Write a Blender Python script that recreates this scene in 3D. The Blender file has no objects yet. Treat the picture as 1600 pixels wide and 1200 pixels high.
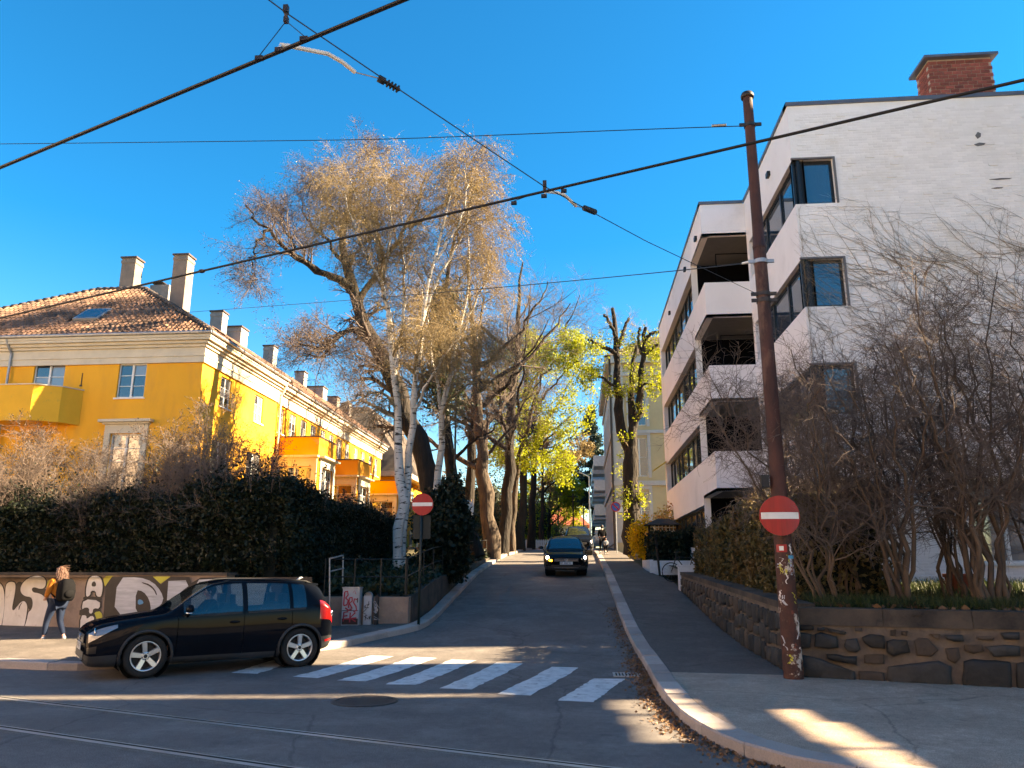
import bpy, math, random
import numpy as np
from mathutils import Vector, Matrix

random.seed(7)
RNG = np.random.default_rng(11)
scene = bpy.context.scene
COL = scene.collection
R = math.radians

# ------------------------------------------------------------------ camera, light, exposure
CAM_H = 1.8
PITCH, YAW, FPX = 13.384, 4.95, 1202.0
cam_data = bpy.data.cameras.new('camera')
cam_data.sensor_width = 36.0
cam_data.lens = FPX / 1600.0 * 36.0
cam_data.clip_start = 0.05
cam_data.clip_end = 3000
cam = bpy.data.objects.new('camera', cam_data)
cam.location = (0, 0, CAM_H)
cam.rotation_euler = (R(90 + PITCH), 0, R(YAW))
COL.objects.link(cam)
scene.camera = cam

SUN_AZ, SUN_EL = 7.0, 30.0          # degrees ahead of +X, elevation
world = bpy.data.worlds.new('World')
scene.world = world
world.use_nodes = True
wn = world.node_tree
wn.nodes.clear()
w_out = wn.nodes.new('ShaderNodeOutputWorld')
w_bg = wn.nodes.new('ShaderNodeBackground')
w_sky = wn.nodes.new('ShaderNodeTexSky')
w_sky.sky_type = 'NISHITA'
w_sky.sun_disc = False
w_sky.sun_elevation = R(SUN_EL)
w_sky.sun_rotation = R(90 - SUN_AZ)
w_sky.air_density = 1.0
w_sky.dust_density = 0.15
w_sky.ozone_density = 2.5
w_hs = wn.nodes.new('ShaderNodeHueSaturation')
w_hs.inputs['Saturation'].default_value = 1.5
wn.links.new(w_sky.outputs[0], w_hs.inputs['Color'])
wn.links.new(w_hs.outputs[0], w_bg.inputs[0])
w_bg.inputs[1].default_value = 0.05
wn.links.new(w_bg.outputs[0], w_out.inputs[0])

sun_d = Vector((math.cos(R(SUN_AZ)) * math.cos(R(SUN_EL)), math.sin(R(SUN_AZ)) * math.cos(R(SUN_EL)), math.sin(R(SUN_EL))))
sl = bpy.data.lights.new('sun', 'SUN')
sl.energy = 5.0
sl.angle = R(0.6)
sl.color = (1.0, 0.87, 0.66)
sun = bpy.data.objects.new('sun', sl)
sun.rotation_euler = sun_d.to_track_quat('Z', 'Y').to_euler()
sun.location = (30, 5, 40)
COL.objects.link(sun)

vs = scene.view_settings
vs.view_transform = 'Standard'
vs.look = 'None'
vs.gamma = 1.0
vs.use_curve_mapping = False
vs.exposure = 2.85
vs.use_white_balance = True
vs.white_balance_temperature = 8300
vs.white_balance_tint = 12
scene.cycles.max_bounces = 8
scene.cycles.use_denoising = True
scene.cycles.caustics_reflective = False
scene.cycles.caustics_refractive = False
scene.cycles.sample_clamp_indirect = 6.0

# ------------------------------------------------------------------ placing helpers
_p, _y = R(PITCH), R(YAW)
FW = np.array([-math.sin(_y) * math.cos(_p), math.cos(_y) * math.cos(_p), math.sin(_p)])
RT = np.array([math.cos(_y), math.sin(_y), 0.0])
UP = np.cross(RT, FW)
EYE = np.array([0, 0, CAM_H])

def ray(px, py):
    return FW * FPX + RT * (px - 800.0) - UP * (py - 600.0)

def at(px, py, Y):
    d = ray(px, py)
    return EYE + d * (Y / d[1])

def on_plane(px, py, A, B):
    """point of the vertical plane through ground points A and B"""
    n = np.array([-(B[1] - A[1]), B[0] - A[0], 0.0])
    d = ray(px, py)
    t = np.dot(np.array([A[0], A[1], 0]) - EYE, n) / np.dot(d, n)
    return EYE + d * t

def zs(y):
    """height of the street, which climbs away from the crossing"""
    return float(np.interp(y, [-500, 14, 17, 20, 25, 33.7, 49.5, 70, 90, 120, 900],
                           [0, 0, .07, .25, .72, 1.5, 2.48, 3.3, 3.8, 4.0, 4.0]))

def zbed(y):
    return float(np.interp(y, [19, 20.4, 23, 26.5, 34, 42, 50, 70, 130], [1.0, 1.0, 1.32, 1.5, 1.85, 2.2, 2.62, 3.42, 4.25]))

def zgl(y):
    return 1.55 + max(0.0, zs(y) - 1.3)

def zgr(y):
    return float(np.interp(y, [10, 13, 27, 45, 70, 130], [1.15, 1.15, 1.58, 2.45, 3.4, 4.15]))

# ------------------------------------------------------------------ mesh helpers
class MB:
    def __init__(self):
        self.v, self.f, self.m = [], [], []
        self.mi = 0

    def add(self, vs_, fs_):
        b = len(self.v)
        self.v.extend([tuple(map(float, p)) for p in vs_])
        for f in fs_:
            self.f.append(tuple(b + i for i in f))
            self.m.append(self.mi)

    def box(self, x0, x1, y0, y1, z0, z1):
        self.add([(x0, y0, z0), (x1, y0, z0), (x1, y1, z0), (x0, y1, z0), (x0, y0, z1), (x1, y0, z1), (x1, y1, z1), (x0, y1, z1)],
                 [(0, 3, 2, 1), (4, 5, 6, 7), (0, 1, 5, 4), (1, 2, 6, 5), (2, 3, 7, 6), (3, 0, 4, 7)])

    def fbox(self, F, u0, u1, n0, n1, z0, z1):
        c = [F.w(u, n, z) for z in (z0, z1) for (u, n) in ((u0, n1), (u1, n1), (u1, n0), (u0, n0))]
        self.add(c, [(0, 3, 2, 1), (4, 5, 6, 7), (0, 1, 5, 4), (1, 2, 6, 5), (2, 3, 7, 6), (3, 0, 4, 7)])

    def poly(self, pts):
        self.add(pts, [tuple(range(len(pts)))])

    def prism(self, pts, off):
        """closed polygon extruded by the vector off (pts face along -off reversed)"""
        n = len(pts)
        off = np.array(off, float)
        a = [np.array(p, float) for p in pts]
        self.add(a + [p + off for p in a],
                 [tuple(range(n))[::-1], tuple(range(n, 2 * n))] + [(i, (i + 1) % n, n + (i + 1) % n, n + i) for i in range(n)])

    def tube(self, pts, r, ns=8, caps=True):
        P = np.array(pts, float)
        rr = np.full(len(P), r, float) if np.isscalar(r) else np.array(r, float)
        T = np.gradient(P, axis=0)
        T /= np.linalg.norm(T, axis=1)[:, None] + 1e-9
        ref = np.array([0, 0, 1.0]) if abs(T[:, 2]).mean() < .8 else np.array([1.0, 0, 0])
        N = np.cross(T, ref)
        N /= np.linalg.norm(N, axis=1)[:, None] + 1e-9
        B = np.cross(T, N)
        b = len(self.v)
        for i in range(len(P)):
            for k in range(ns):
                a = 2 * math.pi * k / ns
                q = P[i] + rr[i] * (math.cos(a) * N[i] + math.sin(a) * B[i])
                self.v.append((float(q[0]), float(q[1]), float(q[2])))
        for i in range(len(P) - 1):
            for k in range(ns):
                k2 = (k + 1) % ns
                self.f.append((b + i * ns + k, b + (i + 1) * ns + k, b + (i + 1) * ns + k2, b + i * ns + k2))
                self.m.append(self.mi)
        if caps:
            self.f.append(tuple(b + k for k in range(ns)))
            self.m.append(self.mi)
            self.f.append(tuple(b + (len(P) - 1) * ns + k for k in range(ns))[::-1])
            self.m.append(self.mi)

    def cyl(self, c, r, axis, h, ns=24, r2=None):
        a = np.array(axis, float)
        a /= np.linalg.norm(a)
        c = np.array(c, float)
        self.tube([c, c + a * h], [r, r if r2 is None else r2], ns)

    def lathe(self, c, axis, prof, ns=24):
        """prof: list of (distance along axis, radius)"""
        a = np.array(axis, float)
        a /= np.linalg.norm(a)
        ref = np.array([0, 0, 1.0]) if abs(a[2]) < .8 else np.array([1.0, 0, 0])
        n = np.cross(a, ref)
        n /= np.linalg.norm(n)
        b_ = np.cross(a, n)
        base = len(self.v)
        c = np.array(c, float)
        for (d, r) in prof:
            for k in range(ns):
                t = 2 * math.pi * k / ns
                q = c + a * d + r * (math.cos(t) * n + math.sin(t) * b_)
                self.v.append((float(q[0]), float(q[1]), float(q[2])))
        for i in range(len(prof) - 1):
            for k in range(ns):
                k2 = (k + 1) % ns
                self.f.append((base + i * ns + k, base + (i + 1) * ns + k, base + (i + 1) * ns + k2, base + i * ns + k2))
                self.m.append(self.mi)

    def ball(self, c, r, ns=12, nr=8, sc=(1, 1, 1)):
        base = len(self.v)
        for i in range(nr + 1):
            ph = math.pi * i / nr
            for k in range(ns):
                t = 2 * math.pi * k / ns
                self.v.append((c[0] + r * sc[0] * math.sin(ph) * math.cos(t), c[1] + r * sc[1] * math.sin(ph) * math.sin(t), c[2] + r * sc[2] * math.cos(ph)))
        for i in range(nr):
            for k in range(ns):
                k2 = (k + 1) % ns
                self.f.append((base + i * ns + k, base + (i + 1) * ns + k, base + (i + 1) * ns + k2, base + i * ns + k2))
                self.m.append(self.mi)

    def mesh(self, name, smooth=False):
        me = bpy.data.meshes.new(name)
        me.from_pydata(self.v, [], self.f)
        if self.m and max(self.m) > 0:
            me.polygons.foreach_set('material_index', self.m)
        if smooth:
            me.polygons.foreach_set('use_smooth', [True] * len(me.polygons))
        me.update()
        return me

class Fr:
    """facade frame: P0 bottom left and P1 bottom right as seen from outside"""
    def __init__(self, P0, P1):
        self.P0 = np.array(P0, float)
        d = np.array(P1, float) - self.P0
        d[2] = 0
        self.W = float(np.linalg.norm(d))
        self.U = d / self.W
        self.N = np.array([self.U[1], -self.U[0], 0.0])

    def w(self, u, n, z):
        q = self.P0 + self.U * u + self.N * n
        return (q[0], q[1], self.P0[2] + z)

def mesh_np(name, V, Q, smooth=False, uvz=None):
    me = bpy.data.meshes.new(name)
    V = np.ascontiguousarray(V, np.float32).reshape(-1, 3)
    Q = np.ascontiguousarray(Q, np.int32)
    k = Q.shape[1]
    me.vertices.add(len(V))
    me.vertices.foreach_set('co', V.ravel())
    me.loops.add(Q.size)
    me.loops.foreach_set('vertex_index', Q.ravel())
    me.polygons.add(len(Q))
    me.polygons.foreach_set('loop_start', np.arange(0, Q.size, k, dtype=np.int32))
    me.polygons.foreach_set('loop_total', np.full(len(Q), k, np.int32))
    if smooth:
        me.polygons.foreach_set('use_smooth', np.ones(len(Q), bool))
    me.update(calc_edges=True)
    me.validate()
    return me

def tag(o, label=None, cat=None, group=None, kind=None):
    if label: o['label'] = label
    if cat: o['category'] = cat
    if group: o['group'] = group
    if kind: o['kind'] = kind
    return o

def obj(name, me, mat=None, parent=None):
    """one mesh object; me in world coordinates, whatever its parent"""
    if isinstance(me, MB):
        me = me.mesh(name)
    o = bpy.data.objects.new(name, me)
    if mat is not None:
        for m in (mat if isinstance(mat, (list, tuple)) else [mat]):
            if me.materials.find(m.name) < 0 or isinstance(mat, (list, tuple)):
                me.materials.append(m)
    COL.objects.link(o)
    if parent is not None:
        o.parent = parent
        if parent.type == 'EMPTY' and 'base' in parent:
            o.location = -Vector(parent['base'])
    return o

def sobj(name, mb, mat=None, parent=None):
    return obj(name, mb.mesh(name, True), mat, parent)

def thing(name, loc, label, cat, group=None):
    o = bpy.data.objects.new(name, None)
    o.location = loc
    o['base'] = [float(c) for c in loc]
    o.empty_display_size = .2
    COL.objects.link(o)
    return tag(o, label, cat, group)

def solo(name, me, mat, label, cat, group=None):
    return tag(obj(name, me, mat), label, cat, group)

def structure(name, me, mat):
    return tag(obj(name, me, mat), kind='structure')

def copy_tree(o, parent=None):
    c = o.copy()
    COL.objects.link(c)
    c.parent = parent
    for ch in list(o.children):
        copy_tree(ch, c)
    return c

def finish_bases():
    for o in scene.objects:
        if 'base' in o:
            del o['base']

# ------------------------------------------------------------------ materials
def pm(name, c1, c2=None, rough=.8, scale=4.0, detail=6.0, bump=0.0, bscale=40.0, metal=0.0, spec=.4, coat=0.0,
       island=0.0, objrand=0.0, stretch=(1, 1, 1), rvar=0.0, lo=.35, hi=.65, c3=None, scale3=1.2, lo3=.5, hi3=.7, bdist=.02):
    m = bpy.data.materials.new(name)
    m.use_nodes = True
    nt = m.node_tree
    n, l = nt.nodes, nt.links
    bs = n['Principled BSDF']
    bs.inputs['Roughness'].default_value = rough
    bs.inputs['Metallic'].default_value = metal
    bs.inputs['Specular IOR Level'].default_value = spec
    if coat:
        bs.inputs['Coat Weight'].default_value = coat
        bs.inputs['Coat Roughness'].default_value = .03
    tc = n.new('ShaderNodeTexCoord')
    mp = n.new('ShaderNodeMapping')
    mp.inputs['Scale'].default_value = stretch
    l.new(tc.outputs['Object'], mp.inputs[0])
    col = None
    c2 = c2 or tuple(x * .8 for x in c1)
    nz = n.new('ShaderNodeTexNoise')
    nz.inputs['Scale'].default_value = scale
    nz.inputs['Detail'].default_value = detail
    nz.inputs['Roughness'].default_value = .65
    l.new(mp.outputs[0], nz.inputs['Vector'])
    rp = n.new('ShaderNodeMapRange')
    rp.inputs['From Min'].default_value = lo
    rp.inputs['From Max'].default_value = hi
    l.new(nz.outputs['Fac'], rp.inputs['Value'])
    mx = n.new('ShaderNodeMix')
    mx.data_type = 'RGBA'
    mx.inputs['A'].default_value = (*c1, 1)
    mx.inputs['B'].default_value = (*c2, 1)
    l.new(rp.outputs[0], mx.inputs['Factor'])
    col = mx.outputs['Result']
    if c3:
        n3 = n.new('ShaderNodeTexNoise')
        n3.inputs['Scale'].default_value = scale3
        n3.inputs['Detail'].default_value = 8
        n3.inputs['Roughness'].default_value = .7
        l.new(mp.outputs[0], n3.inputs['Vector'])
        r3 = n.new('ShaderNodeMapRange')
        r3.inputs['From Min'].default_value = lo3
        r3.inputs['From Max'].default_value = hi3
        l.new(n3.outputs['Fac'], r3.inputs['Value'])
        m3 = n.new('ShaderNodeMix')
        m3.data_type = 'RGBA'
        l.new(col, m3.inputs['A'])
        m3.inputs['B'].default_value = (*c3, 1)
        l.new(r3.outputs[0], m3.inputs['Factor'])
        col = m3.outputs['Result']
    for amt, src in ((island, 'island'), (objrand, 'obj')):
        if amt:
            if src == 'island':
                g = n.new('ShaderNodeNewGeometry')
                o_ = g.outputs['Random Per Island']
            else:
                g = n.new('ShaderNodeObjectInfo')
                o_ = g.outputs['Random']
            r = n.new('ShaderNodeMapRange')
            r.inputs['To Min'].default_value = 1 - amt
            r.inputs['To Max'].default_value = 1 + amt
            l.new(o_, r.inputs['Value'])
            hs = n.new('ShaderNodeHueSaturation')
            l.new(col, hs.inputs['Color'])
            l.new(r.outputs[0], hs.inputs['Value'])
            col = hs.outputs[0]
    l.new(col, bs.inputs['Base Color'])
    if rvar:
        rr = n.new('ShaderNodeMapRange')
        rr.inputs['To Min'].default_value = max(0, rough - rvar)
        rr.inputs['To Max'].default_value = min(1, rough + rvar)
        l.new(nz.outputs['Fac'], rr.inputs['Value'])
        l.new(rr.outputs[0], bs.inputs['Roughness'])
    if bump:
        nb = n.new('ShaderNodeTexNoise')
        nb.inputs['Scale'].default_value = bscale
        nb.inputs['Detail'].default_value = 5
        l.new(mp.outputs[0], nb.inputs['Vector'])
        bp = n.new('ShaderNodeBump')
        bp.inputs['Strength'].default_value = bump
        bp.inputs['Distance'].default_value = bdist
        l.new(nb.outputs['Fac'], bp.inputs['Height'])
        l.new(bp.outputs[0], bs.inputs['Normal'])
    return m

def leaf_mat(name, c1, c2, trans=.35):
    m = pm(name, c1, c2, rough=.55, scale=1.3, island=.35, lo=.4, hi=.6, spec=.3)
    nt = m.node_tree
    n, l = nt.nodes, nt.links
    bs = n['Principled BSDF']
    tr = n.new('ShaderNodeBsdfTranslucent')
    src = bs.inputs['Base Color'].links[0].from_socket
    l.new(src, tr.inputs['Color'])
    mx = n.new('ShaderNodeMixShader')
    mx.inputs[0].default_value = trans
    l.new(bs.outputs[0], mx.inputs[1])
    l.new(tr.outputs[0], mx.inputs[2])
    l.new(mx.outputs[0], n['Material Output'].inputs[0])
    return m

def glass_mat(name, tint=(.02, .025, .03), see=0.0, rough=.02):
    m = bpy.data.materials.new(name)
    m.use_nodes = True
    nt = m.node_tree
    n, l = nt.nodes, nt.links
    bs = n['Principled BSDF']
    bs.inputs['Base Color'].default_value = (*tint, 1)
    bs.inputs['Roughness'].default_value = rough
    bs.inputs['Specular IOR Level'].default_value = 1.0
    bs.inputs['IOR'].default_value = 1.75
    # slightly wavy pane
    tc = n.new('ShaderNodeTexCoord')
    nz = n.new('ShaderNodeTexNoise')
    nz.inputs['Scale'].default_value = 1.6
    nz.inputs['Detail'].default_value = 1
    l.new(tc.outputs['Object'], nz.inputs['Vector'])
    bp = n.new('ShaderNodeBump')
    bp.inputs['Strength'].default_value = .05
    bp.inputs['Distance'].default_value = .05
    l.new(nz.outputs['Fac'], bp.inputs['Height'])
    l.new(bp.outputs[0], bs.inputs['Normal'])
    if see:
        t = n.new('ShaderNodeBsdfTransparent')
        t.inputs[0].default_value = (.62, .72, .72, 1)
        mx = n.new('ShaderNodeMixShader')
        mx.inputs[0].default_value = see
        l.new(bs.outputs[0], mx.inputs[1])
        l.new(t.outputs[0], mx.inputs[2])
        l.new(mx.outputs[0], n['Material Output'].inputs[0])
    return m

def emit_mat(name, c, s):
    m = bpy.data.materials.new(name)
    m.use_nodes = True
    bs = m.node_tree.nodes['Principled BSDF']
    bs.inputs['Base Color'].default_value = (*c, 1)
    bs.inputs['Emission Color'].default_value = (*c, 1)
    bs.inputs['Emission Strength'].default_value = s
    return m

def bark_birch():
    m = pm('birch_bark', (.62, .58, .52), (.42, .38, .33), rough=.8, scale=3, bump=.3, bscale=14, stretch=(1, 1, .6))
    nt = m.node_tree
    n, l = nt.nodes, nt.links
    bs = n['Principled BSDF']
    tc = n.new('ShaderNodeTexCoord')
    mp = n.new('ShaderNodeMapping')
    mp.inputs['Scale'].default_value = (1.3, 1.3, 5.5)
    l.new(tc.outputs['Object'], mp.inputs[0])
    nz = n.new('ShaderNodeTexNoise')
    nz.inputs['Scale'].default_value = 2.4
    nz.inputs['Detail'].default_value = 5
    nz.inputs['Roughness'].default_value = .6
    l.new(mp.outputs[0], nz.inputs['Vector'])
    r = n.new('ShaderNodeMapRange')
    r.inputs['From Min'].default_value = .56
    r.inputs['From Max'].default_value = .62
    l.new(nz.outputs['Fac'], r.inputs['Value'])
    mx = n.new('ShaderNodeMix')
    mx.data_type = 'RGBA'
    mx.inputs['B'].default_value = (.018, .016, .014, 1)
    l.new(bs.inputs['Base Color'].links[0].from_socket, mx.inputs['A'])
    l.new(r.outputs[0], mx.inputs['Factor'])
    l.new(mx.outputs['Result'], bs.inputs['Base Color'])
    return m

def asphalt(name, base, light, seed=0.0, crack=True):
    """asphalt: speckled aggregate, worn pale patches, dark sealed cracks"""
    m = pm(name, base, tuple(x * .72 for x in base), rough=.82, scale=.55, detail=8, c3=light, scale3=.9, lo3=.48, hi3=.74, spec=.35)
    nt = m.node_tree
    n, l = nt.nodes, nt.links
    bs = n['Principled BSDF']
    tc = n.new('ShaderNodeTexCoord')
    col = bs.inputs['Base Color'].links[0].from_socket
    sp = n.new('ShaderNodeTexNoise')
    sp.inputs['Scale'].default_value = 95
    sp.inputs['Detail'].default_value = 3
    l.new(tc.outputs['Object'], sp.inputs['Vector'])
    r = n.new('ShaderNodeMapRange')
    r.inputs['From Min'].default_value = .38
    r.inputs['From Max'].default_value = .68
    r.inputs['To Min'].default_value = .6
    r.inputs['To Max'].default_value = 1.6
    l.new(sp.outputs['Fac'], r.inputs['Value'])
    hs = n.new('ShaderNodeHueSaturation')
    l.new(col, hs.inputs['Color'])
    l.new(r.outputs[0], hs.inputs['Value'])
    col = hs.outputs[0]
    for sc_, lo_, hi_, a_, b_ in ((9.0, .35, .65, .86, 1.16), (1.7, .6, .72, 1.0, .72), (38.0, .3, .7, .84, 1.2)):
        nn = n.new('ShaderNodeTexNoise')
        nn.inputs['Scale'].default_value = sc_
        nn.inputs['Detail'].default_value = 6
        nn.inputs['Roughness'].default_value = .7
        l.new(tc.outputs['Object'], nn.inputs['Vector'])
        rn = n.new('ShaderNodeMapRange')
        rn.inputs['From Min'].default_value = lo_
        rn.inputs['From Max'].default_value = hi_
        rn.inputs['To Min'].default_value = a_
        rn.inputs['To Max'].default_value = b_
        l.new(nn.outputs['Fac'], rn.inputs['Value'])
        hn = n.new('ShaderNodeHueSaturation')
        l.new(col, hn.inputs['Color'])
        l.new(rn.outputs[0], hn.inputs['Value'])
        col = hn.outputs[0]
    if crack:
        vo = n.new('ShaderNodeTexVoronoi')
        vo.feature = 'DISTANCE_TO_EDGE'
        vo.inputs['Scale'].default_value = .33
        wz = n.new('ShaderNodeTexNoise')
        wz.inputs['Scale'].default_value = 1.4
        wz.inputs['Detail'].default_value = 6
        l.new(tc.outputs['Object'], wz.inputs['Vector'])
        mxv = n.new('ShaderNodeMix')
        mxv.data_type = 'VECTOR'
        mxv.inputs['Factor'].default_value = .28
        l.new(tc.outputs['Object'], mxv.inputs['A'])
        l.new(wz.outputs['Color'], mxv.inputs['B'])
        l.new(mxv.outputs['Result'], vo.inputs['Vector'])
        rc = n.new('ShaderNodeMapRange')
        rc.inputs['From Min'].default_value = .001
        rc.inputs['From Max'].default_value = .006
        rc.inputs['To Min'].default_value = .68
        l.new(vo.outputs['Distance'], rc.inputs['Value'])
        h2 = n.new('ShaderNodeHueSaturation')
        l.new(col, h2.inputs['Color'])
        l.new(rc.outputs[0], h2.inputs['Value'])
        col = h2.outputs[0]
    l.new(col, bs.inputs['Base Color'])
    bp = n.new('ShaderNodeBump')
    bp.inputs['Strength'].default_value = .35
    bp.inputs['Distance'].default_value = .006
    l.new(sp.outputs['Fac'], bp.inputs['Height'])
    l.new(bp.outputs[0], bs.inputs['Normal'])
    return m

M = {}
M['asphalt'] = asphalt('asphalt_road', (.135, .118, .108), (.19, .17, .155))
M['asphalt2'] = asphalt('asphalt_pavement', (.11, .092, .08), (.15, .128, .112))
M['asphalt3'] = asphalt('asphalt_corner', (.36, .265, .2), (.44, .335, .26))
M['paint'] = pm('road_paint', (.62, .62, .6), (.4, .4, .39), rough=.75, scale=5, detail=10, lo=.42, hi=.72, bump=.2, bscale=90, c3=(.14, .13, .125), scale3=6, lo3=.56, hi3=.68)
M['granite'] = pm('granite_kerb', (.4, .33, .29), (.3, .26, .235), rough=.75, scale=60, detail=4, bump=.35, bscale=70, objrand=.22, c3=(.2, .18, .17), scale3=2, lo3=.5, hi3=.8)
M['iron'] = pm('cast_iron', (.045, .04, .04), (.08, .06, .05), rough=.5, metal=.7, scale=20, bump=.2, bscale=60)
M['rail'] = pm('rail_steel', (.6, .57, .53), (.34, .3, .27), rough=.35, metal=.45, scale=3, stretch=(.3, .3, .3))
M['groove'] = pm('rail_groove', (.012, .012, .012), rough=.9)
M['earth'] = pm('earth', (.055, .045, .032), (.035, .04, .02), rough=.95, scale=2.5, bump=.8, bscale=12, bdist=.08)
M['lawn'] = pm('lawn_ground', (.06, .065, .025), (.1, .08, .045), rough=.95, scale=1.5, bump=.8, bscale=14, bdist=.08)
M['yellow'] = pm('yellow_plaster', (.88, .42, .035), (.8, .37, .03), rough=.85, scale=.8, bump=.15, bscale=25, c3=(.72, .34, .05), scale3=1.3, lo3=.52, hi3=.8, stretch=(1, 1, .3))
M['ochre'] = pm('orange_plaster', (.8, .34, .025), (.72, .29, .022), rough=.85, scale=.8, bump=.15, bscale=25)
M['balcony_y'] = pm('balcony_plaster', (.88, .46, .04), (.8, .41, .035), rough=.85, scale=1.2, bump=.12, bscale=25, c3=(.4, .27, .08), scale3=3, lo3=.6, hi3=.85)
M['cream'] = pm('cream_trim', (.66, .58, .45), (.56, .49, .38), rough=.75, scale=1.5, bump=.08, bscale=20, c3=(.42, .36, .28), scale3=2.5, lo3=.6, hi3=.85)
M['wpaint'] = pm('white_window_paint', (.74, .74, .72), (.66, .66, .63), rough=.5, scale=3)
M['tile'] = pm('roof_tile', (.26, .14, .09), (.17, .095, .065), rough=.85, scale=1.2, island=.4, c3=(.05, .04, .035), scale3=.7, lo3=.45, hi3=.68, bump=.2, bscale=20)
M['tiledark'] = pm('dark_ridge_tile', (.06, .05, .05), (.1, .075, .065), rough=.85, scale=3, island=.3, bump=.2, bscale=25)
M['zinc'] = pm('zinc', (.42, .43, .45), (.3, .31, .33), rough=.5, metal=.6, scale=4)
M['chim'] = pm('chimney_render', (.25, .2, .165), (.18, .15, .13), rough=.9, scale=2.2, bump=.35, bscale=12, c3=(.2, .17, .15), scale3=1.5)
M['chimg'] = pm('chimney_grey', (.3, .295, .29), (.22, .22, .22), rough=.9, scale=2.2, bump=.3, bscale=12)
M['white'] = pm('white_render', (.84, .79, .79), (.79, .74, .74), rough=.85, scale=.7, bump=.1, bscale=18, c3=(.56, .52, .51), scale3=.55, lo3=.55, hi3=.9)
M['wbrick'] = pm('white_painted_brick', (.86, .82, .8), (.8, .76, .73), rough=.85, scale=.9, bump=.35, bscale=14, island=.05, c3=(.66, .58, .48), scale3=.35, lo3=.56, hi3=.86)
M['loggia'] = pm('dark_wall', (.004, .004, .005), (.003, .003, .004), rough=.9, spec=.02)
M['soffit'] = pm('grey_soffit', (.15, .145, .15), (.13, .127, .132), rough=.85)
M['black'] = pm('black_frame', (.012, .012, .014), rough=.4)
M['flash'] = pm('roof_flashing', (.10, .11, .14), (.13, .14, .16), rough=.5, metal=.3)
M['brick'] = pm('red_brick', (.3, .075, .05), (.2, .055, .042), rough=.9, scale=9, objrand=.3, bump=.4, bscale=30)
M['mortar'] = pm('pale_mortar', (.42, .33, .27), (.33, .26, .21), rough=.95, scale=8, bump=.3, bscale=40)
M['glass'] = glass_mat('window_glass', (.025, .028, .032))
M['glassb'] = glass_mat('blue_window_glass', (.03, .05, .075), rough=.01)
M['glassc'] = glass_mat('curtained_glass', (.2, .2, .2), rough=.03)
M['stone'] = pm('wall_stone_dark', (.032, .032, .031), (.017, .018, .018), rough=.7, scale=5, bump=.6, bscale=9, objrand=.45, bdist=.03, c3=(.05, .044, .037), scale3=2.5, lo3=.58, hi3=.8)
M['stoneb'] = pm('wall_stone_brown', (.07, .05, .036), (.045, .034, .026), rough=.8, scale=5, bump=.6, bscale=9, objrand=.25, bdist=.03)
M['wallmortar'] = pm('wall_mortar', (.155, .122, .095), (.09, .072, .058), rough=.95, scale=3, bump=.7, bscale=16, c3=(.07, .06, .05), scale3=1.3, lo3=.52, hi3=.75)
M['coping'] = pm('coping_concrete', (.085, .066, .05), (.05, .041, .034), rough=.9, scale=2.2, bump=.5, bscale=20, c3=(.022, .02, .018), scale3=.9, lo3=.45, hi3=.62, objrand=.2)
M['lwall'] = pm('plastered_wall', (.32, .23, .175), (.23, .165, .128), rough=.9, scale=2.0, bump=.5, bscale=14, c3=(.16, .12, .095), scale3=1.6, lo3=.55, hi3=.75)
M['gwhite'] = pm('white_spray_paint', (.8, .74, .68), (.64, .57, .51), rough=.7, scale=2.2, c3=(.33, .25, .19), scale3=3.2, lo3=.6, hi3=.7, stretch=(1, 1, .7))
M['gsilver'] = pm('silver_spray_paint', (.52, .53, .56), (.36, .37, .4), rough=.45, scale=5, stretch=(.3, 1, 3), c3=(.2, .2, .21), scale3=4, lo3=.58, hi3=.75)
M['gblack'] = pm('black_spray_paint', (.016, .012, .012), (.03, .022, .02), rough=.6, scale=4)
M['gyellow'] = pm('yellow_spray_paint', (.55, .5, .06), (.45, .38, .05), rough=.6, scale=4)
M['gblue'] = pm('blue_spray_paint', (.08, .28, .5), rough=.6)
M['gred'] = pm('red_spray_paint', (.5, .035, .05), (.4, .03, .045), rough=.5, scale=6)
M['rust'] = pm('rusty_steel', (.095, .034, .024), (.035, .015, .012), rough=.75, scale=2.5, stretch=(1, 1, .35), bump=.4, bscale=24, c3=(.2, .11, .075), scale3=2.6, lo3=.54, hi3=.75)
M['peel'] = pm('peeling_paint', (.09, .03, .018), (.05, .02, .014), rough=.7, scale=5, bump=.5, bscale=30, c3=(.55, .45, .36), scale3=3.2, lo3=.57, hi3=.61)
M['steel'] = pm('galvanised', (.4, .41, .42), (.3, .31, .32), rough=.45, metal=.6, scale=8)
M['alu'] = pm('aluminium', (.8, .77, .7), (.7, .68, .62), rough=.5, scale=6)
M['wire'] = pm('wire', (.018, .018, .02), rough=.5)
M['sred'] = pm('sign_red', (.42, .006, .012), (.3, .005, .01), rough=.35, scale=5, stretch=(3, 1, .2))
M['swhite'] = pm('sign_white', (.75, .74, .7), (.6, .58, .5), rough=.4, scale=7, lo=.5, hi=.8)
M['sblue'] = pm('sign_blue', (.02, .09, .4), rough=.35)
M['sgreen'] = pm('sign_back_green', (.004, .01, .01), (.006, .013, .013), rough=.6)
M['pgreen'] = pm('green_pole_paint', (.012, .02, .018), rough=.5)
M['cabinet'] = pm('cabinet_grey', (.42, .42, .43), (.33, .33, .34), rough=.6, scale=3, c3=(.2, .2, .2), scale3=5, lo3=.6, hi3=.7)
M['railblack'] = pm('black_railing', (.01, .012, .012), rough=.5)
M['bark'] = pm('dark_bark', (.03, .022, .017), (.014, .011, .009), rough=.95, scale=5, stretch=(1, 1, .25), bump=1.0, bscale=6, bdist=.16)
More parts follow.
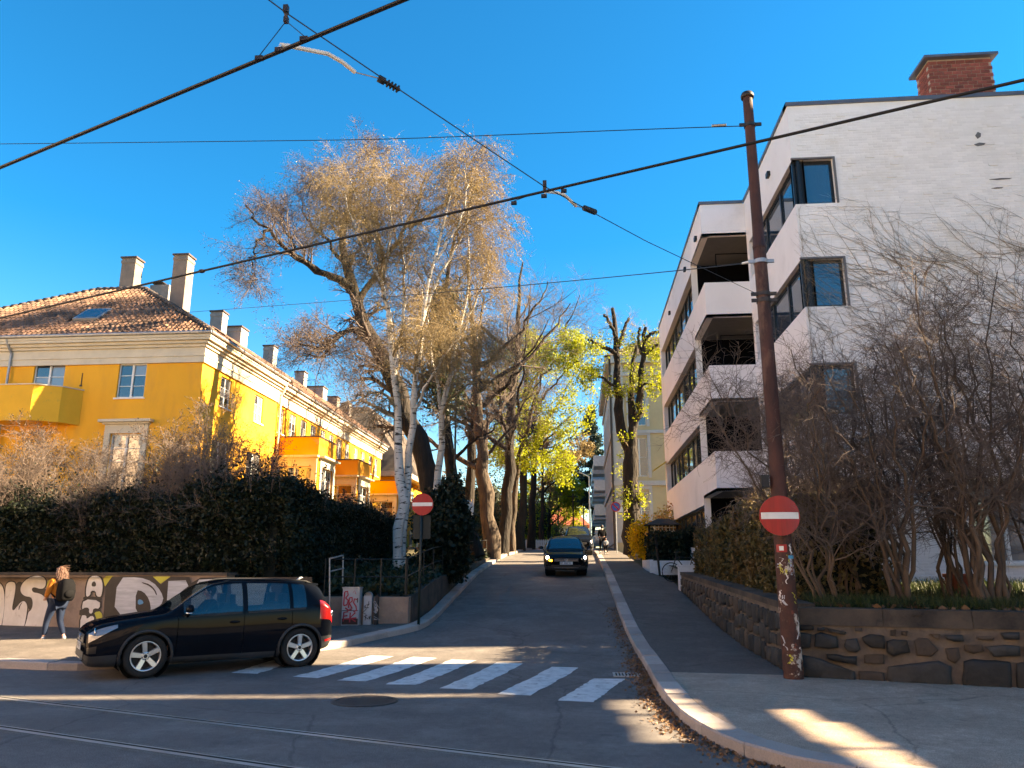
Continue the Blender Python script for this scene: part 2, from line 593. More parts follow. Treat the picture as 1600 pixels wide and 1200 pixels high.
M['barkb'] = pm('brown_bark', (.095, .068, .048), (.04, .029, .022), rough=.95, scale=5, stretch=(1, 1, .25), bump=1.0, bscale=6, bdist=.16)
M['birch'] = bark_birch()
M['twigtan'] = pm('tan_twigs', (.25, .185, .1), (.17, .125, .075), rough=.8, scale=.6)
M['twigred'] = pm('reddish_twigs', (.135, .1, .085), (.08, .06, .053), rough=.85, scale=.6)
M['twigdark'] = pm('dark_twigs', (.2, .145, .115), (.12, .088, .072), rough=.9, scale=.8)
M['stembark'] = pm('shrub_bark', (.15, .1, .065), (.065, .045, .034), rough=.95, scale=4, stretch=(1, 1, .3), bump=.7, bscale=14)
M['catkin'] = leaf_mat('birch_buds', (.28, .2, .07), (.2, .13, .055), .3)
M['budred'] = leaf_mat('red_buds', (.12, .07, .04), (.08, .05, .03), .2)
M['yew'] = leaf_mat('yew_leaves', (.009, .015, .006), (.016, .022, .008), .15)
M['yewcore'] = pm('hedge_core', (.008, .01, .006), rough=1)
M['ivy'] = leaf_mat('ivy_leaves', (.02, .034, .012), (.035, .04, .018), .15)
M['privet'] = leaf_mat('privet_leaves', (.1, .085, .03), (.14, .09, .035), .3)
M['maple'] = leaf_mat('maple_flowers', (.36, .37, .02), (.25, .29, .018), .5)
M['forsythia'] = leaf_mat('forsythia_flowers', (.75, .5, .01), (.6, .4, .02), .4)
M['pinkbush'] = leaf_mat('pink_shoots', (.45, .2, .1), (.5, .38, .08), .4)
M['grassleaf'] = leaf_mat('grass_blades', (.035, .055, .014), (.05, .06, .022), .25)
M['pine'] = leaf_mat('pine_needles', (.03, .055, .035), (.02, .04, .03), .2)
M['litter'] = leaf_mat('dry_leaves', (.2, .11, .055), (.11, .065, .04), .1)
M['vine'] = pm('vine_stems', (.17, .125, .09), (.34, .25, .16), rough=.9, scale=1.1)
M['carblack'] = pm('black_car_paint', (.005, .006, .009), (.006, .008, .012), rough=.4, coat=.16, spec=.0)
M['carblue'] = pm('dark_blue_car_paint', (.003, .006, .01), (.003, .007, .011), rough=.4, coat=.4, spec=.0)
M['plastic'] = pm('black_plastic', (.018, .018, .019), rough=.6)
M['bplastic'] = pm('grey_black_plastic', (.035, .035, .037), rough=.55)
M['tyre'] = pm('tyre_rubber', (.012, .012, .012), (.02, .019, .018), rough=.85, bump=.3, bscale=60)
M['alloy'] = pm('alloy_wheel', (.6, .6, .62), (.52, .52, .54), rough=.28, metal=.75)
M['chrome'] = pm('chrome', (.75, .76, .78), rough=.12, metal=1.0)
M['carglass'] = glass_mat('car_glass', (.015, .02, .025), see=.55)
M['cardark'] = glass_mat('dark_car_glass', (.012, .016, .02), see=.12)
M['lens'] = glass_mat('headlamp_lens', (.22, .2, .2), rough=.06)
M['taill'] = pm('tail_lamp', (.55, .01, .012), (.5, .015, .015), rough=.15, coat=1)
M['lampon'] = emit_mat('lit_headlamp', (1, .97, .9), 14)
M['indic'] = emit_mat('lit_indicator', (1, .33, .02), 7)
M['plate'] = pm('plate_white', (.75, .75, .75), rough=.4)
M['ink'] = pm('black_ink', (.01, .01, .01), rough=.5)
M['logo'] = pm('logo_silver', (.6, .66, .75), rough=.25, metal=.6)
M['seat'] = pm('car_seat', (.03, .03, .033), rough=.8)
M['skin'] = pm('skin', (.56, .33, .25), (.5, .29, .22), rough=.6)
M['orange'] = pm('orange_jacket', (.5, .17, .015), (.38, .12, .012), rough=.8, scale=6, bump=.3, bscale=16)
M['jeans'] = pm('blue_jeans', (.005, .017, .048), (.004, .012, .036), rough=.85, scale=7, bump=.2, bscale=60)
M['hair'] = pm('fair_hair', (.17, .085, .055), (.1, .05, .035), rough=.5, scale=9, stretch=(4, 4, .5))
M['darkcloth'] = pm('black_cloth', (.005, .005, .006), (.007, .007, .008), rough=.9, spec=.1)
M['greycloth'] = pm('grey_cloth', (.3, .33, .36), (.22, .25, .28), rough=.85)
M['pinkshoe'] = pm('shoe_white', (.7, .68, .65), rough=.6)
M['darkhair'] = pm('dark_hair', (.03, .02, .015), rough=.6)
M['creamhouse'] = pm('cream_stucco', (.55, .43, .25), (.48, .37, .22), rough=.85, scale=.8)
M['stucco_trim'] = pm('grey_stucco_trim', (.5, .47, .45), (.42, .4, .39), rough=.85, scale=1.2)
M['bluehouse'] = pm('grey_balcony_render', (.36, .4, .42), (.3, .34, .36), rough=.85, scale=.8)
M['redroof'] = pm('red_roof', (.4, .09, .05), (.32, .08, .05), rough=.85, scale=3)
M['palewall'] = pm('pale_house_wall', (.6, .55, .42), (.52, .48, .36), rough=.85)
M['brownroof'] = pm('brown_roof', (.055, .042, .035), (.08, .06, .045), rough=.9, scale=2, island=.3, bump=.3, bscale=20)
M['wfence'] = pm('white_fence_paint', (.7, .72, .74), rough=.6)
M['terra'] = pm('terracotta', (.25, .06, .035), (.18, .05, .03), rough=.8)
M['yplastic'] = pm('yellow_plastic', (.6, .42, .02), rough=.5)
M['sticker_b'] = pm('blue_sticker', (.05, .35, .55), rough=.5)
M['pinkwall'] = pm('cream_plaster', (.84, .66, .53), (.78, .6, .48), rough=.9)
M['refldark'] = pm('reflection_darkener', (.05, .035, .03), (.035, .026, .022), rough=.9)
M['railbed'] = asphalt('rail_bed', (.16, .145, .125), (.22, .2, .17))

# ------------------------------------------------------------------ ground, roads, kerbs
def grid_sheet(name, xs, ys, zf, mat, keep=None, parent=None):
    mb = MB()
    nx, ny = len(xs), len(ys)
    for y in ys:
        for x in xs:
            mb.v.append((float(x), float(y), float(zf(x, y))))
    for j in range(ny - 1):
        for i in range(nx - 1):
            if keep is None or keep((xs[i] + xs[i + 1]) / 2, (ys[j] + ys[j + 1]) / 2):
                mb.f.append((j * nx + i, j * nx + i + 1, (j + 1) * nx + i + 1, (j + 1) * nx + i))
                mb.m.append(0)
    return structure(name, mb.mesh(name, True), mat)

far_y = [-300, -80, -30, -10, 0, 10, 14, 17, 20, 25, 33.7, 49.5, 70, 90, 120, 200, 400, 900]
grid_sheet('ground', [-900, -300, -100, -40, -10, 10, 40, 100, 300, 900], far_y, lambda x, y: zs(y) - .3, M['lawn'])
road_y = [-30] + list(range(-12, 50, 1)) + list(range(50, 130, 4)) + [130, 170]
road = grid_sheet('road', [-70, -40, -20, -5.0, -4, -3, -2, -1, 0, 1, 1.3, 20, 40, 70], road_y, lambda x, y: zs(y), M['asphalt'],
                  keep=lambda x, y: y < 23 or -5 < x < 1.3)
grid_sheet('lawn', [-70, -40, -20, -12, -8.0], list(range(19, 131, 3)), lambda x, y: zgl(y), M['lawn'])
grid_sheet('garden_ground', [3.6, 5, 7, 10, 14, 30, 60], [12.6, 13.8, 17, 20, 25, 30, 36, 45, 70, 130], lambda x, y: zgr(y) if y > 14.5 else zgr(y) - .06, M['earth'],
           keep=lambda x, y: (y > 13.5 - (x - 3.4) * .32) and (x < 14 or y > 14))

RK = [(1.0, 130), (1.0, 70), (1.0, 49.5), (1.0, 40), (1.0, 33.7), (1.03, 25), (1.06, 20), (1.12, 14.6), (1.09, 12.5), (1.11, 11.0), (1.2, 9.7), (1.5, 8.4), (2.1, 7.55), (3.1, 7.02), (6, 5.85), (12, 3.5), (40, -7.2)]
LK = [(-40, 18.6), (-20, 15.6), (-10.4, 13.95), (-8.8, 13.9), (-7.4, 15.0), (-6.2, 16.2), (-5.35, 17.1), (-4.66, 18.6), (-4.05, 20.1), (-3.95, 21.8), (-4.05, 25), (-4.35, 33.7), (-4.6, 45), (-4.6, 70), (-4.6, 130)]
def bxw(y):
    return float(np.interp(y, [19, 20, 22, 25, 33.7, 45, 130], [-4.6, -4.42, -4.32, -4.42, -4.72, -4.97, -4.97]))

def resample(pl, step, y_max=70):
    P = [np.array(p, float) for p in pl if p[1] <= 130]
    # smooth Catmull-Rom through the points
    out = []
    for i in range(len(P) - 1):
        p0, p1, p2, p3 = P[max(0, i - 1)], P[i], P[i + 1], P[min(len(P) - 1, i + 2)]
        L = np.linalg.norm(p2 - p1)
        n = max(2, int(L / .1))
        k = min(1.0, 6.0 / L)
        for j in range(n):
            t = j / n
            a = 2 * p1
            m1, m2 = (p2 - p0) * .5 * k, (p3 - p1) * .5 * k
            h = (2 * t**3 - 3 * t**2 + 1) * p1 + (t**3 - 2 * t**2 + t) * m1 + (-2 * t**3 + 3 * t**2) * p2 + (t**3 - t**2) * m2
            out.append(h)
    out.append(P[-1])
    Q = np.array(out)
    s = np.concatenate([[0], np.cumsum(np.linalg.norm(np.diff(Q, axis=0), axis=1))])
    n = int(s[-1] / step)
    t = np.linspace(0, s[-1], n + 1)
    return np.stack([np.interp(t, s, Q[:, 0]), np.interp(t, s, Q[:, 1])], 1)

def kerb(name, pl, side, w=.32, hgt=.13):
    """granite kerb stones along the polyline; side = +1 when the pavement lies left of travel"""
    pts = resample(pl, .1)
    root = tag(bpy.data.objects.new(name, None), kind='structure')
    COL.objects.link(root)
    root['base'] = [0, 0, 0]
    T = np.gradient(pts, axis=0)
    T /= np.linalg.norm(T, axis=1)[:, None]
    Nn = np.stack([-T[:, 1], T[:, 0]], 1) * side
    rest = MB()
    i = 0
    count = 0
    while i < len(pts) - 3:
        n = random.choice([9, 10, 11, 12, 13])
        j = min(len(pts) - 1, i + n)
        mid = pts[(i + j) // 2]
        far = mid[1] > 48 or abs(mid[0]) > 16
        mb = rest if far else MB()
        g = .006
        dz = random.uniform(-.008, .008)
        a, b, c = pts[i] + T[i] * g, pts[(i + j) // 2], pts[j] - T[j] * g
        na, nb, nc = Nn[i], Nn[(i + j) // 2], Nn[j]
        prof = [(0.0, -.25), (.012, hgt - .02), (.03, hgt), (w - .012, hgt + .003), (w, hgt - .01), (w, -.2)]
        base = len(mb.v)
        for (p, nn) in ((a, na), (b, nb), (c, nc)):
            for (o, z) in prof:
                q = p + nn * o
                mb.v.append((q[0], q[1], zs(q[1]) + z + (dz if z > 0 else 0)))
        for s_ in range(2):
            for k in range(5):
                f = (base + s_ * 6 + k, base + s_ * 6 + k + 1, base + (s_ + 1) * 6 + k + 1, base + (s_ + 1) * 6 + k)
                mb.f.append(f); mb.m.append(0)
        for s_ in (0, 2):
            mb.f.append(tuple(base + s_ * 6 + k for k in range(6))); mb.m.append(0)
        if not far:
            o = obj('kerb_stone', mb, M['granite'], root)
        i = j
        count += 1
    r_ = obj('distant_kerb_stones', rest, M['granite'], root)
    r_['kind'] = 'stuff'
    return pts, Nn

rk_pts, rk_n = kerb('kerb', RK, 1)
lk_pts, lk_n = kerb('kerb', LK, 1)

# pavements as strips between the kerb's back and the walls
def strip(name, pairs, mat, lift=.125, sub=5):
    mb = MB()
    n = len(pairs)
    for (a, b) in pairs:
        for k in range(sub + 1):
            t = k / sub
            q = (a[0] * (1 - t) + b[0] * t, a[1] * (1 - t) + b[1] * t)
            mb.v.append((q[0], q[1], zs(q[1]) + lift))
    for i in range(n - 1):
        for k in range(sub):
            a = i * (sub + 1) + k
            mb.f.append((a, a + 1, a + sub + 2, a + sub + 1)); mb.m.append(0)
    return structure(name, mb.mesh(name, True), mat)

W_A, W_B = np.array([3.40, 13.2]), np.array([6.2, 12.3])        # foot of the stone wall facing the crossing
wd = (W_B - W_A) / np.linalg.norm(W_B - W_A)
def wall_front(t):
    return W_A + wd * t
pairs = []
for p, nn in list(zip(rk_pts, rk_n))[::4]:
    q = p + nn * .318
    if p[1] > 45:
        e = (2.75, p[1])
    elif p[1] > 30:
        e = (3.4 - max(0, min(1, (p[1] - 30) / 4)) * .6, p[1])
    elif p[1] > 13.8:
        e = (3.4, p[1])
    else:
        s = np.clip((13.8 - p[1]) / (13.8 - 7.0), 0, 1) * 1.5
        if p[0] > 2:
            s = 1.5 + (p[0] - 2.0) * 1.02
        e = tuple(wall_front(s) + np.array([.05, .12]))
    pairs.append((q, e))
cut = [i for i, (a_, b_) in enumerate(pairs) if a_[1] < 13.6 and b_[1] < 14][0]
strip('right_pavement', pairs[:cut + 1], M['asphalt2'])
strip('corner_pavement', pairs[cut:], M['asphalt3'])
pairs = []
LW = lambda x: 19.5 + (-14.9 - x) * .1458             # foot line of the graffiti wall
for p, nn in list(zip(lk_pts, lk_n))[::4]:
    q = p + nn * .318
    if p[1] > 20.6:
        continue
    if p[0] < -8.4:
        e = (p[0] - .6, LW(p[0] - .6) + .1)
    else:
        k = np.clip((p[0] + 8.4) / 4.3, 0, 1)
        e = (-9.0 + k * 4.75, LW(-9) + .1 + k * 1.75)
    pairs.append((q, e))
strip('left_pavement', pairs, M['asphalt2'])
# a sunken ramp between the hedge and the planting bed
grid_sheet('garden_path', [-9.6, -8.6, -7.6, -6.7], [18.4, 20, 22, 24, 30, 36, 44], lambda x, y: .14 + max(0, y - 19.5) * .085, M['asphalt2'])

mb = MB()
for y in [20.4, 21, 22, 23, 24.5, 26.5, 30, 34, 38, 42, 46, 50, 60, 70, 100, 130]:
    for k in range(5):
        x = -8.6 + (bxw(y) - .1 + 8.6) * k / 4
        if k == 0 and y < 24: x = -6.75
        mb.v.append((x, y, zbed(y)))
for j in range(15):
    for k in range(4):
        a_ = j * 5 + k
        mb.f.append((a_, a_ + 1, a_ + 6, a_ + 5)); mb.m.append(0)
structure('planting_bed', mb.mesh('planting_bed', True), M['earth'])

# road markings: seven stripes of the crossing
stripes = [((360, 1052), (455, 1022.5), 40), ((455, 1058), (579, 1024.5), 40), ((527, 1063.5), (645, 1027), 37), ((603, 1069), (706, 1030.5), 39),
           ((687, 1075.5), (777, 1035.5), 39), ((776, 1085), (862, 1042), 38), ((871, 1095), (929, 1060), 37)]
for (a, b, w) in stripes:
    mb = MB()
    def gp(px, py, z=.0):
        d = ray(px, py)
        t = (z - CAM_H) / d[2]
        q = EYE + d * t
        for _ in range(6):
            t = (zs(q[1]) - CAM_H) / d[2]
            q = EYE + d * t
        return q
    p, q = gp(*a), gp(*b)
    rgt = gp(a[0] + w, a[1]) - p
    wdt = np.linalg.norm(rgt) * np.array([1, 0, 0])
    dirn = (q - p)
    m = np.array([-dirn[1], dirn[0]])
    across = np.array([.46, -.06, 0])
    N_ = 22
    for i in range(N_ + 1):
        t = i / N_
        c = p + dirn * t
        for k, s in enumerate((0, 1)):
            e = c + across * s * 1.08
            j = (random.uniform(-.018, .018))
            e = e + np.array([j, 0, 0])
            if i in (0, N_):
                e = e + np.array([0, random.uniform(-.05, .05), 0])
            mb.v.append((e[0], e[1], zs(e[1]) + .005))
    for i in range(N_):
        mb.f.append((2 * i, 2 * i + 1, 2 * i + 3, 2 * i + 2)); mb.m.append(0)
    obj('crosswalk_stripe', mb, M['paint'], road)

# worn patch in the asphalt and repair strip
def ground_patch(name, pts, mat, lift):
    mb = MB()
    mb.poly([(x, y, zs(y) + lift) for (x, y) in pts])
    o = obj(name, mb, mat, road)
    return o

# tram rails (far track), each grooved, running along the main street
td = np.array([.9336, -.3583])
tn = np.array([.3583, .9336])
for k, c in enumerate((np.array([-6.75, 10.37]), np.array([-6.75, 9.0]), np.array([-6.75, 6.75]), np.array([-6.75, 5.35]))):
    mb = MB()
    for (o0, o1, z, mi) in ((-.13, -.062, .004, 2), (-.06, .012, .007, 0), (.012, .06, .005, 1), (.06, .085, .007, 0), (.087, .15, .004, 2)):
        mb.mi = mi
        a = c - td * 55
        b = c + td * 55
        mb.add([(*(a + tn * o0), z), (*(b + tn * o0), z), (*(b + tn * o1), z), (*(a + tn * o1), z)], [(0, 1, 2, 3)])
    obj('tram_rail', mb, [M['rail'], M['groove'], M['railbed']], road)

# manhole cover
mc = at(570, 1096, 11.1)
mc = thing('manhole_cover', (mc[0], mc[1], 0), 'round cast iron manhole cover in the asphalt before the zebra crossing', 'manhole cover')
cx, cy = mc.location[0], mc.location[1]
mb = MB()
mb.lathe((cx, cy, .0), (0, 0, 1), [(.0, .46), (.012, .455), (.012, .40), (.004, .395)], 40)
sobj('rim', mb, M['iron'], mc)
mb = MB()
mb.lathe((cx, cy, .0), (0, 0, 1), [(.004, .395), (.008, .385), (.008, .001)], 40)
for i in range(10):
    a = i * math.pi / 5
    for r0, r1 in ((.1, .2), (.23, .36)):
        c, s = math.cos(a), math.sin(a)
        w = .028
        mb.add([(cx + c * r0 - s * w, cy + s * r0 + c * w, .014), (cx + c * r1 - s * w, cy + s * r1 + c * w, .014), (cx + c * r1 + s * w, cy + s * r1 - c * w, .014), (cx + c * r0 + s * w, cy + s * r0 - c * w, .014)], [(0, 3, 2, 1)])
obj('lid', mb, M['iron'], mc)
# drain grate by the kerb
g0 = (.76, 14.1)
dg = thing('drain_grate', (g0[0], g0[1], zs(14.1)), 'slotted iron drain grate in the gutter beside the last zebra stripe', 'drain grate')
mb = MB()
for (x0, x1, y0, y1) in ((-.24, .24, -.24, -.2), (-.24, .24, .2, .24), (-.24, -.2, -.2, .2), (.2, .24, -.2, .2)):
    mb.box(g0[0] + x0, g0[0] + x1, g0[1] + y0, g0[1] + y1, -.02, .014)
obj('frame', mb, M['steel'], dg)
for i in range(7):
    mb = MB()
    x = g0[0] - .17 + i * .055
    mb.box(x, x + .028, g0[1] - .2, g0[1] + .2, -.02, .012)
    obj('slat', mb, M['steel'], dg)
mb = MB()
mb.box(g0[0] - .2, g0[0] + .2, g0[1] - .2, g0[1] + .2, .0045, .006)
obj('pit', mb, M['groove'], dg)

# ------------------------------------------------------------------ stone wall on the right
def stone_poly(mb, poly2, F, depth, bev=.25):
    """polygon in (u,z) on the frame F, standing proud by depth with a worn rounded edge"""
    P = np.array(poly2, float)
    # subdivide and jitter the outline
    out = []
    for i in range(len(P)):
        a, b = P[i], P[(i + 1) % len(P)]
        L = np.linalg.norm(b - a)
        n = max(1, int(L / .12))
        for k in range(n):
            t = k / n
            q = a * (1 - t) + b * t
            if k:
                q = q + RNG.normal(0, .008, 2)
            out.append(q)
    P = np.array(out)
    c = P.mean(0)
    n = len(P)
    rings = [(1.0, -.02), (1.0, depth * .45), (.95, depth * .85), (.80, depth)]
    base = len(mb.v)
    for (s, d) in rings:
        for q in P:
            v = c + (q - c) * s
            mb.v.append(F.w(v[0], d + (RNG.normal(0, depth * .16) if s < .97 else 0), v[1]))
    mb.v.append(F.w(c[0], depth * 1.08, c[1]))
    for r in range(3):
        for i in range(n):
            j = (i + 1) % n
            mb.f.append((base + r * n + i, base + r * n + j, base + (r + 1) * n + j, base + (r + 1) * n + i)); mb.m.append(0)
    for i in range(n):
        mb.f.append((base + 3 * n + i, base + 3 * n + (i + 1) % n, base + 4 * n)); mb.m.append(0)

FW_ = Fr((W_A[0], W_A[1], 0), (W_B[0], W_B[1], 0))
sw = thing('stone_wall', (W_A[0], W_A[1], .12), 'rubble stone retaining wall with pale mortar and concrete coping under the bare shrubs', 'wall')
mb = MB()
mb.fbox(FW_, -.02, 30, -.42, 0, -.1, 1.02)                          # mortar body, front leg
obj('mortar_bed', mb, M['wallmortar'], sw)
mb = MB()
Sx = 3.36
for y in np.arange(13.4, 27.0, .8):
    z0 = zs(y) - .1
    mb.add([(Sx, y, z0), (Sx, y + .8, zs(y + .8) - .1), (Sx, y + .8, zgr(y + .8) - .06), (Sx, y, zgr(y) - .06),
            (Sx + .4, y, z0), (Sx + .4, y + .8, zs(y + .8) - .1), (Sx + .4, y + .8, zgr(y + .8) - .06), (Sx + .4, y, zgr(y) - .06)],
           [(0, 3, 2, 1), (4, 5, 6, 7), (3, 7, 6, 2), (0, 4, 7, 3), (1, 2, 6, 5)])
mb.fbox(FW_, -.02, .5, -.3, -.01, -.1, 1.0)
obj('mortar_bed', mb, M['wallmortar'], sw)
raw = """175,410 250,415 255,435 175,440|275,425 310,425 315,440 270,440|320,425 430,450 425,465 340,450|175,450 240,460 235,535 180,540|260,460 290,450 380,475 390,535 330,540 255,530|430,490 490,485 510,545 490,560 440,555 418,530|515,480 560,460 640,470 645,540 570,535 530,510|655,500 690,490 765,495 785,560 690,585 655,560|805,500 830,480 880,485 940,550 900,585 820,580 815,540|890,460 950,460 945,490 910,480|975,465 1070,465 1078,500 1020,500 980,485|975,540 1050,535 1060,590 1030,625 990,600|1080,520 1180,520 1190,555 1130,570 1080,550|1200,530 1300,520 1385,525 1390,580 1240,585|1280,455 1385,450 1385,490 1300,490|1150,475 1250,475 1240,495 1160,490|190,575 300,600 480,668 485,722 200,702|320,572 490,582 490,630 400,615 330,600|530,575 640,575 640,625 530,620|500,664 640,674 650,742 500,722|660,640 940,607 1010,640 1020,752 662,745|1078,612 1130,597 1335,615 1342,762 1076,762|1368,622 1470,596 1560,612 1560,775 1372,762|675,440 705,435 702,470 675,470|735,445 770,445 765,470 735,465|475,425 520,425 515,445 480,445|1420,460 1500,455 1510,500 1430,500|1410,530 1500,525 1560,560 1420,575"""
brown = {8, 11, 12, 9, 15, 23, 24, 25, 19, 18}
for i, s in enumerate(raw.split('|')):
    pts = []
    for c in s.split():
        zx, zy = map(float, c.split(','))
        w = on_plane(1200 + zx / 3.53, 860 + zy / 3.53, W_A, W_B)
        u = np.dot(w[:2] - W_A, wd)
        pts.append((u, max(.06, w[2])))
    mb = MB()
    stone_poly(mb, pts, FW_, .085 if i not in brown else .05)
    sobj('stone', mb, M['stoneb'] if i in brown else M['stone'], sw)
# plain random stones continue beyond the frame
u = 4.3
while u < 12:
    for (z0, z1) in ((.1, .45), (.5, .75), (.8, .98)):
        mb = MB()
        w_ = random.uniform(.4, .6)
        stone_poly(mb, [(u, z0), (u + w_, z0 + .02), (u + w_ - .05, z1), (u + .04, z1 - .03)], FW_, .04)
        sobj('stone', mb, M['stone'], sw)
    u += .66
# side leg along the street: FS runs from the far end towards the viewer
FS = Fr((Sx, 27.0, 0), (Sx, 13.45, 0))
uu = 0.05
while uu < 13.2:
    w_ = random.uniform(.34, .62)
    y_ = 27.0 - uu - w_ / 2
    z0, z1 = zs(y_) + .1, zgr(y_) - .12
    h = z1 - z0
    cuts = [0, random.uniform(.28, .42), random.uniform(.6, .74), 1] if h > .75 else [0, random.uniform(.4, .6), 1]
    for a, b in zip(cuts[:-1], cuts[1:]):
        mb = MB()
        sk = random.uniform(-.05, .05)
        stone_poly(mb, [(uu + .02 + sk, z0 + h * a + .02), (uu + w_ - .02 + random.uniform(-.04, .04), z0 + h * a + .02 + random.uniform(0, .03)),
                        (uu + w_ - .03, z0 + h * b - .015), (uu + .03, z0 + h * b - .02 - random.uniform(0, .03))], FS, .045)
        sobj('stone', mb, M['stone'] if random.random() < .72 else M['stoneb'], sw)
    uu += w_ + .01
# coping slabs
u = -.06
for L in (1.35, 1.2, 1.5, 1.1, 1.6, 1.4, 1.5, 1.5, 1.5):
    mb = MB()
    mb.fbox(FW_, u, u + L - .008, -.46, .03, 1.02 - .11 + random.uniform(-.006, .006), 1.17 + random.uniform(-.008, .004))
    obj('coping_slab', mb, M['coping'], sw)
    u += L
yy = 13.42
while yy < 26.9:
    L = random.uniform(1.0, 1.5)
    y1 = min(27.0, yy + L)
    mb = MB()
    za, zb = zgr(yy) - .05, zgr(y1) - .05
    mb.add([(Sx - .03, yy + .006, za), (Sx + .44, yy + .006, za), (Sx + .44, y1, zb), (Sx - .03, y1, zb),
            (Sx - .03, yy + .006, za + .11), (Sx + .44, yy + .006, za + .11), (Sx + .44, y1, zb + .11), (Sx - .03, y1, zb + .11)],
           [(0, 3, 2, 1), (4, 5, 6, 7), (0, 1, 5, 4), (1, 2, 6, 5), (2, 3, 7, 6), (3, 0, 4, 7)])
    obj('coping_slab', mb, M['coping'], sw)
    yy = y1
# gate pillar at the wall's end, low planter wall beyond
gp_ = thing('gate_pillar', (3.6, 27.2, zs(27.2) + .12), 'short white gate pillar at the far end of the stone wall', 'pillar')
mb = MB()
mb.box(3.3, 3.9, 27.02, 27.4, zs(27), zgr(27.2) + .22)
obj('shaft', mb, M['wfence'], gp_)
mb = MB()
mb.box(3.27, 3.93, 27.0, 27.43, zgr(27.2) + .222, zgr(27.2) + .28)
obj('cap', mb, M['wfence'], gp_)
pw = MB()
pw.box(2.86, 5.2, 33.0, 33.2, zs(33) + .05, 2.06)
pw.box(2.86, 3.02, 33.2, 37.0, zs(35), 2.1)
solo('planter_wall', pw, M['wfence'], 'low white planter wall below the dark hedge past the gate pillar', 'wall')
sp = MB()
for k in range(5):
    z = zs(44) + .05 + k * .33
    sp.prism([(2.72 + .02 * (k % 2), 43.9, z), (3.3, 43.9, z), (3.28, 43.9, z + .315), (2.74, 43.9, z + .315)], (0, .5, 0))
solo('stone_pillar', sp, M['granite'], 'rough stone pillar by the pavement under the pollarded tree', 'pillar')

# ------------------------------------------------------------------ graffiti wall on the left
A_, B_ = np.array([-14.9, 19.5]), np.array([-12.5, 19.15])
ld = (B_ - A_) / np.linalg.norm(B_ - A_)
L0 = A_ - ld * 22
L1 = A_ + ld * 6.4
FL = Fr((L0[0], L0[1], 0), (L1[0], L1[1], 0))
LWZ = 1.60
gw = thing('graffiti_wall', (A_[0], A_[1], .12), 'long plastered garden wall painted with bubble letter graffiti under the dark hedge', 'wall')
mb = MB()
mb.fbox(FL, 0, FL.W, -.35, 0, -.1, LWZ)
obj('wall_body', mb, M['lwall'], gw)
mb = MB()
mb.fbox(FL, -.02, FL.W + .04, -.4, .045, LWZ + .002, LWZ + .07)
obj('coping', mb, M['coping'], gw)
def wallpt(px, py):
    w = on_plane(px, py, A_, B_)
    return (float(np.dot(w[:2] - L0, FL.U[:2])), float(w[2]))
Z6 = lambda x, y: wallpt(x / 8.571, 880 + y / 8.571)
Z5 = lambda x, y: wallpt(x / 4.706, 860 + y / 4.706)
glayer = [0]
def smooth_closed(P, it=2):
    P = np.array(P, float)
    for _ in range(it):
        Q = np.roll(P, -1, axis=0)
        P = np.stack([P * .75 + Q * .25, P * .25 + Q * .75], 1).reshape(-1, 2)
    return P
def spray(name, conv, s, mat, grow=0.0, sm=2, dx=0):
    P = [conv(float(c.split(',')[0]) + dx, float(c.split(',')[1])) for c in s.split()]
    P = smooth_closed(P, sm) if sm else np.array(P)
    if grow:
        nrm = np.roll(P, -1, 0) - np.roll(P, 1, 0)
        nrm = np.stack([nrm[:, 1], -nrm[:, 0]], 1)
        nrm /= np.linalg.norm(nrm, axis=1)[:, None] + 1e-9
        area = np.sum(P[:, 0] * np.roll(P[:, 1], -1) - np.roll(P[:, 0], -1) * P[:, 1])
        P = P + nrm * grow * (1 if area > 0 else -1)
    P[:, 1] = np.clip(P[:, 1], .13, LWZ - .015)
    glayer[0] += 1
    d = .002 + glayer[0] * .0012
    # flat paint: triangulated outline
    from mathutils.geometry import tessellate_polygon
    tr = tessellate_polygon([[Vector((p[0], p[1], 0)) for p in P]])
    mb = MB()
    mb.add([FL.w(p[0], d, p[1]) for p in P], [t if (np.cross(P[t[1]] - P[t[0]], P[t[2]] - P[t[0]]) > 0) else t[::-1] for t in tr])
    return obj(name, mb, mat, gw)
S_ = "600,335 625,265 605,200 540,168 460,170 380,200 310,260 275,340 290,405 345,445 420,450 445,510 440,590 410,640 385,650 365,760 330,860 310,935 560,940 590,850 625,720 650,600 640,510 590,435 520,400 460,395 430,365 435,330 470,320 540,345"
L_ = "215,270 170,245 110,255 80,300 75,400 70,500 60,650 30,860 20,930 290,930 330,850 365,650 370,560 335,505 290,515 240,570 190,635 165,620 175,540 205,400"
I_ = "0,262 40,310 62,400 66,560 40,760 5,900 -260,900 -280,500 -220,280 -100,250"
spray('graffiti_backing', Z6, "205,255 310,240 330,420 450,440 460,620 400,650 330,500 290,520 235,590 165,640 160,560", M['gblack'])
spray('graffiti_backing', Z6, "420,330 480,310 560,350 620,340 650,420 665,560 640,560 600,450 520,400 450,395", M['gblack'])
for s in (S_, L_, I_):
    spray('graffiti_backing', Z6, s, M['gblack'], .028)
for s in (I_, L_, S_):
    spray('graffiti_letter', Z6, s, M['gwhite'])
spray('graffiti_line', Z6, "300,520 306,525 275,575 262,625 252,620 265,565", M['gblack'], 0, 1)
spray('graffiti_patch', Z6, "640,230 720,200 740,300 660,385 625,380", M['gyellow'])
spray('graffiti_patch', Z6, "1390,168 1560,168 1480,300 1400,320", M['gyellow'], 0, 1)
A1 = "1165,455 1160,370 1175,270 1205,195 1260,165 1320,168 1365,210 1385,290 1375,400 1355,455 1300,440 1290,368 1225,368 1215,430"
T1 = "1130,480 1350,500 1345,610 1260,600 1245,675 1200,670 1205,600 1150,590 1100,625"
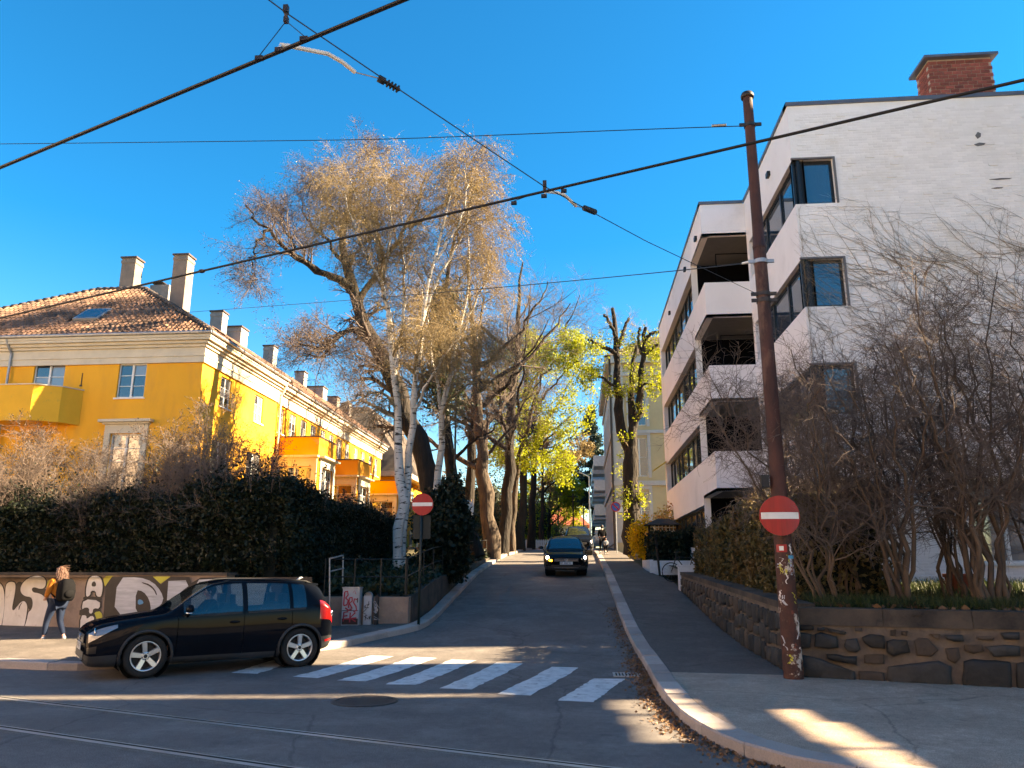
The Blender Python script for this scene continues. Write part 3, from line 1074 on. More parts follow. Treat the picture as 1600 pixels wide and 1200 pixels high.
K1 = "1090,700 1165,695 1170,750 1240,695 1280,740 1230,790 1200,850 1260,960 1150,970 1080,965"
for s in (A1, T1, K1):
    spray('graffiti_backing', Z6, s, M['gblack'], .045, 1)
spray('graffiti_backing', Z6, "1130,445 1370,460 1350,520 1120,490", M['gblack'], .01, 1)
spray('graffiti_backing', Z6, "1080,610 1360,600 1290,720 1070,710", M['gblack'], .01, 1)
for s in (A1, T1, K1):
    spray('graffiti_letter', Z6, s, M['gwhite'], 0, 1)
spray('graffiti_patch', Z6, "1235,312 1240,260 1270,240 1295,262 1296,312", M['gblack'], 0, 1)
spray('graffiti_patch', Z6, "1270,655 1370,640 1385,770 1320,775 1290,710", M['gyellow'], 0, 1)
spray('graffiti_backing', Z5, "765,500 782,260 830,192 1150,188 1190,250 1260,192 1400,195 1410,240 1480,200 2300,195 2300,500 1500,560", M['gblack'], 0, 0)
spray('graffiti_patch', Z5, "1130,192 1260,192 1185,246", M['gyellow'], 0, 0)
spray('graffiti_letter', Z5, "872,200 1030,196 1130,230 1190,300 1212,370 1150,440 1090,485 842,486", M['gsilver'], 0, 1)
spray('graffiti_patch', Z5, "1005,290 1060,300 1105,360 1118,440 1100,470 1003,470", M['gblack'], 0, 1)
spray('graffiti_patch', Z5, "1020,360 1050,362 1066,390 1020,402", M['gblue'], 0, 1)
spray('graffiti_letter', Z5, "1245,225 1372,220 1392,262 1330,310 1360,486 1225,486", M['gsilver'], 0, 0)
spray('graffiti_letter', Z5, "1470,215 1620,208 1640,300 1660,486 1400,486 1420,300", M['gsilver'], 0, 0)
spray('graffiti_letter', Z5, "1700,212 1900,208 2000,260 2010,486 1720,486", M['gsilver'], 0, 0)
spray('graffiti_line', Z5, "1050,232 1110,248 1150,290 1164,328 1156,330 1138,290 1100,258 1050,240", M['gblack'], 0, 1)

# front wall of the planting bed and its side along the street
bw = thing('bed_wall', (-5.4, 20.3, .4), 'low brown plastered wall fronting the birch planting bed at the corner', 'wall')
mb = MB()
mb.box(-6.75, -4.42, 20.2, 20.5, 0, 1.05)
obj('front_leg', mb, M['lwall'], bw)
mb = MB()
for y in np.arange(20.5, 46, 1.0):
    za, zb = zs(y) - .1, zs(y + 1) - .1
    xa, xb = bxw(y), bxw(y + 1)
    mb.add([(xa - .25, y, za), (xa, y, za), (xb, y + 1, zb), (xb - .25, y + 1, zb), (xa - .25, y, zbed(y) + .06), (xa, y, zbed(y) + .06), (xb, y + 1, zbed(y + 1) + .06), (xb - .25, y + 1, zbed(y + 1) + .06)],
           [(4, 5, 6, 7), (0, 1, 5, 4), (1, 2, 6, 5), (2, 3, 7, 6), (3, 0, 4, 7)])
obj('side_leg', mb, M['coping'], bw)

# ------------------------------------------------------------------ facade and window builders
def facade(F, W, z0, z1, openings, reveal=.12, mb=None, u_start=0.0):
    """wall sheet with real openings and reveals; openings = (u0,u1,z0,z1)"""
    mb = mb or MB()
    us = sorted({u_start, W} | {round(o[0], 4) for o in openings} | {round(o[1], 4) for o in openings})
    zz = sorted({z0, z1} | {round(o[2], 4) for o in openings} | {round(o[3], 4) for o in openings})
    us = [u for u in us if u_start - 1e-6 <= u <= W + 1e-6]
    zz = [z for z in zz if z0 - 1e-6 <= z <= z1 + 1e-6]
    for i in range(len(us) - 1):
        for j in range(len(zz) - 1):
            uc, zc = (us[i] + us[i + 1]) / 2, (zz[j] + zz[j + 1]) / 2
            if any(o[0] < uc < o[1] and o[2] < zc < o[3] for o in openings):
                continue
            mb.add([F.w(us[i], 0, zz[j]), F.w(us[i + 1], 0, zz[j]), F.w(us[i + 1], 0, zz[j + 1]), F.w(us[i], 0, zz[j + 1])], [(0, 1, 2, 3)])
    for (a, b, c, d) in openings:
        P = [(a, c), (b, c), (b, d), (a, d)]
        for k in range(4):
            if (k == 3 and a <= u_start + 1e-6) or (k == 1 and b >= W - 1e-6):
                continue
            p, q = P[k], P[(k + 1) % 4]
            mb.add([F.w(p[0], 0, p[1]), F.w(q[0], 0, q[1]), F.w(q[0], -reveal, q[1]), F.w(p[0], -reveal, p[1])], [(3, 2, 1, 0)])
    return mb

def window(parent, F, u0, u1, z0, z1, cols=2, rows=3, fm='wpaint', gm='glass', inset=.08, fw=.055, sill=True, back=True, split=True, mw=.03, center=.09):
    """casement window: frame with mullions, one pane per light"""
    mb = MB()
    n1, n0 = -inset, -inset - .07
    mb.fbox(F, u0, u0 + fw, n0, n1, z0, z1)
    mb.fbox(F, u1 - fw, u1, n0, n1, z0, z1)
    mb.fbox(F, u0 + fw, u1 - fw, n0, n1, z1 - fw, z1)
    mb.fbox(F, u0 + fw, u1 - fw, n0, n1, z0, z0 + fw)
    iu0, iu1, iz0, iz1 = u0 + fw, u1 - fw, z0 + fw, z1 - fw
    cw = (iu1 - iu0) / cols
    for c in range(1, cols):
        uc = iu0 + cw * c
        h = center / 2 if (cols == 2 or c == cols // 2) else mw
        mb.fbox(F, uc - h, uc + h, n0, n1 + .012, iz0, iz1)
    rh = (iz1 - iz0) / rows
    for r in range(1, rows):
        mb.fbox(F, iu0, iu1, n0 + .01, n1 - .01, iz0 + rh * r - mw / 2, iz0 + rh * r + mw / 2)
    o = obj('window', mb, M[fm], parent)
    for c in range(cols):
        for r in range(rows):
            g = MB()
            a, b = iu0 + cw * c, iu0 + cw * (c + 1)
            e, f = iz0 + rh * r, iz0 + rh * (r + 1)
            dn = -inset - .045 + random.uniform(-.002, .002)
            tl = random.uniform(-.004, .004)
            g.fbox(F, a, b, dn - .006, dn, e, f)
            gx = obj('pane', g, M[gm if isinstance(gm, str) else random.choice(gm)], o)
    if sill:
        s = MB()
        s.fbox(F, u0 - .07, u1 + .07, -.04, .07, z0 - .07, z0 - .004)
        obj('sill', s, M[fm], o)
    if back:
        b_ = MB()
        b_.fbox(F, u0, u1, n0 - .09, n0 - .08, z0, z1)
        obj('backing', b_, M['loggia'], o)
    return o

def chimney(parent, x, y, w, d, z0, z1, mat, capm='tiledark', capo=.07):
    mb = MB()
    mb.box(x - w / 2, x + w / 2, y - d / 2, y + d / 2, z0, z1)
    mb.box(x - w / 2 - .03, x + w / 2 + .03, y - d / 2 - .03, y + d / 2 + .03, z1 - .28, z1 - .12)
    c = obj('chimney', mb, M[mat], parent)
    k = MB()
    k.box(x - w / 2 - capo, x + w / 2 + capo, y - d / 2 - capo, y + d / 2 + capo, z1 + .002, z1 + .09)
    obj('chimney_cap', k, M[capm], c)
    return c

# ------------------------------------------------------------------ yellow corner house
XF, YF = -16.67, 32.0
XL = -33.0
yh = thing('yellow_house', (-22, 34, 1.6), 'yellow plastered corner house with hipped tile roof, tall chimneys and a balcony', 'house')
Ff = Fr((XL, YF, 0), (XF, YF, 0))
Fs = Fr((XF, YF, 0), (XF, YF + 8.9, 0))
fu = lambda px, py: on_plane(px, py, (XL, YF), (XF, YF))[0] - XL
def frect(x0, x1, y0, y1):
    return (fu(x0, y0), fu(x1, y0), float(at((x0 + x1) / 2, y1, YF)[2]), float(at((x0 + x1) / 2, y0, YF)[2]))
W1 = frect(55, 103, 568, 628)
W2 = frect(187, 230, 568, 621)
W3 = frect(174, 222, 678, 765)
extra = [(XF - XL - 12.6, XF - XL - 11.3, 9.2, 10.76)]
ops = [W1, W2, W3] + extra
obj('front_wall', facade(Ff, Ff.W, 0, 10.72, ops), M['yellow'], yh)
sops = [(33.86 - YF, 35.0 - YF, 9.15, 10.57), (37.75 - YF, 38.85 - YF, 9.15, 10.57), (33.5 - YF, 35.2 - YF, 5.3, 7.5), (37.3 - YF, 39.0 - YF, 5.3, 7.5)]
obj('side_wall', facade(Fs, Fs.W, 0, 10.72, sops), M['yellow'], yh)
mb = MB()
mb.box(XL, XF - .4, YF + 8.88, YF + 9, 0, 11.4)
mb.box(XL, XL + .1, YF + .13, YF + 8.8, 0, 11.4)
mb.box(XL + .2, XF - .3, YF + .35, YF + 8.7, 11.2, 11.38)
obj('rear_wall', mb, M['yellow'], yh)
for k, o in enumerate([W1, W2] + extra):
    window(yh, Ff, *o, cols=2, rows=3, gm=('glass', 'glassc', 'glassc'))
window(yh, Ff, *W3, cols=2, rows=4, gm=('glass', 'glass', 'glassc'), sill=False)
for o in sops[:2]:
    window(yh, Fs, *o, cols=2, rows=3, gm=('glass', 'glassc'))
for o in sops[2:]:
    window(yh, Fs, *o, cols=2, rows=3, gm=('glass', 'glassc'), sill=False)
# frieze and cornice
mb = MB()
mb.fbox(Ff, 0, Ff.W + .10, 0, .10, 10.725, 11.0)
mb.fbox(Ff, 0, Ff.W + .14, 0, .14, 11.002, 11.06)
mb.fbox(Ff, 0, Ff.W + .10, 0, .10, 11.062, 11.42)
mb.fbox(Fs, .001, Fs.W, 0, .10, 10.725, 11.0)
mb.fbox(Fs, .001, Fs.W, 0, .14, 11.002, 11.06)
mb.fbox(Fs, .001, Fs.W, 0, .10, 11.062, 11.42)
obj('frieze', mb, M['cream'], yh)
mb = MB()
for k, (n_, z) in enumerate(((.2, 11.425), (.32, 11.55), (.46, 11.68), (.5, 11.8))):
    zt = (11.545, 11.675, 11.795, 11.92)[k]
    mb.fbox(Ff, -.3, Ff.W + n_, -.2, n_, z, zt)
    mb.fbox(Fs, .2, Fs.W, -.2, n_, z, zt)
obj('cornice', mb, M['cream'], yh)
mb = MB()
mb.tube([Ff.w(-.4, .56, 11.99), Ff.w(Ff.W + .56, .56, 11.99), ], .075, 8)
mb.tube([Fs.w(-.56, .56, 11.985), Fs.w(Fs.W, .56, 11.985)], .075, 8)
obj('gutter', mb, M['zinc'], yh)
mb = MB()
ud = 25.82
ux = -25.82 - XL
mb.tube([Ff.w(ux, .5, 11.9), Ff.w(ux, .42, 11.7), Ff.w(ux + .05, .16, 11.3), Ff.w(ux + .05, .15, 2)], .055, 8)
obj('downpipe', mb, M['zinc'], yh)
mb = MB()
mb.tube([Fs.w(Fs.W - .1, .5, 11.9), Fs.w(Fs.W - .1, .36, 11.5), Fs.w(Fs.W - .1, .16, 11.1), Fs.w(Fs.W - .1, .14, 1.5)], .065, 8)
obj('downpipe', mb, M['cream'], yh)
# wall anchors
for (px, py0, py1) in ((129, 583, 603), (127.5, 582, 604), (30, 583, 604)):
    mb = MB()
    a, b = fu(px, py0), float(at(px, py0, YF)[2])
    mb.fbox(Ff, a, a + .03, .002, .03, b - .55, b)
    mb.fbox(Ff, a - .05, a + .06, .002, .035, b - .62, b - .55)
    obj('wall_anchor', mb, M['iron'], yh)
    break
# portal surround of the lower window
mb = MB()
a, b = W3[0], W3[1]
mb.fbox(Ff, a - .28, a - .02, 0, .09, 2.0, W3[3] + .02)
mb.fbox(Ff, b + .02, b + .28, 0, .09, 2.0, W3[3] + .02)
mb.fbox(Ff, a - .28, b + .28, 0, .09, W3[3] + .022, W3[3] + .42)
mb.fbox(Ff, a - .36, b + .36, 0, .2, W3[3] + .422, W3[3] + .5)
mb.fbox(Ff, a - .48, b + .48, 0, .36, W3[3] + .502, W3[3] + .62)
obj('window_hood', mb, M['cream'], yh)
# balcony with chamfered end
bx1 = -22.2
top, bot = 9.52, 7.95
pts = [(-32, YF - 1.35), (-24.0, YF - 1.35), (-22.75, YF - .85), (bx1, YF - .02)]
pts = [(-32, YF - 1.4), (-23.5, YF - 1.4), (-22.6, YF - .8), (-22.15, YF - .01)]
mb = MB()
inner = [(-32, YF - 1.28), (-23.55, YF - 1.28), (-22.72, YF - .74), (-22.27, YF - .01)]
for k in range(3):
    p, q, pi_, qi = pts[k], pts[k + 1], inner[k], inner[k + 1]
    mb.add([(*p, bot), (*q, bot), (*qi, bot), (*pi_, bot), (*p, top), (*q, top), (*qi, top), (*pi_, top)],
           [(0, 3, 2, 1), (4, 5, 6, 7), (0, 1, 5, 4), (2, 3, 7, 6)])
mb.add([(*p, bot + .02) for p in pts] + [(-32, YF - .01, bot + .02)], [(0, 1, 2, 3, 4)])
mb.add([(*p, bot + .25) for p in inner] + [(-32, YF - .01, bot + .25)], [(0, 1, 2, 3, 4)])
bal = obj('balcony', mb, M['balcony_y'], yh)
mb = MB()
o2 = [(-32, YF - 1.44), (-23.48, YF - 1.44), (-22.56, YF - .82), (-22.1, YF - .01)]
i2 = [(-32, YF - 1.24), (-23.58, YF - 1.24), (-22.76, YF - .72), (-22.31, YF - .01)]
for k in range(3):
    p, q, pi_, qi = o2[k], o2[k + 1], i2[k], i2[k + 1]
    mb.add([(*p, top + .002), (*q, top + .002), (*qi, top + .002), (*pi_, top + .002), (*p, top + .05), (*q, top + .05), (*qi, top + .05), (*pi_, top + .05)],
           [(0, 3, 2, 1), (4, 5, 6, 7), (0, 1, 5, 4), (2, 3, 7, 6)])
obj('parapet_cap', mb, M['cream'], bal)
# hipped roof
EZ = 12.0
ex0, ex1, ey0, ey1 = XL - .5, XF + .55, YF - .55, YF + 9.45
rz, ry = 16.05, (ey0 + ey1) / 2
rx0, rx1 = -25.2, -22.6
mb = MB()
mb.add([(ex0, ey0, EZ), (ex1, ey0, EZ), (ex1, ey1, EZ), (ex0, ey1, EZ), (rx0, ry, rz), (rx1, ry, rz)],
       [(0, 1, 5, 4), (1, 2, 5), (2, 3, 4, 5), (3, 0, 4), (0, 3, 2, 1)])
rf = obj('roof', mb, M['brownroof'], yh)
def pantiles(name, O, Uv, Sv, W, L, inside, parent, mat, tw=.24, th=.33):
    """rows of curved tiles on the slope O + u*Uv + s*Sv"""
    O, Uv, Sv = (np.array(a, float) for a in (O, Uv, Sv))
    Nv = np.cross(Uv, Sv)
    Nv /= np.linalg.norm(Nv)
    mb = MB()
    rows, cols = int(L / th), int(W / tw)
    for r in range(rows):
        for c in range(cols):
            u0, s0 = c * tw, r * th
            if not inside(u0 + tw / 2, s0 + th / 2):
                continue
            b = len(mb.v)
            j = random.uniform(-.008, .008)
            for s, lift in ((s0 - .02, .075 + j), (s0 + th + .03, .03 + j)):
                for k in range(6):
                    t = k / 5
                    h = .055 * math.sin(t * math.pi * 2 + .4)
                    q = O + Uv * (u0 + t * tw * 1.06) + Sv * s + Nv * (lift + h)
                    mb.v.append(tuple(q))
            for k in range(6):
                t = k / 5
                h = .055 * math.sin(t * math.pi * 2 + .4)
                q = O + Uv * (u0 + t * tw * 1.06) + Sv * (s0 - .02) + Nv * (.035 + j + h)
                mb.v.append(tuple(q))
            for k in range(5):
                mb.f.append((b + k, b + k + 1, b + 7 + k, b + 6 + k)); mb.m.append(0)
                mb.f.append((b + 12 + k, b + 13 + k, b + k + 1, b + k)); mb.m.append(0)
    o = obj(name, mb, mat, parent)
    o['kind'] = 'stuff'
    return o
sl = np.array([0, ry - ey0, rz - EZ])
SL = np.linalg.norm(sl)
def in_front(u, s):
    t = s / SL
    x = ex0 + u
    return ex0 + t * (rx0 - ex0) < x < ex1 + t * (rx1 - ex1) - .05 and not (abs(x + 23.35 - .25) < .72 and 1.75 < s < 3.15)
pantiles('roof_tiles', (ex0, ey0, EZ), (1, 0, 0), sl / SL, ex1 - ex0, SL, in_front, rf, M['tile'])
sr = np.array([rx1 - ex1, 0, rz - EZ])
SR = np.hypot(rx1 - ex1, rz - EZ)
sr2 = sr / SR
pantiles('roof_tiles', (ex1, ey0, EZ), (0, 1, 0), sr2, ey1 - ey0, SR, lambda u, s: abs(u - (ry - ey0)) < (ry - ey0) * (1 - s / SR), rf, M['tile'])
mb = MB()
for a, b in (((ex1, ey0, EZ), (rx1, ry, rz)), ((ex0, ey0, EZ), (rx0, ry, rz)), ((rx0, ry, rz), (rx1, ry, rz)), ((ex1, ey1, EZ), (rx1, ry, rz))):
    a, b = np.array(a), np.array(b)
    n = int(np.linalg.norm(b - a) / .36)
    for i in range(n):
        p, q = a + (b - a) * i / n, a + (b - a) * (i + 1.08) / n
        mb.tube([p + [0, 0, .06], q + [0, 0, .04]], [.13, .1], 8)
hr = sobj('ridge_tiles', mb, M['tiledark'], rf)
hr['kind'] = 'stuff'
# skylight lying in the front slope
FSy = lambda u, s, n: tuple(np.array([ex0, ey0, EZ]) + np.array([1, 0, 0]) * u + sl / SL * s + np.cross([1, 0, 0], sl / SL) * n)
uc = -23.1 - ex0
mb = MB()
c8 = [FSy(u, s, n) for n in (0, .14) for (u, s) in ((uc - .62, 1.8), (uc + .62, 1.8), (uc + .62, 3.1), (uc - .62, 3.1))]
mb.add(c8, [(4, 5, 6, 7), (0, 1, 5, 4), (1, 2, 6, 5), (2, 3, 7, 6), (3, 0, 4, 7)])
sk = obj('skylight', mb, M['zinc'], rf)
mb = MB()
mb.add([FSy(u, s, .15) for (u, s) in ((uc - .52, 1.92), (uc + .52, 1.92), (uc + .52, 3.0), (uc - .52, 3.0))], [(0, 1, 2, 3)])
sk2 = obj('skylight_pane', mb, M['glassb'], rf)
chimney(yh, -23.9, 37.2, .78, .7, 15.0, 18.0, 'chim')
chimney(yh, -21.55, 38.2, .8, .75, 14.0, 18.5, 'chim')
mb = MB()
q0, q1 = at(232, 470, 38.6), at(262, 442, 38.6)
mb.box(q0[0], q1[0] + .1, 38.6, 39.6, 14.6, q1[2] - .1)
vb = obj('vent_box', mb, M['chimg'], yh)
mb = MB()
mb.box(q0[0] + .02, q0[0] + .5, 38.9, 39.4, q1[2] - .1, q1[2] + .12)
mb.box(q0[0] - .1, q0[0] + .62, 38.8, 39.5, q1[2] + .122, q1[2] + .17)
obj('vent_cowl', mb, M['iron'], vb)
mb = MB()
mb.cyl((q0[0] + .55, 38.45, 15.1), .06, (0, 0, 1), .7, 10)
obj('vent_pipe', mb, M['steel'], yh)

# ------------------------------------------------------------------ yellow terrace running up the street
XT = XF - .35
YT0, YT1 = YF + 9.0, 65.0
yt = thing('yellow_terrace', (XT - 4, 52, 2), 'long yellow terrace with white cornice and three square bays stepping up the street', 'house')
Ft = Fr((XT, YT0, 0), (XT, YT1, 0))
wins = []
for y in (41.75, 43.75, 45.6, 47.4, 49.3, 51.1, 53.0, 54.9, 57.2, 59.2, 61.3, 63.2):
    wins.append((y - YT0 - .15, y - YT0 + .95, 9.25, 10.72))
obj('street_wall', facade(Ft, Ft.W, 0, 10.85, wins), M['yellow'], yt)
for w in wins:
    window(yt, Ft, *w, cols=2, rows=3, gm=('glass', 'glassc'), sill=True)
mb = MB()
mb.box(XT - 9, XT - .3, YT1 - .1, YT1, 0, 11.5)
mb.box(XT - 9, XT - 8.9, YT0 + .6, YT1 - .1, 0, 11.5)
obj('rear_wall', mb, M['yellow'], yt)
mb = MB()
mb.fbox(Ft, 0, Ft.W, 0, .1, 10.852, 11.42)
obj('frieze', mb, M['cream'], yt)
mb = MB()
for n_, z, zt in ((.2, 11.425, 11.55), (.34, 11.552, 11.68), (.5, 11.682, 11.9)):
    mb.fbox(Ft, 0.0, Ft.W + .3, -.2, n_, z, zt)
obj('cornice', mb, M['cream'], yt)
mb = MB()
mb.tube([Ft.w(.5, .56, 11.96), Ft.w(Ft.W + .3, .56, 11.96)], .075, 8)
obj('gutter', mb, M['zinc'], yt)
mb = MB()
tx1, tx0, tr = XT + .58, XT - 9.4, 15.6
mb.add([(tx1, YT0 + .3, 11.98), (tx1, YT1 + .3, 11.98), (XT - 4.4, YT1 + .3, tr), (XT - 4.4, YT0 + .3, tr), (tx0, YT0 + .3, 11.98), (tx0, YT1 + .3, 11.98)],
       [(0, 1, 2, 3), (3, 2, 5, 4), (1, 5, 2), (0, 3, 4), (0, 4, 5, 1)])
tr_ = obj('roof', mb, M['brownroof'], yt)
ts = np.array([-(4.98), 0, tr - 11.98])
tl = np.linalg.norm(ts)
pantiles('roof_tiles', (tx1, YT0 + .45, 11.98), (0, 1, 0), ts / tl, YT1 - YT0, tl, lambda u, s: s < tl - .1, tr_, M['tile'], tw=.3, th=.5)
for (px, py, Y, w, d, h, mat) in ((343, 490, 43, .75, .7, 1.6, 'chimg'), (367, 515, 44.8, 1.3, 1.0, 1.0, 'chimg'), (423, 543, 50, .72, .7, 1.75, 'chimg'), (471, 583, 55.5, .7, .7, 1.7, 'chimg'),
                                  (494, 607, 58.5, 1.5, 1.0, 1.2, 'chimg'), (522, 622, 62, .8, .8, 1.2, 'chim'), (541, 632, 64, .75, .75, 1.4, 'chim')):
    p = at(px, py, Y)
    chimney(yt, p[0], Y, w, d, p[2] - 3.4, p[2], mat)
mb = MB()
for (px, py, Y) in ((436, 583, 51.5), (455, 592, 53)):
    p = at(px, py, Y)
    mb.cyl((p[0], Y, p[2] - 1.2), .14, (0, 0, 1), 1.2, 10)
    mb.cyl((p[0], Y, p[2] - .02), .22, (0, 0, 1), .1, 10)
obj('vent_pipe', mb, M['iron'], yt)
def bay(y0, y1, x1, zt, wz0, wz1):
    """square bay with a balcony parapet on top"""
    x0 = XT
    Fb = Fr((x0, y0, 0), (x1, y0, 0))
    Fc = Fr((x1, y0, 0), (x1, y1, 0))
    Fd = Fr((x1, y1, 0), (x0, y1, 0))
    W = Fb.W
    o1 = (.55, W - .35, wz0, wz1)
    W2_ = Fc.W
    o2_ = (.5, W2_ - .5, wz0, wz1)
    mb = facade(Fb, W, 0, zt, [o1])
    facade(Fc, W2_, 0, zt, [o2_], mb=mb)
    facade(Fd, W, 0, zt, [], mb=mb)
    mb.add([Fb.w(0, 0, zt - .9), Fb.w(W, 0, zt - .9), Fd.w(0, 0, zt - .9), Fd.w(W, 0, zt - .9)], [(0, 1, 2, 3)])
    b = obj('bay', mb, M['ochre'], yt)
    mb = MB()
    for F_, w_ in ((Fb, W), (Fc, W2_)):
        mb.fbox(F_, -.02, w_ + .05, -.12, .05, zt + .002, zt + .07)
    obj('parapet_cap', mb, M['tiledark'], b)
    for F_, w_, oo in ((Fb, W, o1), (Fc, W2_, o2_)):
        mb = MB()
        mb.fbox(F_, oo[0] - .3, oo[0] - .01, .002, .08, wz0 - .3, wz1 + .01)
        mb.fbox(F_, oo[1] + .01, oo[1] + .3, .002, .08, wz0 - .3, wz1 + .01)
        mb.fbox(F_, oo[0] - .3, oo[1] + .3, .002, .08, wz1 + .012, wz1 + .5)
        mb.fbox(F_, oo[0] - .42, min(oo[1] + .42, w_ + .1), .002, .34, wz1 + .502, wz1 + .6)
        obj('window_surround', mb, M['cream'], b)
        window(yt, F_, *oo, cols=2, rows=3, gm=('glassc', 'glass', 'glassc'), sill=False)
    return b
bay(40.9, 43.9, -14.2, 8.78, 5.3, 7.15)
bay(48.6, 51.6, -14.2, 8.55, 5.3, 6.95)
bay(59.8, 62.8, -14.2, 8.42, 5.2, 6.8)

# ------------------------------------------------------------------ white apartment block on the right
X1, YG, X2, Y2, Y3 = 6.24, 20.5, 4.65, 26.6, 41.8
XR = 22.0
ZR = 14.82
wb = thing('white_apartment_block', (9, 26, 1.2), 'white modern apartment block with stepped black strip windows and corner loggias', 'apartment block')
Fg = Fr((X1, YG, 0), (XR, YG, 0))
LV = [(11.73, 13.1), (8.69, 10.07), (5.72, 7.05), (2.7, 4.0)]
gops = [(0.0, 1.12, a, b) for (a, b) in LV] + [(3.6, 5.2, 1.9, 4.0), (7.6, 9.0, 1.9, 4.0)]
obj('gable_wall', facade(Fg, Fg.W, 0, ZR, gops, reveal=.14), M['wbrick'], wb)
# individual painted bricks, laid as relief on the gable
mb = MB()
bh, bl = .0795, .262
r = 0
z = 0.9
while z < ZR - .28:
    off = (r % 2) * bl / 2
    u = .32 - off
    while u < 9.6:
        a, b = max(.05, u), u + bl - .012
        c, d = z, z + bh - .012
        if not any(o[0] - .02 < b and a < o[1] + .06 and o[2] - .05 < d and c < o[3] + .07 for o in gops):
            h = random.choice([.003, .004, .005, .004, .006, .009])
            if random.random() < .03: h = .018
            t = .007
            P = [Fg.w(a, .001, c), Fg.w(b, .001, c), Fg.w(b, .001, d), Fg.w(a, .001, d), Fg.w(a + t, h, c + t), Fg.w(b - t, h, c + t), Fg.w(b - t, h, d - t), Fg.w(a + t, h, d - t)]
            mb.add(P, [(4, 5, 6, 7), (0, 1, 5, 4), (1, 2, 6, 5), (2, 3, 7, 6), (3, 0, 4, 7)])
        u += bl
    z += bh
    r += 1
o = obj('painted_bricks', mb, M['wbrick'], wb)
o['kind'] = 'stuff'
# street side of the front block and the stepped rear block
Fa = Fr((X1, Y2, 0), (X1, YG, 0))
aops = [(0.35, Fa.W, a, b) for (a, b) in LV]
obj('side_wall', facade(Fa, Fa.W, 0, ZR, aops, reveal=.14), M['white'], wb)
LG = [(11.76, 13.56), (8.68, 10.46), (5.65, 7.4), (2.6, 4.3)]
WN = [(11.76, 13.3), (8.68, 10.2), (5.65, 7.12), (2.6, 4.05)]
Fl = Fr((X2, Y2, 0), (X1 + .0, Y2, 0))
lops = [(0.0, Fl.W, a, b) for (a, b) in LG]
mb = facade(Fl, Fl.W, 0, ZR - .02, lops, reveal=.14)
Fb2 = Fr((X2, Y3, 0), (X2, Y2, 0))
ld_ = 2.9
bops = [(Fb2.W - ld_, Fb2.W, a, b) for (a, b) in LG] + [(.6, Fb2.W - ld_ - .02, a, b) for (a, b) in WN]
facade(Fb2, Fb2.W, 0, ZR - .02, bops, reveal=.24, mb=mb)
Fe2 = Fr((XR, Y3, 0), (X2, Y3, 0))
facade(Fe2, Fe2.W, 0, ZR - .02, [], mb=mb)
obj('rear_block_wall', mb, M['white'], wb)
# parapets (thickness) inside loggias, soffits and dark back walls
for (a, b) in LG:
    mb = MB()
    mb.box(X2 + .14, X1 + 2.2, Y2 + .141, Y2 + ld_, a - 1.0, a - .9)
    mb.mi = 1
    mb.box(X2 + .0, X1 + 2.2, Y2 + .0, Y2 + ld_ - .0, b + .001, b + .1)
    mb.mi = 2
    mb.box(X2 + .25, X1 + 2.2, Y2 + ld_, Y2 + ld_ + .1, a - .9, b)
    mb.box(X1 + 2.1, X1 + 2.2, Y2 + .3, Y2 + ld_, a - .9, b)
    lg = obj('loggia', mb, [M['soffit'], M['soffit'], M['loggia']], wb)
    mb = MB()
    mb.tube([(X2 + .5, Y2 + .25, b - .62), (X1 + 1.6, Y2 + .25, b - .62)], .018, 6)
    mb.tube([(X2 + .5, Y2 + .25, b - .62), (X2 + .5, Y2 + .25, a - .2)], .018, 6)
    obj('loggia_rail', mb, M['loggia'], lg)
mb = MB()
mb.box(X1 + .3, XR - .01, YG + .3, Y3 - .3, ZR - .45, ZR - .3)
mb.box(X2 + .3, X1 + .3, Y2 + .3, Y3 - .3, ZR - .45, ZR - .3)
obj('roof', mb, M['flash'], wb)
mb = MB()
mb.fbox(Fg, -.04, Fg.W, -.3, .04, ZR + .002, ZR + .12)
mb.fbox(Fa, 0, Fa.W, -.3, .04, ZR + .002, ZR + .118)
mb.fbox(Fl, -.04, Fl.W - .05, -.3, .04, ZR - .018, ZR + .1)
mb.fbox(Fb2, -.04, Fb2.W, -.3, .04, ZR - .018, ZR + .098)
obj('roof_flashing', mb, M['flash'], wb)
# strip windows: black frames with panes
def strip_window(F, u0, u1, z0, z1, posts, inset=.12, gm='glassb', curt=False):
    mb = MB()
    n1, n0 = -inset, -inset - .08
    fw = .07
    mb.fbox(F, u0, u1, n0, n1, z1 - fw, z1)
    mb.fbox(F, u0, u1, n0, n1, z0, z0 + fw)
    edges = [u0] + posts + [u1]
    for k, p in enumerate(edges):
        a = max(u0, p - .06)
        b = min(u1, p + .06)
        mb.fbox(F, a, b, n0 - .002, n1 + .004, z0 + fw, z1 - fw)
    o = obj('strip_window', mb, M['black'], wb)
    for a, b in zip(edges[:-1], edges[1:]):
        g = MB()
        g.fbox(F, a + .02, b - .02, n0 + .03, n0 + .036, z0 + .03, z1 - .03)
        obj('pane', g, M[gm], o)
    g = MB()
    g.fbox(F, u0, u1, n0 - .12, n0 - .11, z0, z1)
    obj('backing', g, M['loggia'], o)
    return o
for (a, b) in LV:
    strip_window(Fg, .02, 1.12, a, b, [.3], gm='glassb')
    strip_window(Fa, .36, Fa.W - .02, a, b, [2.4, 4.2, Fa.W - .28])
for (a, b) in WN:
    strip_window(Fb2, .62, Fb2.W - ld_ - .04, a, b, [1.9, 3.8, 5.0, 7.0, 8.6, 9.8, 11.0], inset=.22, gm='glass')
for (a, b, c, d) in gops[4:]:
    window(wb, Fg, a, b, c, d, cols=2, rows=1, gm='glassc', inset=.1)
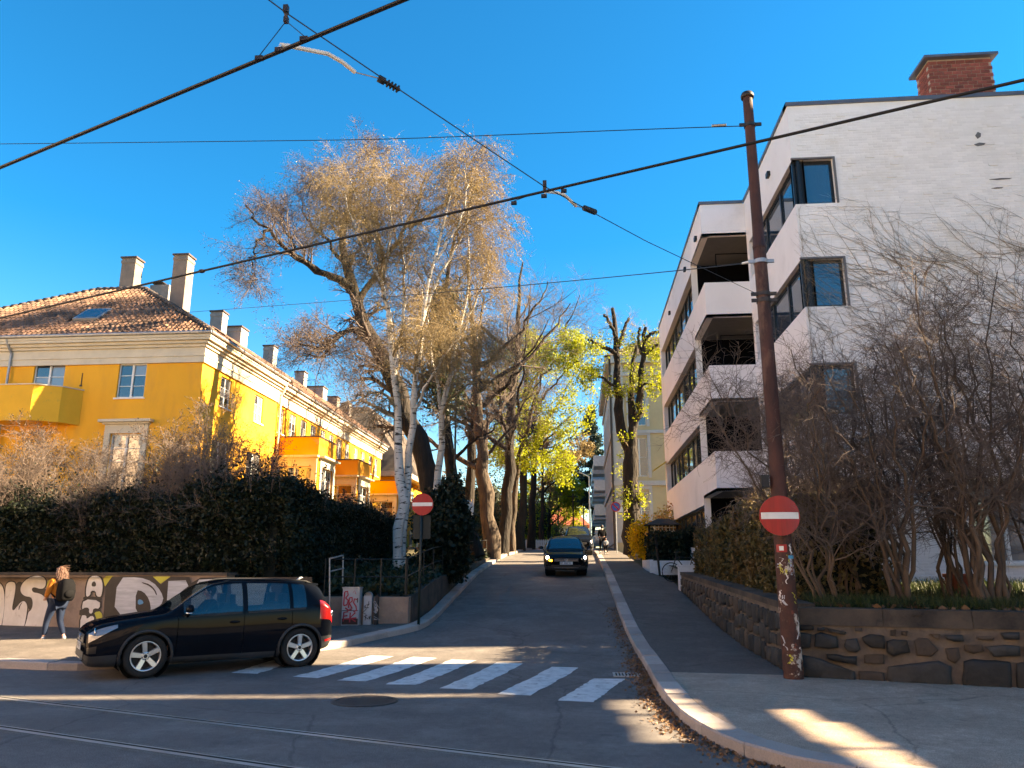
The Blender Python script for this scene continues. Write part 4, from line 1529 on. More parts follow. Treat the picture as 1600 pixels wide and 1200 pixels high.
for (a, b) in LV:                                              # slim trim round the gable openings
    mb = MB()
    P_ = [(-.03, b), (1.122, b), (1.122, a), (1.18, a), (1.18, b + .05), (-.03, b + .05)]
    mb.prism([Fg.w(u, .035, z) for (u, z) in P_], Fg.N * -.055)
    obj('window_trim', mb, M['soffit'], wb)
# small wall lamps under the roof edge
for (X_, ys) in ((X1, (22.9,)), (X2, (27.7, 30.8, 36.5))):
    for y in ys:
        mb = MB()
        mb.box(X_ - .1, X_ - .002, y - .12, y + .12, ZR - .95, ZR - .8)
        obj('wall_lamp', mb, M['black'], wb)
# yellow awning edge at the far lower storey
mb = MB()
mb.prism([(X2 - .02, 41.0, 7.2), (X2 - .02, 41.6, 7.2), (X2 - .7, 41.6, 6.75), (X2 - .7, 41.0, 6.75)], (0, 0, .05))
obj('awning', mb, M['yplastic'], wb)
# cracked paint scars on the gable
for (px, py, w, h) in ((1528, 212, .08, .2), (1530, 226, .16, .1), (1563, 280, .3, .05), (1558, 294, .16, .04)):
    p = at(px, py, YG)
    mb = MB()
    mb.prism([(p[0] - w, YG - .019, p[2]), (p[0] - w * .3, YG - .019, p[2] - h * .5), (p[0] + w * .8, YG - .019, p[2] - h * .2), (p[0] + w, YG - .019, p[2] + h * .3), (p[0], YG - .019, p[2] + h * .55)], (0, .015, 0))
    obj('plaster_scar', mb, M['soffit'], wb)
# brick chimney, each visible brick its own piece
CY0 = 22.6
ca, cb = at(1436, 120, CY0), at(1553, 120, CY0)
cx0, cx1 = at(1453, 120, CY0)[0], cb[0]
cz0, cz1 = ZR - .3, float(at(1490, 92, CY0)[2])
mb = MB()
mb.box(cx0 + .012, cx1 - .012, CY0 + .012, CY0 + .9, cz0, cz1)
ch = obj('chimney', mb, M['mortar'], wb)
def brick_mesh(l, d, h):
    b = MB()
    t = .006
    b.box(-l / 2, l / 2, -d / 2, d / 2, -h / 2, h / 2)
    me = b.mesh('brick')
    return me
full, half, side = brick_mesh(.262, .05, .104), brick_mesh(.12, .05, .104), brick_mesh(.05, .262, .104)
for me in (full, half, side):
    me.materials.append(M['brick'])
nrow = 0
z = ZR + .16
chb = 0
while z < cz1 - .06:
    u = cx0 + (0.0 if nrow % 2 else -.142)
    while u < cx1 - .05:
        a, b = max(cx0, u), min(cx1, u + .262)
        if b - a > .2:
            me = full
        elif b - a > .09:
            me = half
        else:
            u += .284
            continue
        o = bpy.data.objects.new('brick', me)
        COL.objects.link(o)
        o.parent = ch
        w_ = .262 if me is full else .12
        xc = a + w_ / 2 if u >= cx0 else cx0 + w_ / 2
        o.location = (min(xc, cx1 - w_ / 2), CY0 + .02 + random.uniform(-.003, .003), z + .052)
        chb += 1
        u += .284
    v = CY0 + (.055 if nrow % 2 else .19)
    while v < CY0 + .75:
        o = bpy.data.objects.new('brick', side)
        COL.objects.link(o)
        o.parent = ch
        o.location = (cx0 + .02 + random.uniform(-.003, .003), v + .131, z + .052)
        v += .284
        chb += 1
    z += .127
    nrow += 1
mb = MB()
mb.box(cx0 - .16, cx1 + .16, CY0 - .16, CY0 + 1.05, cz1 + .002, cz1 + .09)
cp_ = obj('chimney_cap', mb, M['flash'], wb)
mb = MB()
mb.lathe(((cx0 + cx1) / 2 - .3, CY0 + .45, cz1 + .09), (0, 0, 1), [(0, .16), (.2, .16), (.22, .24), (.27, .2), (.3, 0)], 16)
sobj('chimney_cowl', mb, M['zinc'], wb)

# neighbouring block further along the tram street, just outside the picture: it shades the crossing
nb = thing('low_apartment_block', (26, 12, 0), 'plain low apartment block along the tram street with an added slotted sun screen on its roof', 'apartment block')
k7 = math.tan(R(SUN_AZ))
def nblock(name, y0, y1, wins, H=8.7):
    Fq = Fr((18, y1, 0), (18, y0, 0))
    mb = facade(Fq, Fq.W, 0, H, wins)
    e0, e1 = y0 + 22 * k7, y1 + 22 * k7
    mb.add([(18, y0, 0), (40, e0, 0), (40, e0, H), (18, y0, H)], [(0, 1, 2, 3)])
    mb.add([(18, y1, 0), (40, e1, 0), (40, e1, H), (18, y1, H)], [(3, 2, 1, 0)])
    mb.add([(40, e0, 0), (40, e1, 0), (40, e1, H), (40, e0, H)], [(0, 1, 2, 3)])
    mb.add([(18, y0, H - .2), (40, e0, H - .2), (40, e1, H - .2), (18, y1, H - .2)], [(0, 1, 2, 3)])
    obj(name, mb, M['stucco_trim'], nb)
    return Fq
Fn = nblock('wall', 5.0, 13.95, [(1.2 + i * 2.5, 2.5 + i * 2.5, z, z + 1.5) for i in range(3) for z in (1.2, 4.4)])
nw = [(1.2 + i * 2.5, 2.5 + i * 2.5, z, z + 1.5) for i in range(3) for z in (1.2, 4.4)]
nblock('wing_wall', 14.3, 17.7, [], 18.6)
mb = MB()
mb.box(18.1, 18.4, 13.9, 14.4, 0, 11.2)
obj('gap_sun_stop', mb, M['stucco_trim'], nb)  # added to stop the sun low in the gap, shortening its streak
Fh = Fr((17.9, 14.0, 0), (17.9, 4.6, 0))  # unseen screen added above the roof; its slots throw the foreground sun patches
hs_ = [(14.0 - b_, 14.0 - a_, c_, d_) for (a_, b_, c_, d_) in ((9.2, 10.3, 8.86, 9.12), (10.3, 11.3, 8.91, 9.18), (11.3, 12.1, 9.02, 9.2), (10.98, 11.9, 9.69, 10.05), (11.9, 12.9, 9.75, 10.1), (12.9, 13.65, 9.85, 10.18))]
mb = facade(Fh, Fh.W, 8.3, 18.6, hs_, reveal=.03)
obj('sun_slot_screen', mb, M['stucco_trim'], nb)
mb = MB()
for y_ in (5, 7.5, 10, 12.5):
    mb.box(18.0, 18.1, y_, y_ + .1, 8.0, 18.5)
obj('screen_posts', mb, M['steel'], nb)
for o in nw:
    mb = MB()
    mb.fbox(Fn, o[0], o[1], -.15, -.12, o[2], o[3])
    obj('window', mb, M['glassb'], nb)

# ------------------------------------------------------------------ buildings further up the street
chs = thing('cream_house', (5, 64, 2.6), 'cream stucco town house with grey corner trim behind the pollarded tree', 'house')
CX, CYf = 2.75, 60.0
Fc1 = Fr((CX, CYf, 0), (13, CYf, 0))
def crect(x0, x1, y0, y1):
    a, b = at(x0, y1, CYf), at(x1, y0, CYf)
    return (float(a[0] - CX), float(b[0] - CX), float(a[2]), float(b[2]))
cw = []
for (z0, z1) in ((4.6, 7.4), (8.6, 11.6), (12.6, 15.4)):
    for u in (1.35, 4.4, 7.4):
        cw.append((u, u + 1.25, z0, z1))
obj('front_wall', facade(Fc1, Fc1.W, 0, 18.2, cw), M['creamhouse'], chs)
Fc2 = Fr((CX, 82, 0), (CX, CYf, 0))
cw2 = [(u, u + 1.1, z0, z1) for (z0, z1) in ((4.6, 7.4), (8.6, 11.6), (12.6, 15.4)) for u in (2, 5, 8, 11, 14, 17, 20)]
mb = facade(Fc2, Fc2.W, 0, 18.2, cw2)
mb.add([(CX, 82, 0), (13, 82, 0), (13, 82, 18.2), (CX, 82, 18.2)], [(0, 1, 2, 3)])
obj('street_wall', mb, M['stucco_trim'], chs)
for o in cw:
    window(chs, Fc1, *o, cols=2, rows=2, fm='wpaint', gm='glass', sill=False)
for o in cw2[:7] + cw2[7:]:
    mb = MB()
    mb.fbox(Fc2, o[0], o[1], -.12, -.1, o[2], o[3])
    w_ = obj('window', mb, M['glass'], chs)
mb = MB()
for F_, w_ in ((Fc1, Fc1.W), (Fc2, Fc2.W)):
    for (z0, z1, n_) in ((3.6, 3.75, .1), (7.9, 8.25, .16), (11.95, 12.2, .14), (16.6, 16.9, .14), (17.6, 18.2, .45)):
        mb.fbox(F_, -.05, w_ + .05 if F_ is Fc2 else w_, .0, n_, z0, z1)
    mb.fbox(F_, 0 if F_ is Fc1 else w_ - .9, .9 if F_ is Fc1 else w_, .0, .06, 3.76, 17.59)
obj('string_course', mb, M['stucco_trim'], chs)
for o in cw:
    mb = MB()
    mb.fbox(Fc1, o[0] - .25, o[0] - .01, 0, .07, o[2] - .1, o[3] + .2)
    mb.fbox(Fc1, o[1] + .01, o[1] + .25, 0, .07, o[2] - .1, o[3] + .2)
    mb.fbox(Fc1, o[0] - .25, o[1] + .25, 0, .09, o[3] + .202, o[3] + .5)
    obj('window_surround', mb, M['stucco_trim'], chs)
mb = MB()
mb.add([(CX - .5, CYf - .5, 18.21), (13, CYf - .5, 18.21), (13, 82.5, 18.21), (CX - .5, 82.5, 18.21), (CX + 3.5, CYf + 4, 21), (13, CYf + 4, 21), (13, 78, 21), (CX + 3.5, 78, 21)],
       [(0, 1, 5, 4), (1, 2, 6, 5), (2, 3, 7, 6), (3, 0, 4, 7), (4, 5, 6, 7)])
obj('roof', mb, M['brownroof'], chs)
mb = MB()
mb.tube([(CX - .12, CYf - .12, 18), (CX - .12, CYf - .12, 2.6)], .08, 8)
obj('downpipe', mb, M['iron'], chs)
# house with stacked balconies further up
bh_ = thing('balcony_block', (5, 96, 3.8), 'grey apartment block with stacked white balconies far up the street', 'apartment block')
mb = MB()
mb.box(3.2, 14, 84, 118, 0, 15.5)
obj('wall', mb, M['bluehouse'], bh_)
for k, y in enumerate((85.5, 93, 100.5, 108)):
    for z in (4.6, 7.3, 10.0, 12.7):
        mb = MB()
        mb.box(1.7, 3.19, y, y + 3.6, z, z + .18)
        mb.box(1.7, 1.78, y, y + 3.6, z + .18, z + 1.15)
        mb.box(1.78, 3.19, y, y + .08, z + .18, z + 1.15)
        b_ = obj('balcony', mb, M['wfence'], bh_)
        mb = MB()
        mb.box(3.14, 3.19, y + .4, y + 2.8, z + .2, z + 2.2)
        obj('balcony_door', mb, M['glass'], bh_)
# red-roofed house at the end of the street
rh = thing('red_roof_house', (-2, 128, 4), 'pale house with red tiled roof at the far end of the street', 'house')
mb = MB()
mb.box(-9.5, 1.2, 125, 136, 3, 8.3)
obj('wall', mb, M['palewall'], rh)
mb = MB()
mb.add([(-10, 124.5, 8.3), (1.7, 124.5, 8.3), (1.7, 136.5, 8.3), (-10, 136.5, 8.3), (-6, 130, 12.3), (-2.3, 130, 12.3)], [(0, 1, 5, 4), (1, 2, 5), (2, 3, 4, 5), (3, 0, 4)])
obj('roof', mb, M['redroof'], rh)
for x in (-8.2, -5.6, -3, -.6):
    mb = MB()
    mb.box(x, x + 1.1, 124.96, 124.995, 5.3, 6.9)
    obj('window', mb, M['glass'], rh)
# brown-roofed houses beyond the terrace
bh2 = thing('brown_roof_house', (-18, 76, 3), 'yellow house with a steep dark tiled roof beyond the terrace end', 'house')
mb = MB()
mb.box(-30, -16.2, 68.5, 90, 0, 10.2)
obj('wall', mb, M['yellow'], bh2)
mb = MB()
mb.add([(-31, 67.9, 10.2), (-15.5, 67.9, 10.2), (-15.5, 90.5, 10.2), (-31, 90.5, 10.2), (-25, 73, 17.2), (-20.5, 73, 17.2), (-20.5, 86, 17.2), (-25, 86, 17.2)],
       [(0, 1, 5, 4), (1, 2, 6, 5), (2, 3, 7, 6), (3, 0, 4, 7), (4, 5, 6, 7)])
obj('roof', mb, M['brownroof'], bh2)
mb = MB()
mb.box(-31.2, -15.35, 67.7, 90.7, 9.75, 10.19)
obj('cornice', mb, M['cream'], bh2)
chimney(bh2, -17.8, 74.5, .9, .9, 12.5, 17.0, 'chim')
for y in (70.5, 73.5, 76.5, 79.5):
    for z in (3.5, 7.2):
        mb = MB()
        mb.box(-16.2, -16.15, y, y + 1.2, z, z + 1.7)
        obj('window', mb, M['glassc'], bh2)

# the houses across the tram street, behind the camera: they mirror in windows and paint
ob = thing('cream_apartment_house', (0, -16, 0), 'long cream apartment house across the tram street behind the viewer', 'apartment block')
Fo = Fr((30, -27, 0), (-40, -2.5, 0))
ow = [(1.5 + i * 3.1, 2.8 + i * 3.1, z, z + 1.7) for i in range(20) for z in (1.4, 4.8, 8.0)]
obj('wall', facade(Fo, Fo.W, 4.21, 10.8, [o for o in ow if o[2] > 4.3]), M['pinkwall'], ob)
obj('dark_reflection_base', facade(Fo, Fo.W, -.3, 4.2, [o for o in ow if o[2] < 4]), M['refldark'], ob)  # dark lower storey added so the car paint mirrors something dark
mb = MB()
for o in ow:
    mb.fbox(Fo, o[0], o[1], -.14, -.1, o[2], o[3])
o_ = obj('windows', mb, M['glassc'], ob)
o_['kind'] = 'stuff'
mb = MB()
mb.fbox(Fo, -.3, Fo.W + .3, -9, .4, 10.81, 11.2)
mb.fbox(Fo, 0, Fo.W, -8.8, -8.7, 0, 10.8)
obj('roof', mb, M['brownroof'], ob)

lb = thing('peach_apartment_house', (-40, 2, 0), 'peach coloured apartment house down the tram street left of the viewer', 'apartment block')
Fp_ = Fr((-34, -14, 0), (-42, 13, 0))
pw_ = [(1.5 + i * 3.1, 2.8 + i * 3.1, z, z + 1.7) for i in range(8) for z in (1.4, 4.8, 8.2, 11.6)]
obj('wall', facade(Fp_, Fp_.W, -.3, 15, pw_), M['pinkwall'], lb)
mb = MB()
for o in pw_:
    mb.fbox(Fp_, o[0], o[1], -.14, -.1, o[2], o[3])
o_ = obj('windows', mb, M['glassc'], lb)
o_['kind'] = 'stuff'
mb = MB()
mb.fbox(Fp_, -.3, Fp_.W + .3, -9, .4, 15.01, 15.4)
mb.fbox(Fp_, 0, Fp_.W, -8.8, -8.7, 0, 15)
obj('roof', mb, M['brownroof'], lb)

# ------------------------------------------------------------------ vegetation builders
def tubes(Ps, ns):
    """P (B,n,3), R (B,n) -> verts, quads of B tapering tubes"""
    P, Rr = Ps
    B, n = P.shape[:2]
    T = np.gradient(P, axis=1)
    T /= np.linalg.norm(T, axis=2, keepdims=True) + 1e-9
    ref = np.where((np.abs(T[:, :1, 2:3]) > .8), np.array([1.0, .2, 0]), np.array([0, 0, 1.0]))
    ref = np.broadcast_to(ref, T.shape)
    N = np.cross(T, ref)
    N /= np.linalg.norm(N, axis=2, keepdims=True) + 1e-9
    Bv = np.cross(T, N)
    a = np.arange(ns) * 2 * np.pi / ns
    V = P[:, :, None, :] + Rr[:, :, None, None] * (np.cos(a)[:, None] * N[:, :, None, :] + np.sin(a)[:, None] * Bv[:, :, None, :])
    V = V.reshape(-1, 3)
    bi = np.arange(B)[:, None, None] * n * ns
    ii = np.arange(n - 1)[None, :, None] * ns
    kk = np.arange(ns)[None, None, :]
    k2 = (kk + 1) % ns
    Q = np.stack([bi + ii + kk, bi + ii + ns + kk, bi + ii + ns + k2, bi + ii + k2], -1).reshape(-1, 4)
    return V, Q

def merge(parts):
    vs_, qs_, off = [], [], 0
    for V, Q in parts:
        vs_.append(V)
        qs_.append(Q + off)
        off += len(V)
    return np.concatenate(vs_), np.concatenate(qs_)

def grow(P, Rr, k, L, ang, n, grav, wig, rr, tmin, rng, rmin=.003, tmax=1.0, falloff=.45, up=0.0, out=None):
    B, m = P.shape[:2]
    t = rng.uniform(tmin, tmax, (B, k))
    x = t * (m - 1)
    i = np.minimum(x.astype(int), m - 2)
    f = (x - i)[..., None]
    bi = np.arange(B)[:, None]
    p0 = P[bi, i] * (1 - f) + P[bi, i + 1] * f
    tg = P[bi, i + 1] - P[bi, i]
    tg = tg / (np.linalg.norm(tg, axis=2, keepdims=True) + 1e-9)
    r0 = Rr[bi, i] * (1 - f[..., 0]) + Rr[bi, i + 1] * f[..., 0]
    p0, tg, r0, t = p0.reshape(-1, 3), tg.reshape(-1, 3), r0.reshape(-1), t.reshape(-1)
    N = len(p0)
    rv = rng.normal(size=(N, 3))
    perp = np.cross(tg, rv)
    perp /= np.linalg.norm(perp, axis=1, keepdims=True) + 1e-9
    a = np.radians(rng.normal(ang, ang * .25, N))[:, None]
    d = tg * np.cos(a) + perp * np.sin(a)
    d[:, 2] += up
    d /= np.linalg.norm(d, axis=1, keepdims=True) + 1e-9
    ln = rng.uniform(L[0], L[1], N) * (1 - falloff * t)
    st = (ln / (n - 1))[:, None]
    out_ = np.zeros((N, n, 3))
    out_[:, 0] = p0
    for j in range(1, n):
        d = d + rng.normal(0, wig, (N, 3))
        d[:, 2] += grav
        d /= np.linalg.norm(d, axis=1, keepdims=True) + 1e-9
        out_[:, j] = out_[:, j - 1] + d * st
    rb = np.maximum(r0 * rr, rmin)
    Ro = rb[:, None] * np.linspace(1, .35, n)[None, :]
    Ro = np.maximum(Ro, rmin * .5)
    return out_, Ro

def limb(pts, r0, r1, n=16, wob=0.0, rng=RNG, power=1.0):
    P = np.array(pts, float)
    s = np.concatenate([[0], np.cumsum(np.linalg.norm(np.diff(P, axis=0), axis=1))])
    t = np.linspace(0, s[-1], n)
    Q = np.stack([np.interp(t, s, P[:, c]) for c in range(3)], 1)
    for _ in range(2):
        Q[1:-1] = Q[1:-1] * .5 + (Q[:-2] + Q[2:]) * .25
    if wob:
        w = rng.normal(0, wob, Q.shape)
        w[0] = 0
        w[:, 2] *= .4
        Q += w
    tt = np.linspace(0, 1, n) ** power
    return Q, r0 + (r1 - r0) * tt

def leaf_quads(C, size, rng, flat=0.0, long=1.5):
    N = len(C)
    d = rng.normal(size=(N, 3))
    d[:, 2] *= (1 - flat)
    d /= np.linalg.norm(d, axis=1, keepdims=True) + 1e-9
    e = np.cross(d, rng.normal(size=(N, 3)))
    e /= np.linalg.norm(e, axis=1, keepdims=True) + 1e-9
    s = size * rng.uniform(.6, 1.35, (N, 1))
    a, b = d * s * long * .5, e * s * .5
    V = np.stack([C - a, C + b, C + a, C - b], 1).reshape(-1, 3)
    Q = np.arange(N * 4).reshape(-1, 4)
    return V, Q

def along(P, k, rng, tmin=.2, jit=.03):
    B, m = P.shape[:2]
    t = rng.uniform(tmin, 1, (B, k))
    x = t * (m - 1)
    i = np.minimum(x.astype(int), m - 2)
    f = (x - i)[..., None]
    bi = np.arange(B)[:, None]
    C = (P[bi, i] * (1 - f) + P[bi, i + 1] * f).reshape(-1, 3)
    return C + rng.normal(0, jit, C.shape)

def tree(name, base, label, cat, limbs, spec, bark, twig, seed, group=None, leaves=None, ns_limb=9, trunk_parts=None, leaf_z=None):
    """limbs: list of (P,R); spec: list of grow kwargs; leaves: (mat, per twig, size, levels)"""
    rng = np.random.default_rng(seed)
    root = thing(name, base, label, cat, group)
    LP = np.stack([l[0] for l in limbs])
    LR = np.stack([l[1] for l in limbs])
    LR = LR * (1 + rng.normal(0, .07, LR.shape))
    V, Q = tubes((LP, LR), ns_limb)
    obj('trunk', mesh_np('trunk', V, Q, True), bark, root)
    cur = (LP, LR)
    parts = []
    levels = []
    for li, s in enumerate(spec):
        s = dict(s)
        ns = s.pop('ns', 3)
        nxt = grow(cur[0], cur[1], rng=rng, **s)
        parts.append((tubes(nxt, ns), li))
        levels.append(nxt)
        cur = nxt
    tw = [p for p, li in parts]
    if tw:
        V, Q = merge(tw)
        obj('crown', mesh_np('crown', V, Q), twig[1] if isinstance(twig, tuple) else twig, root)
    if leaves:
        lm, k, size, lv, jit = leaves
        C = along(levels[lv][0], k, rng, .15, jit)
        if leaf_z:
            C = C[C[:, 2] < leaf_z + rng.normal(0, .5, len(C))]
        V, Q = leaf_quads(C, size, rng)
        obj('foliage', mesh_np('foliage', V, Q), lm, root)
    return root

def limbs_px(data, n=16, wob=.05, seed=1, squash=0.0):
    """data: list of (list of (px,py,Y), r0, r1)"""
    rng = np.random.default_rng(seed)
    out = []
    for pts, r0, r1 in data:
        if squash:
            pts = [(x, y + max(0, 450 - y) * squash, Y) for (x, y, Y) in pts]
        out.append(limb([at(*p) for p in pts], r0, r1, n, wob, rng))
    return out

# ---- the double-stemmed birch by the crossing
BY = 26.0
birch = limbs_px([
    ([(620, 908, 26), (624, 860, 26), (628, 785, 26.1), (622, 700, 26.2), (619, 627, 26.2), (611, 519, 26.3), (600, 430, 26.4), (585, 320, 26.5), (572, 255, 26.5)], .2, .02),
    ([(630, 905, 26.3), (634, 800, 26.3), (633, 753, 26.4), (642, 680, 26.3), (646, 642, 26.2), (656, 532, 26), (668, 440, 25.8), (690, 340, 25.6), (704, 270, 25.5), (712, 215, 25.4)], .17, .02),
    ([(611, 519, 26.3), (600, 450, 26.0), (578, 400, 25.6), (552, 330, 25.3), (540, 265, 25.2)], .075, .012),
    ([(616, 580, 26.2), (632, 470, 26.8), (630, 380, 27.1), (628, 300, 27.3), (632, 240, 27.4)], .07, .012),
    ([(660, 500, 26), (690, 420, 26.3), (722, 350, 26.6), (735, 280, 26.8), (738, 235, 27)], .075, .012),
    ([(646, 642, 26.2), (690, 560, 25.4), (720, 520, 25), (745, 505, 24.7)], .06, .012),
    ([(680, 400, 25.7), (720, 320, 25.4), (730, 255, 25.3), (728, 215, 25.2)], .05, .01),
    ([(592, 380, 26.5), (560, 290, 26.8), (545, 235, 27)], .045, .01),
    ([(600, 430, 26.4), (612, 330, 26), (606, 260, 25.8), (600, 225, 25.7)], .05, .01),
], 18, .04, 3, .2)
tree('birch_tree', at(625, 908, 26), 'tall double stemmed silver birch with hanging golden twigs behind the left no entry sign', 'tree', birch,
     [dict(k=20, L=(1.0, 2.6), ang=45, n=6, grav=.02, wig=.14, rr=.42, tmin=.36, rmin=.008, ns=5),
      dict(k=10, L=(.7, 1.9), ang=42, n=5, grav=-.22, wig=.12, rr=.5, tmin=.15, rmin=.005, ns=3),
      dict(k=9, L=(.4, 1.15), ang=34, n=4, grav=-.42, wig=.1, rr=.6, tmin=.1, rmin=.0036, ns=3)],
     M['birch'], (M['twigtan'], M['twigtan']), 5, leaves=(M['catkin'], 3, .034, 2, .03))
# ---- second slimmer birch just behind
birch2 = limbs_px([
    ([(672, 905, 28), (674, 860, 28), (681, 780, 28), (684, 722, 28), (690, 652, 28), (700, 590, 28), (714, 535, 28), (728, 470, 28), (736, 400, 28), (730, 330, 28)], .16, .015),
    ([(690, 652, 28), (680, 590, 28.4), (672, 520, 28.8), (660, 450, 29)], .07, .012),
    ([(714, 535, 28), (744, 470, 27.6), (762, 420, 27.3), (770, 370, 27.1)], .06, .01),
    ], 16, .05, 4)
tree('birch_tree', at(672, 905, 28), 'slim silver birch whose white stem shows behind the green sign board', 'tree', birch2,
     [dict(k=20, L=(.9, 2.4), ang=48, n=6, grav=.0, wig=.14, rr=.42, tmin=.35, rmin=.008, ns=4),
      dict(k=9, L=(.7, 1.8), ang=42, n=5, grav=-.25, wig=.12, rr=.5, tmin=.15, rmin=.005, ns=3),
      dict(k=8, L=(.4, 1.1), ang=34, n=4, grav=-.45, wig=.1, rr=.6, tmin=.1, rmin=.0036, ns=3)],
     M['birch'], (M['twigtan'], M['twigtan']), 6, leaves=(M['catkin'], 3, .034, 2, .03))

# ---- the big leaning elm
EY = 34.0
elm = limbs_px([
    ([(704, 880, 34), (690, 800, 34), (668, 741, 34), (652, 677, 34), (623, 604, 34), (592, 544, 34), (569, 506, 34), (552, 450, 34), (535, 400, 34.2), (538, 330, 34.5), (552, 270, 34.8)], .62, .09),
    ([(552, 450, 34), (520, 428, 33.6), (480, 408, 33.2), (445, 378, 32.8), (420, 345, 32.5), (400, 320, 32.3), (385, 300, 32.2)], .21, .03),
    ([(500, 420, 33.4), (470, 395, 33.8), (455, 370, 34.2), (440, 330, 34.5), (430, 290, 34.7)], .1, .02),
    ([(420, 345, 32.5), (400, 375, 32.2), (390, 410, 32), (398, 450, 31.8)], .07, .015),
    ([(592, 544, 34), (560, 514, 33.5), (535, 515, 33), (522, 540, 32.6), (490, 545, 32.2), (462, 532, 31.9)], .19, .04),
    ([(522, 540, 32.6), (500, 560, 32.2), (480, 555, 31.9), (460, 560, 31.5)], .08, .02),
    ([(623, 604, 34), (590, 570, 33.4), (555, 545, 33)], .09, .02),
    ([(640, 640, 34), (600, 612, 33), (560, 620, 32.4), (525, 640, 32)], .09, .02),
    ([(560, 480, 34), (600, 400, 34.6), (640, 340, 35.1), (660, 280, 35.4), (665, 235, 35.5)], .18, .025),
    ([(538, 330, 34.5), (510, 290, 34.2), (495, 250, 34)], .07, .015),
    ([(600, 400, 34.6), (590, 330, 35), (580, 260, 35.4), (590, 225, 35.5)], .1, .015),
    ([(552, 270, 34.8), (560, 240, 35), (566, 222, 35)], .06, .012),
    ([(535, 400, 34.2), (500, 350, 35), (470, 310, 35.5), (480, 270, 35.8)], .1, .015),
    ([(640, 340, 35.1), (690, 300, 35.6), (720, 260, 36), (726, 220, 36)], .09, .014),
], 18, .1, 7, .14)
tree('elm_tree', at(700, 880, 34), 'huge leaning bare tree with a dark crooked trunk and limbs reaching left over the terrace', 'tree', elm,
     [dict(k=18, L=(1.1, 3.2), ang=52, n=6, grav=.03, wig=.2, rr=.35, tmin=.3, rmin=.012, ns=4),
      dict(k=9, L=(.6, 1.7), ang=48, n=5, grav=-.02, wig=.2, rr=.5, tmin=.15, rmin=.007, ns=3),
      dict(k=8, L=(.35, .95), ang=42, n=4, grav=-.05, wig=.15, rr=.6, tmin=.15, rmin=.0045, ns=3)],
     M['bark'], M['twigred'], 8, leaves=(M['budred'], 2, .035, 2, .02))

# ---- ivy-clad dark trunk
ivyt = limbs_px([
    ([(748, 870, 36), (735, 830, 36), (715, 794, 36), (702, 728, 36), (696, 658, 36), (688, 580, 36), (690, 500, 36), (700, 420, 36), (716, 350, 36)], .36, .05),
    ([(690, 500, 36), (720, 440, 36.5), (750, 380, 37)], .12, .02),
    ([(688, 560, 36), (660, 500, 36.6), (650, 440, 37)], .1, .02),
    ([(702, 728, 36), (735, 690, 35.4), (770, 672, 35), (800, 650, 34.8)], .1, .015)], 16, .06, 9)
t_ = tree('ivy_clad_tree', at(748, 870, 36), 'dark tree whose upper trunk is wrapped in ivy behind the street lamp arm', 'tree', ivyt,
          [dict(k=18, L=(1.0, 2.8), ang=52, n=6, grav=.02, wig=.2, rr=.4, tmin=.35, rmin=.012, ns=4),
           dict(k=8, L=(.6, 1.7), ang=48, n=5, grav=-.03, wig=.2, rr=.5, tmin=.15, rmin=.007, ns=3),
           dict(k=7, L=(.4, 1.0), ang=42, n=4, grav=-.08, wig=.15, rr=.6, tmin=.15, rmin=.0045, ns=3)],
          M['bark'], M['twigred'], 10)
rg = np.random.default_rng(12)
C = []
for _ in range(9000):
    t = rg.uniform(.42, .78)
    i = t * 15
    P0 = ivyt[0][0]
    c = P0[int(i)] * (1 - i % 1) + P0[min(15, int(i) + 1)] * (i % 1)
    C.append(c + rg.normal(0, 1, 3) * np.array([.62, .62, .4]) * rg.uniform(.5, 1.15))
V, Q = leaf_quads(np.array(C), .1, rg)
obj('ivy', mesh_np('ivy', V, Q), M['ivy'], t_)

# ---- the row of street trees further up (own trunks, bare twigs)
def bare_tree(px, Y, w, label, lean, seed, top_py, bark='bark', twig='twigred', leaves=None, dense=1.0, group='street trees in the row on the left of the climbing street', name='street_tree'):
    b = at(px, 868 if Y > 40 else 880, Y)
    b[2] = zbed(Y) - .1
    topz = at(px, top_py, Y)[2]
    H = topz - b[2]
    rng = np.random.default_rng(seed)
    def P(fx, fy, fz):
        return np.array([b[0] + fx * H, Y + fy * H, b[2] + fz * H])
    L = [limb([P(0, 0, 0), P(lean * .15, 0, .12), P(lean * .4, .0, .3), P(lean * .7, .01, .55), P(lean, .02, .86)], w, w * .12, 16, .07, rng)]
    for k in range(7):
        t = rng.uniform(.3, .75)
        a = rng.uniform(0, 6.28)
        s = rng.uniform(.2, .42)
        c0 = L[0][0][int(t * 15)]
        L.append(limb([c0, c0 + np.array([math.cos(a) * s * .45, math.sin(a) * s * .45, .1]) * H, c0 + np.array([math.cos(a) * s * .8, math.sin(a) * s * .8, .26]) * H], w * .35, w * .06, 16, .1, rng))
    return tree(name, b, label, 'tree', L,
                [dict(k=int(10 * dense), L=(.08 * H, .24 * H), ang=48, n=5, grav=.03, wig=.22, rr=.4, tmin=.35, rmin=.012, ns=4),
                 dict(k=8, L=(.04 * H, .11 * H), ang=46, n=4, grav=-.03, wig=.2, rr=.5, tmin=.15, rmin=.008, ns=3),
                 dict(k=7, L=(.02 * H, .06 * H), ang=42, n=3, grav=-.08, wig=.15, rr=.6, tmin=.15, rmin=.005, ns=3)],
                M[bark], M[twig], seed, group, leaves)
bare_tree(769, 44, .5, 'street tree with a broad brown trunk lit along one side, nearest of the row', -.08, 21, 330, 'barkb', dense=.7)
bare_tree(786, 50, .46, 'straight dark street tree just beyond the broad brown trunk', .05, 22, 340, dense=.75)
bare_tree(814, 64, .42, 'dark street tree right of the slim pale trunk', .03, 23, 400)
bare_tree(830, 76, .42, 'dark street tree standing last before the white fence', .03, 24, 470)
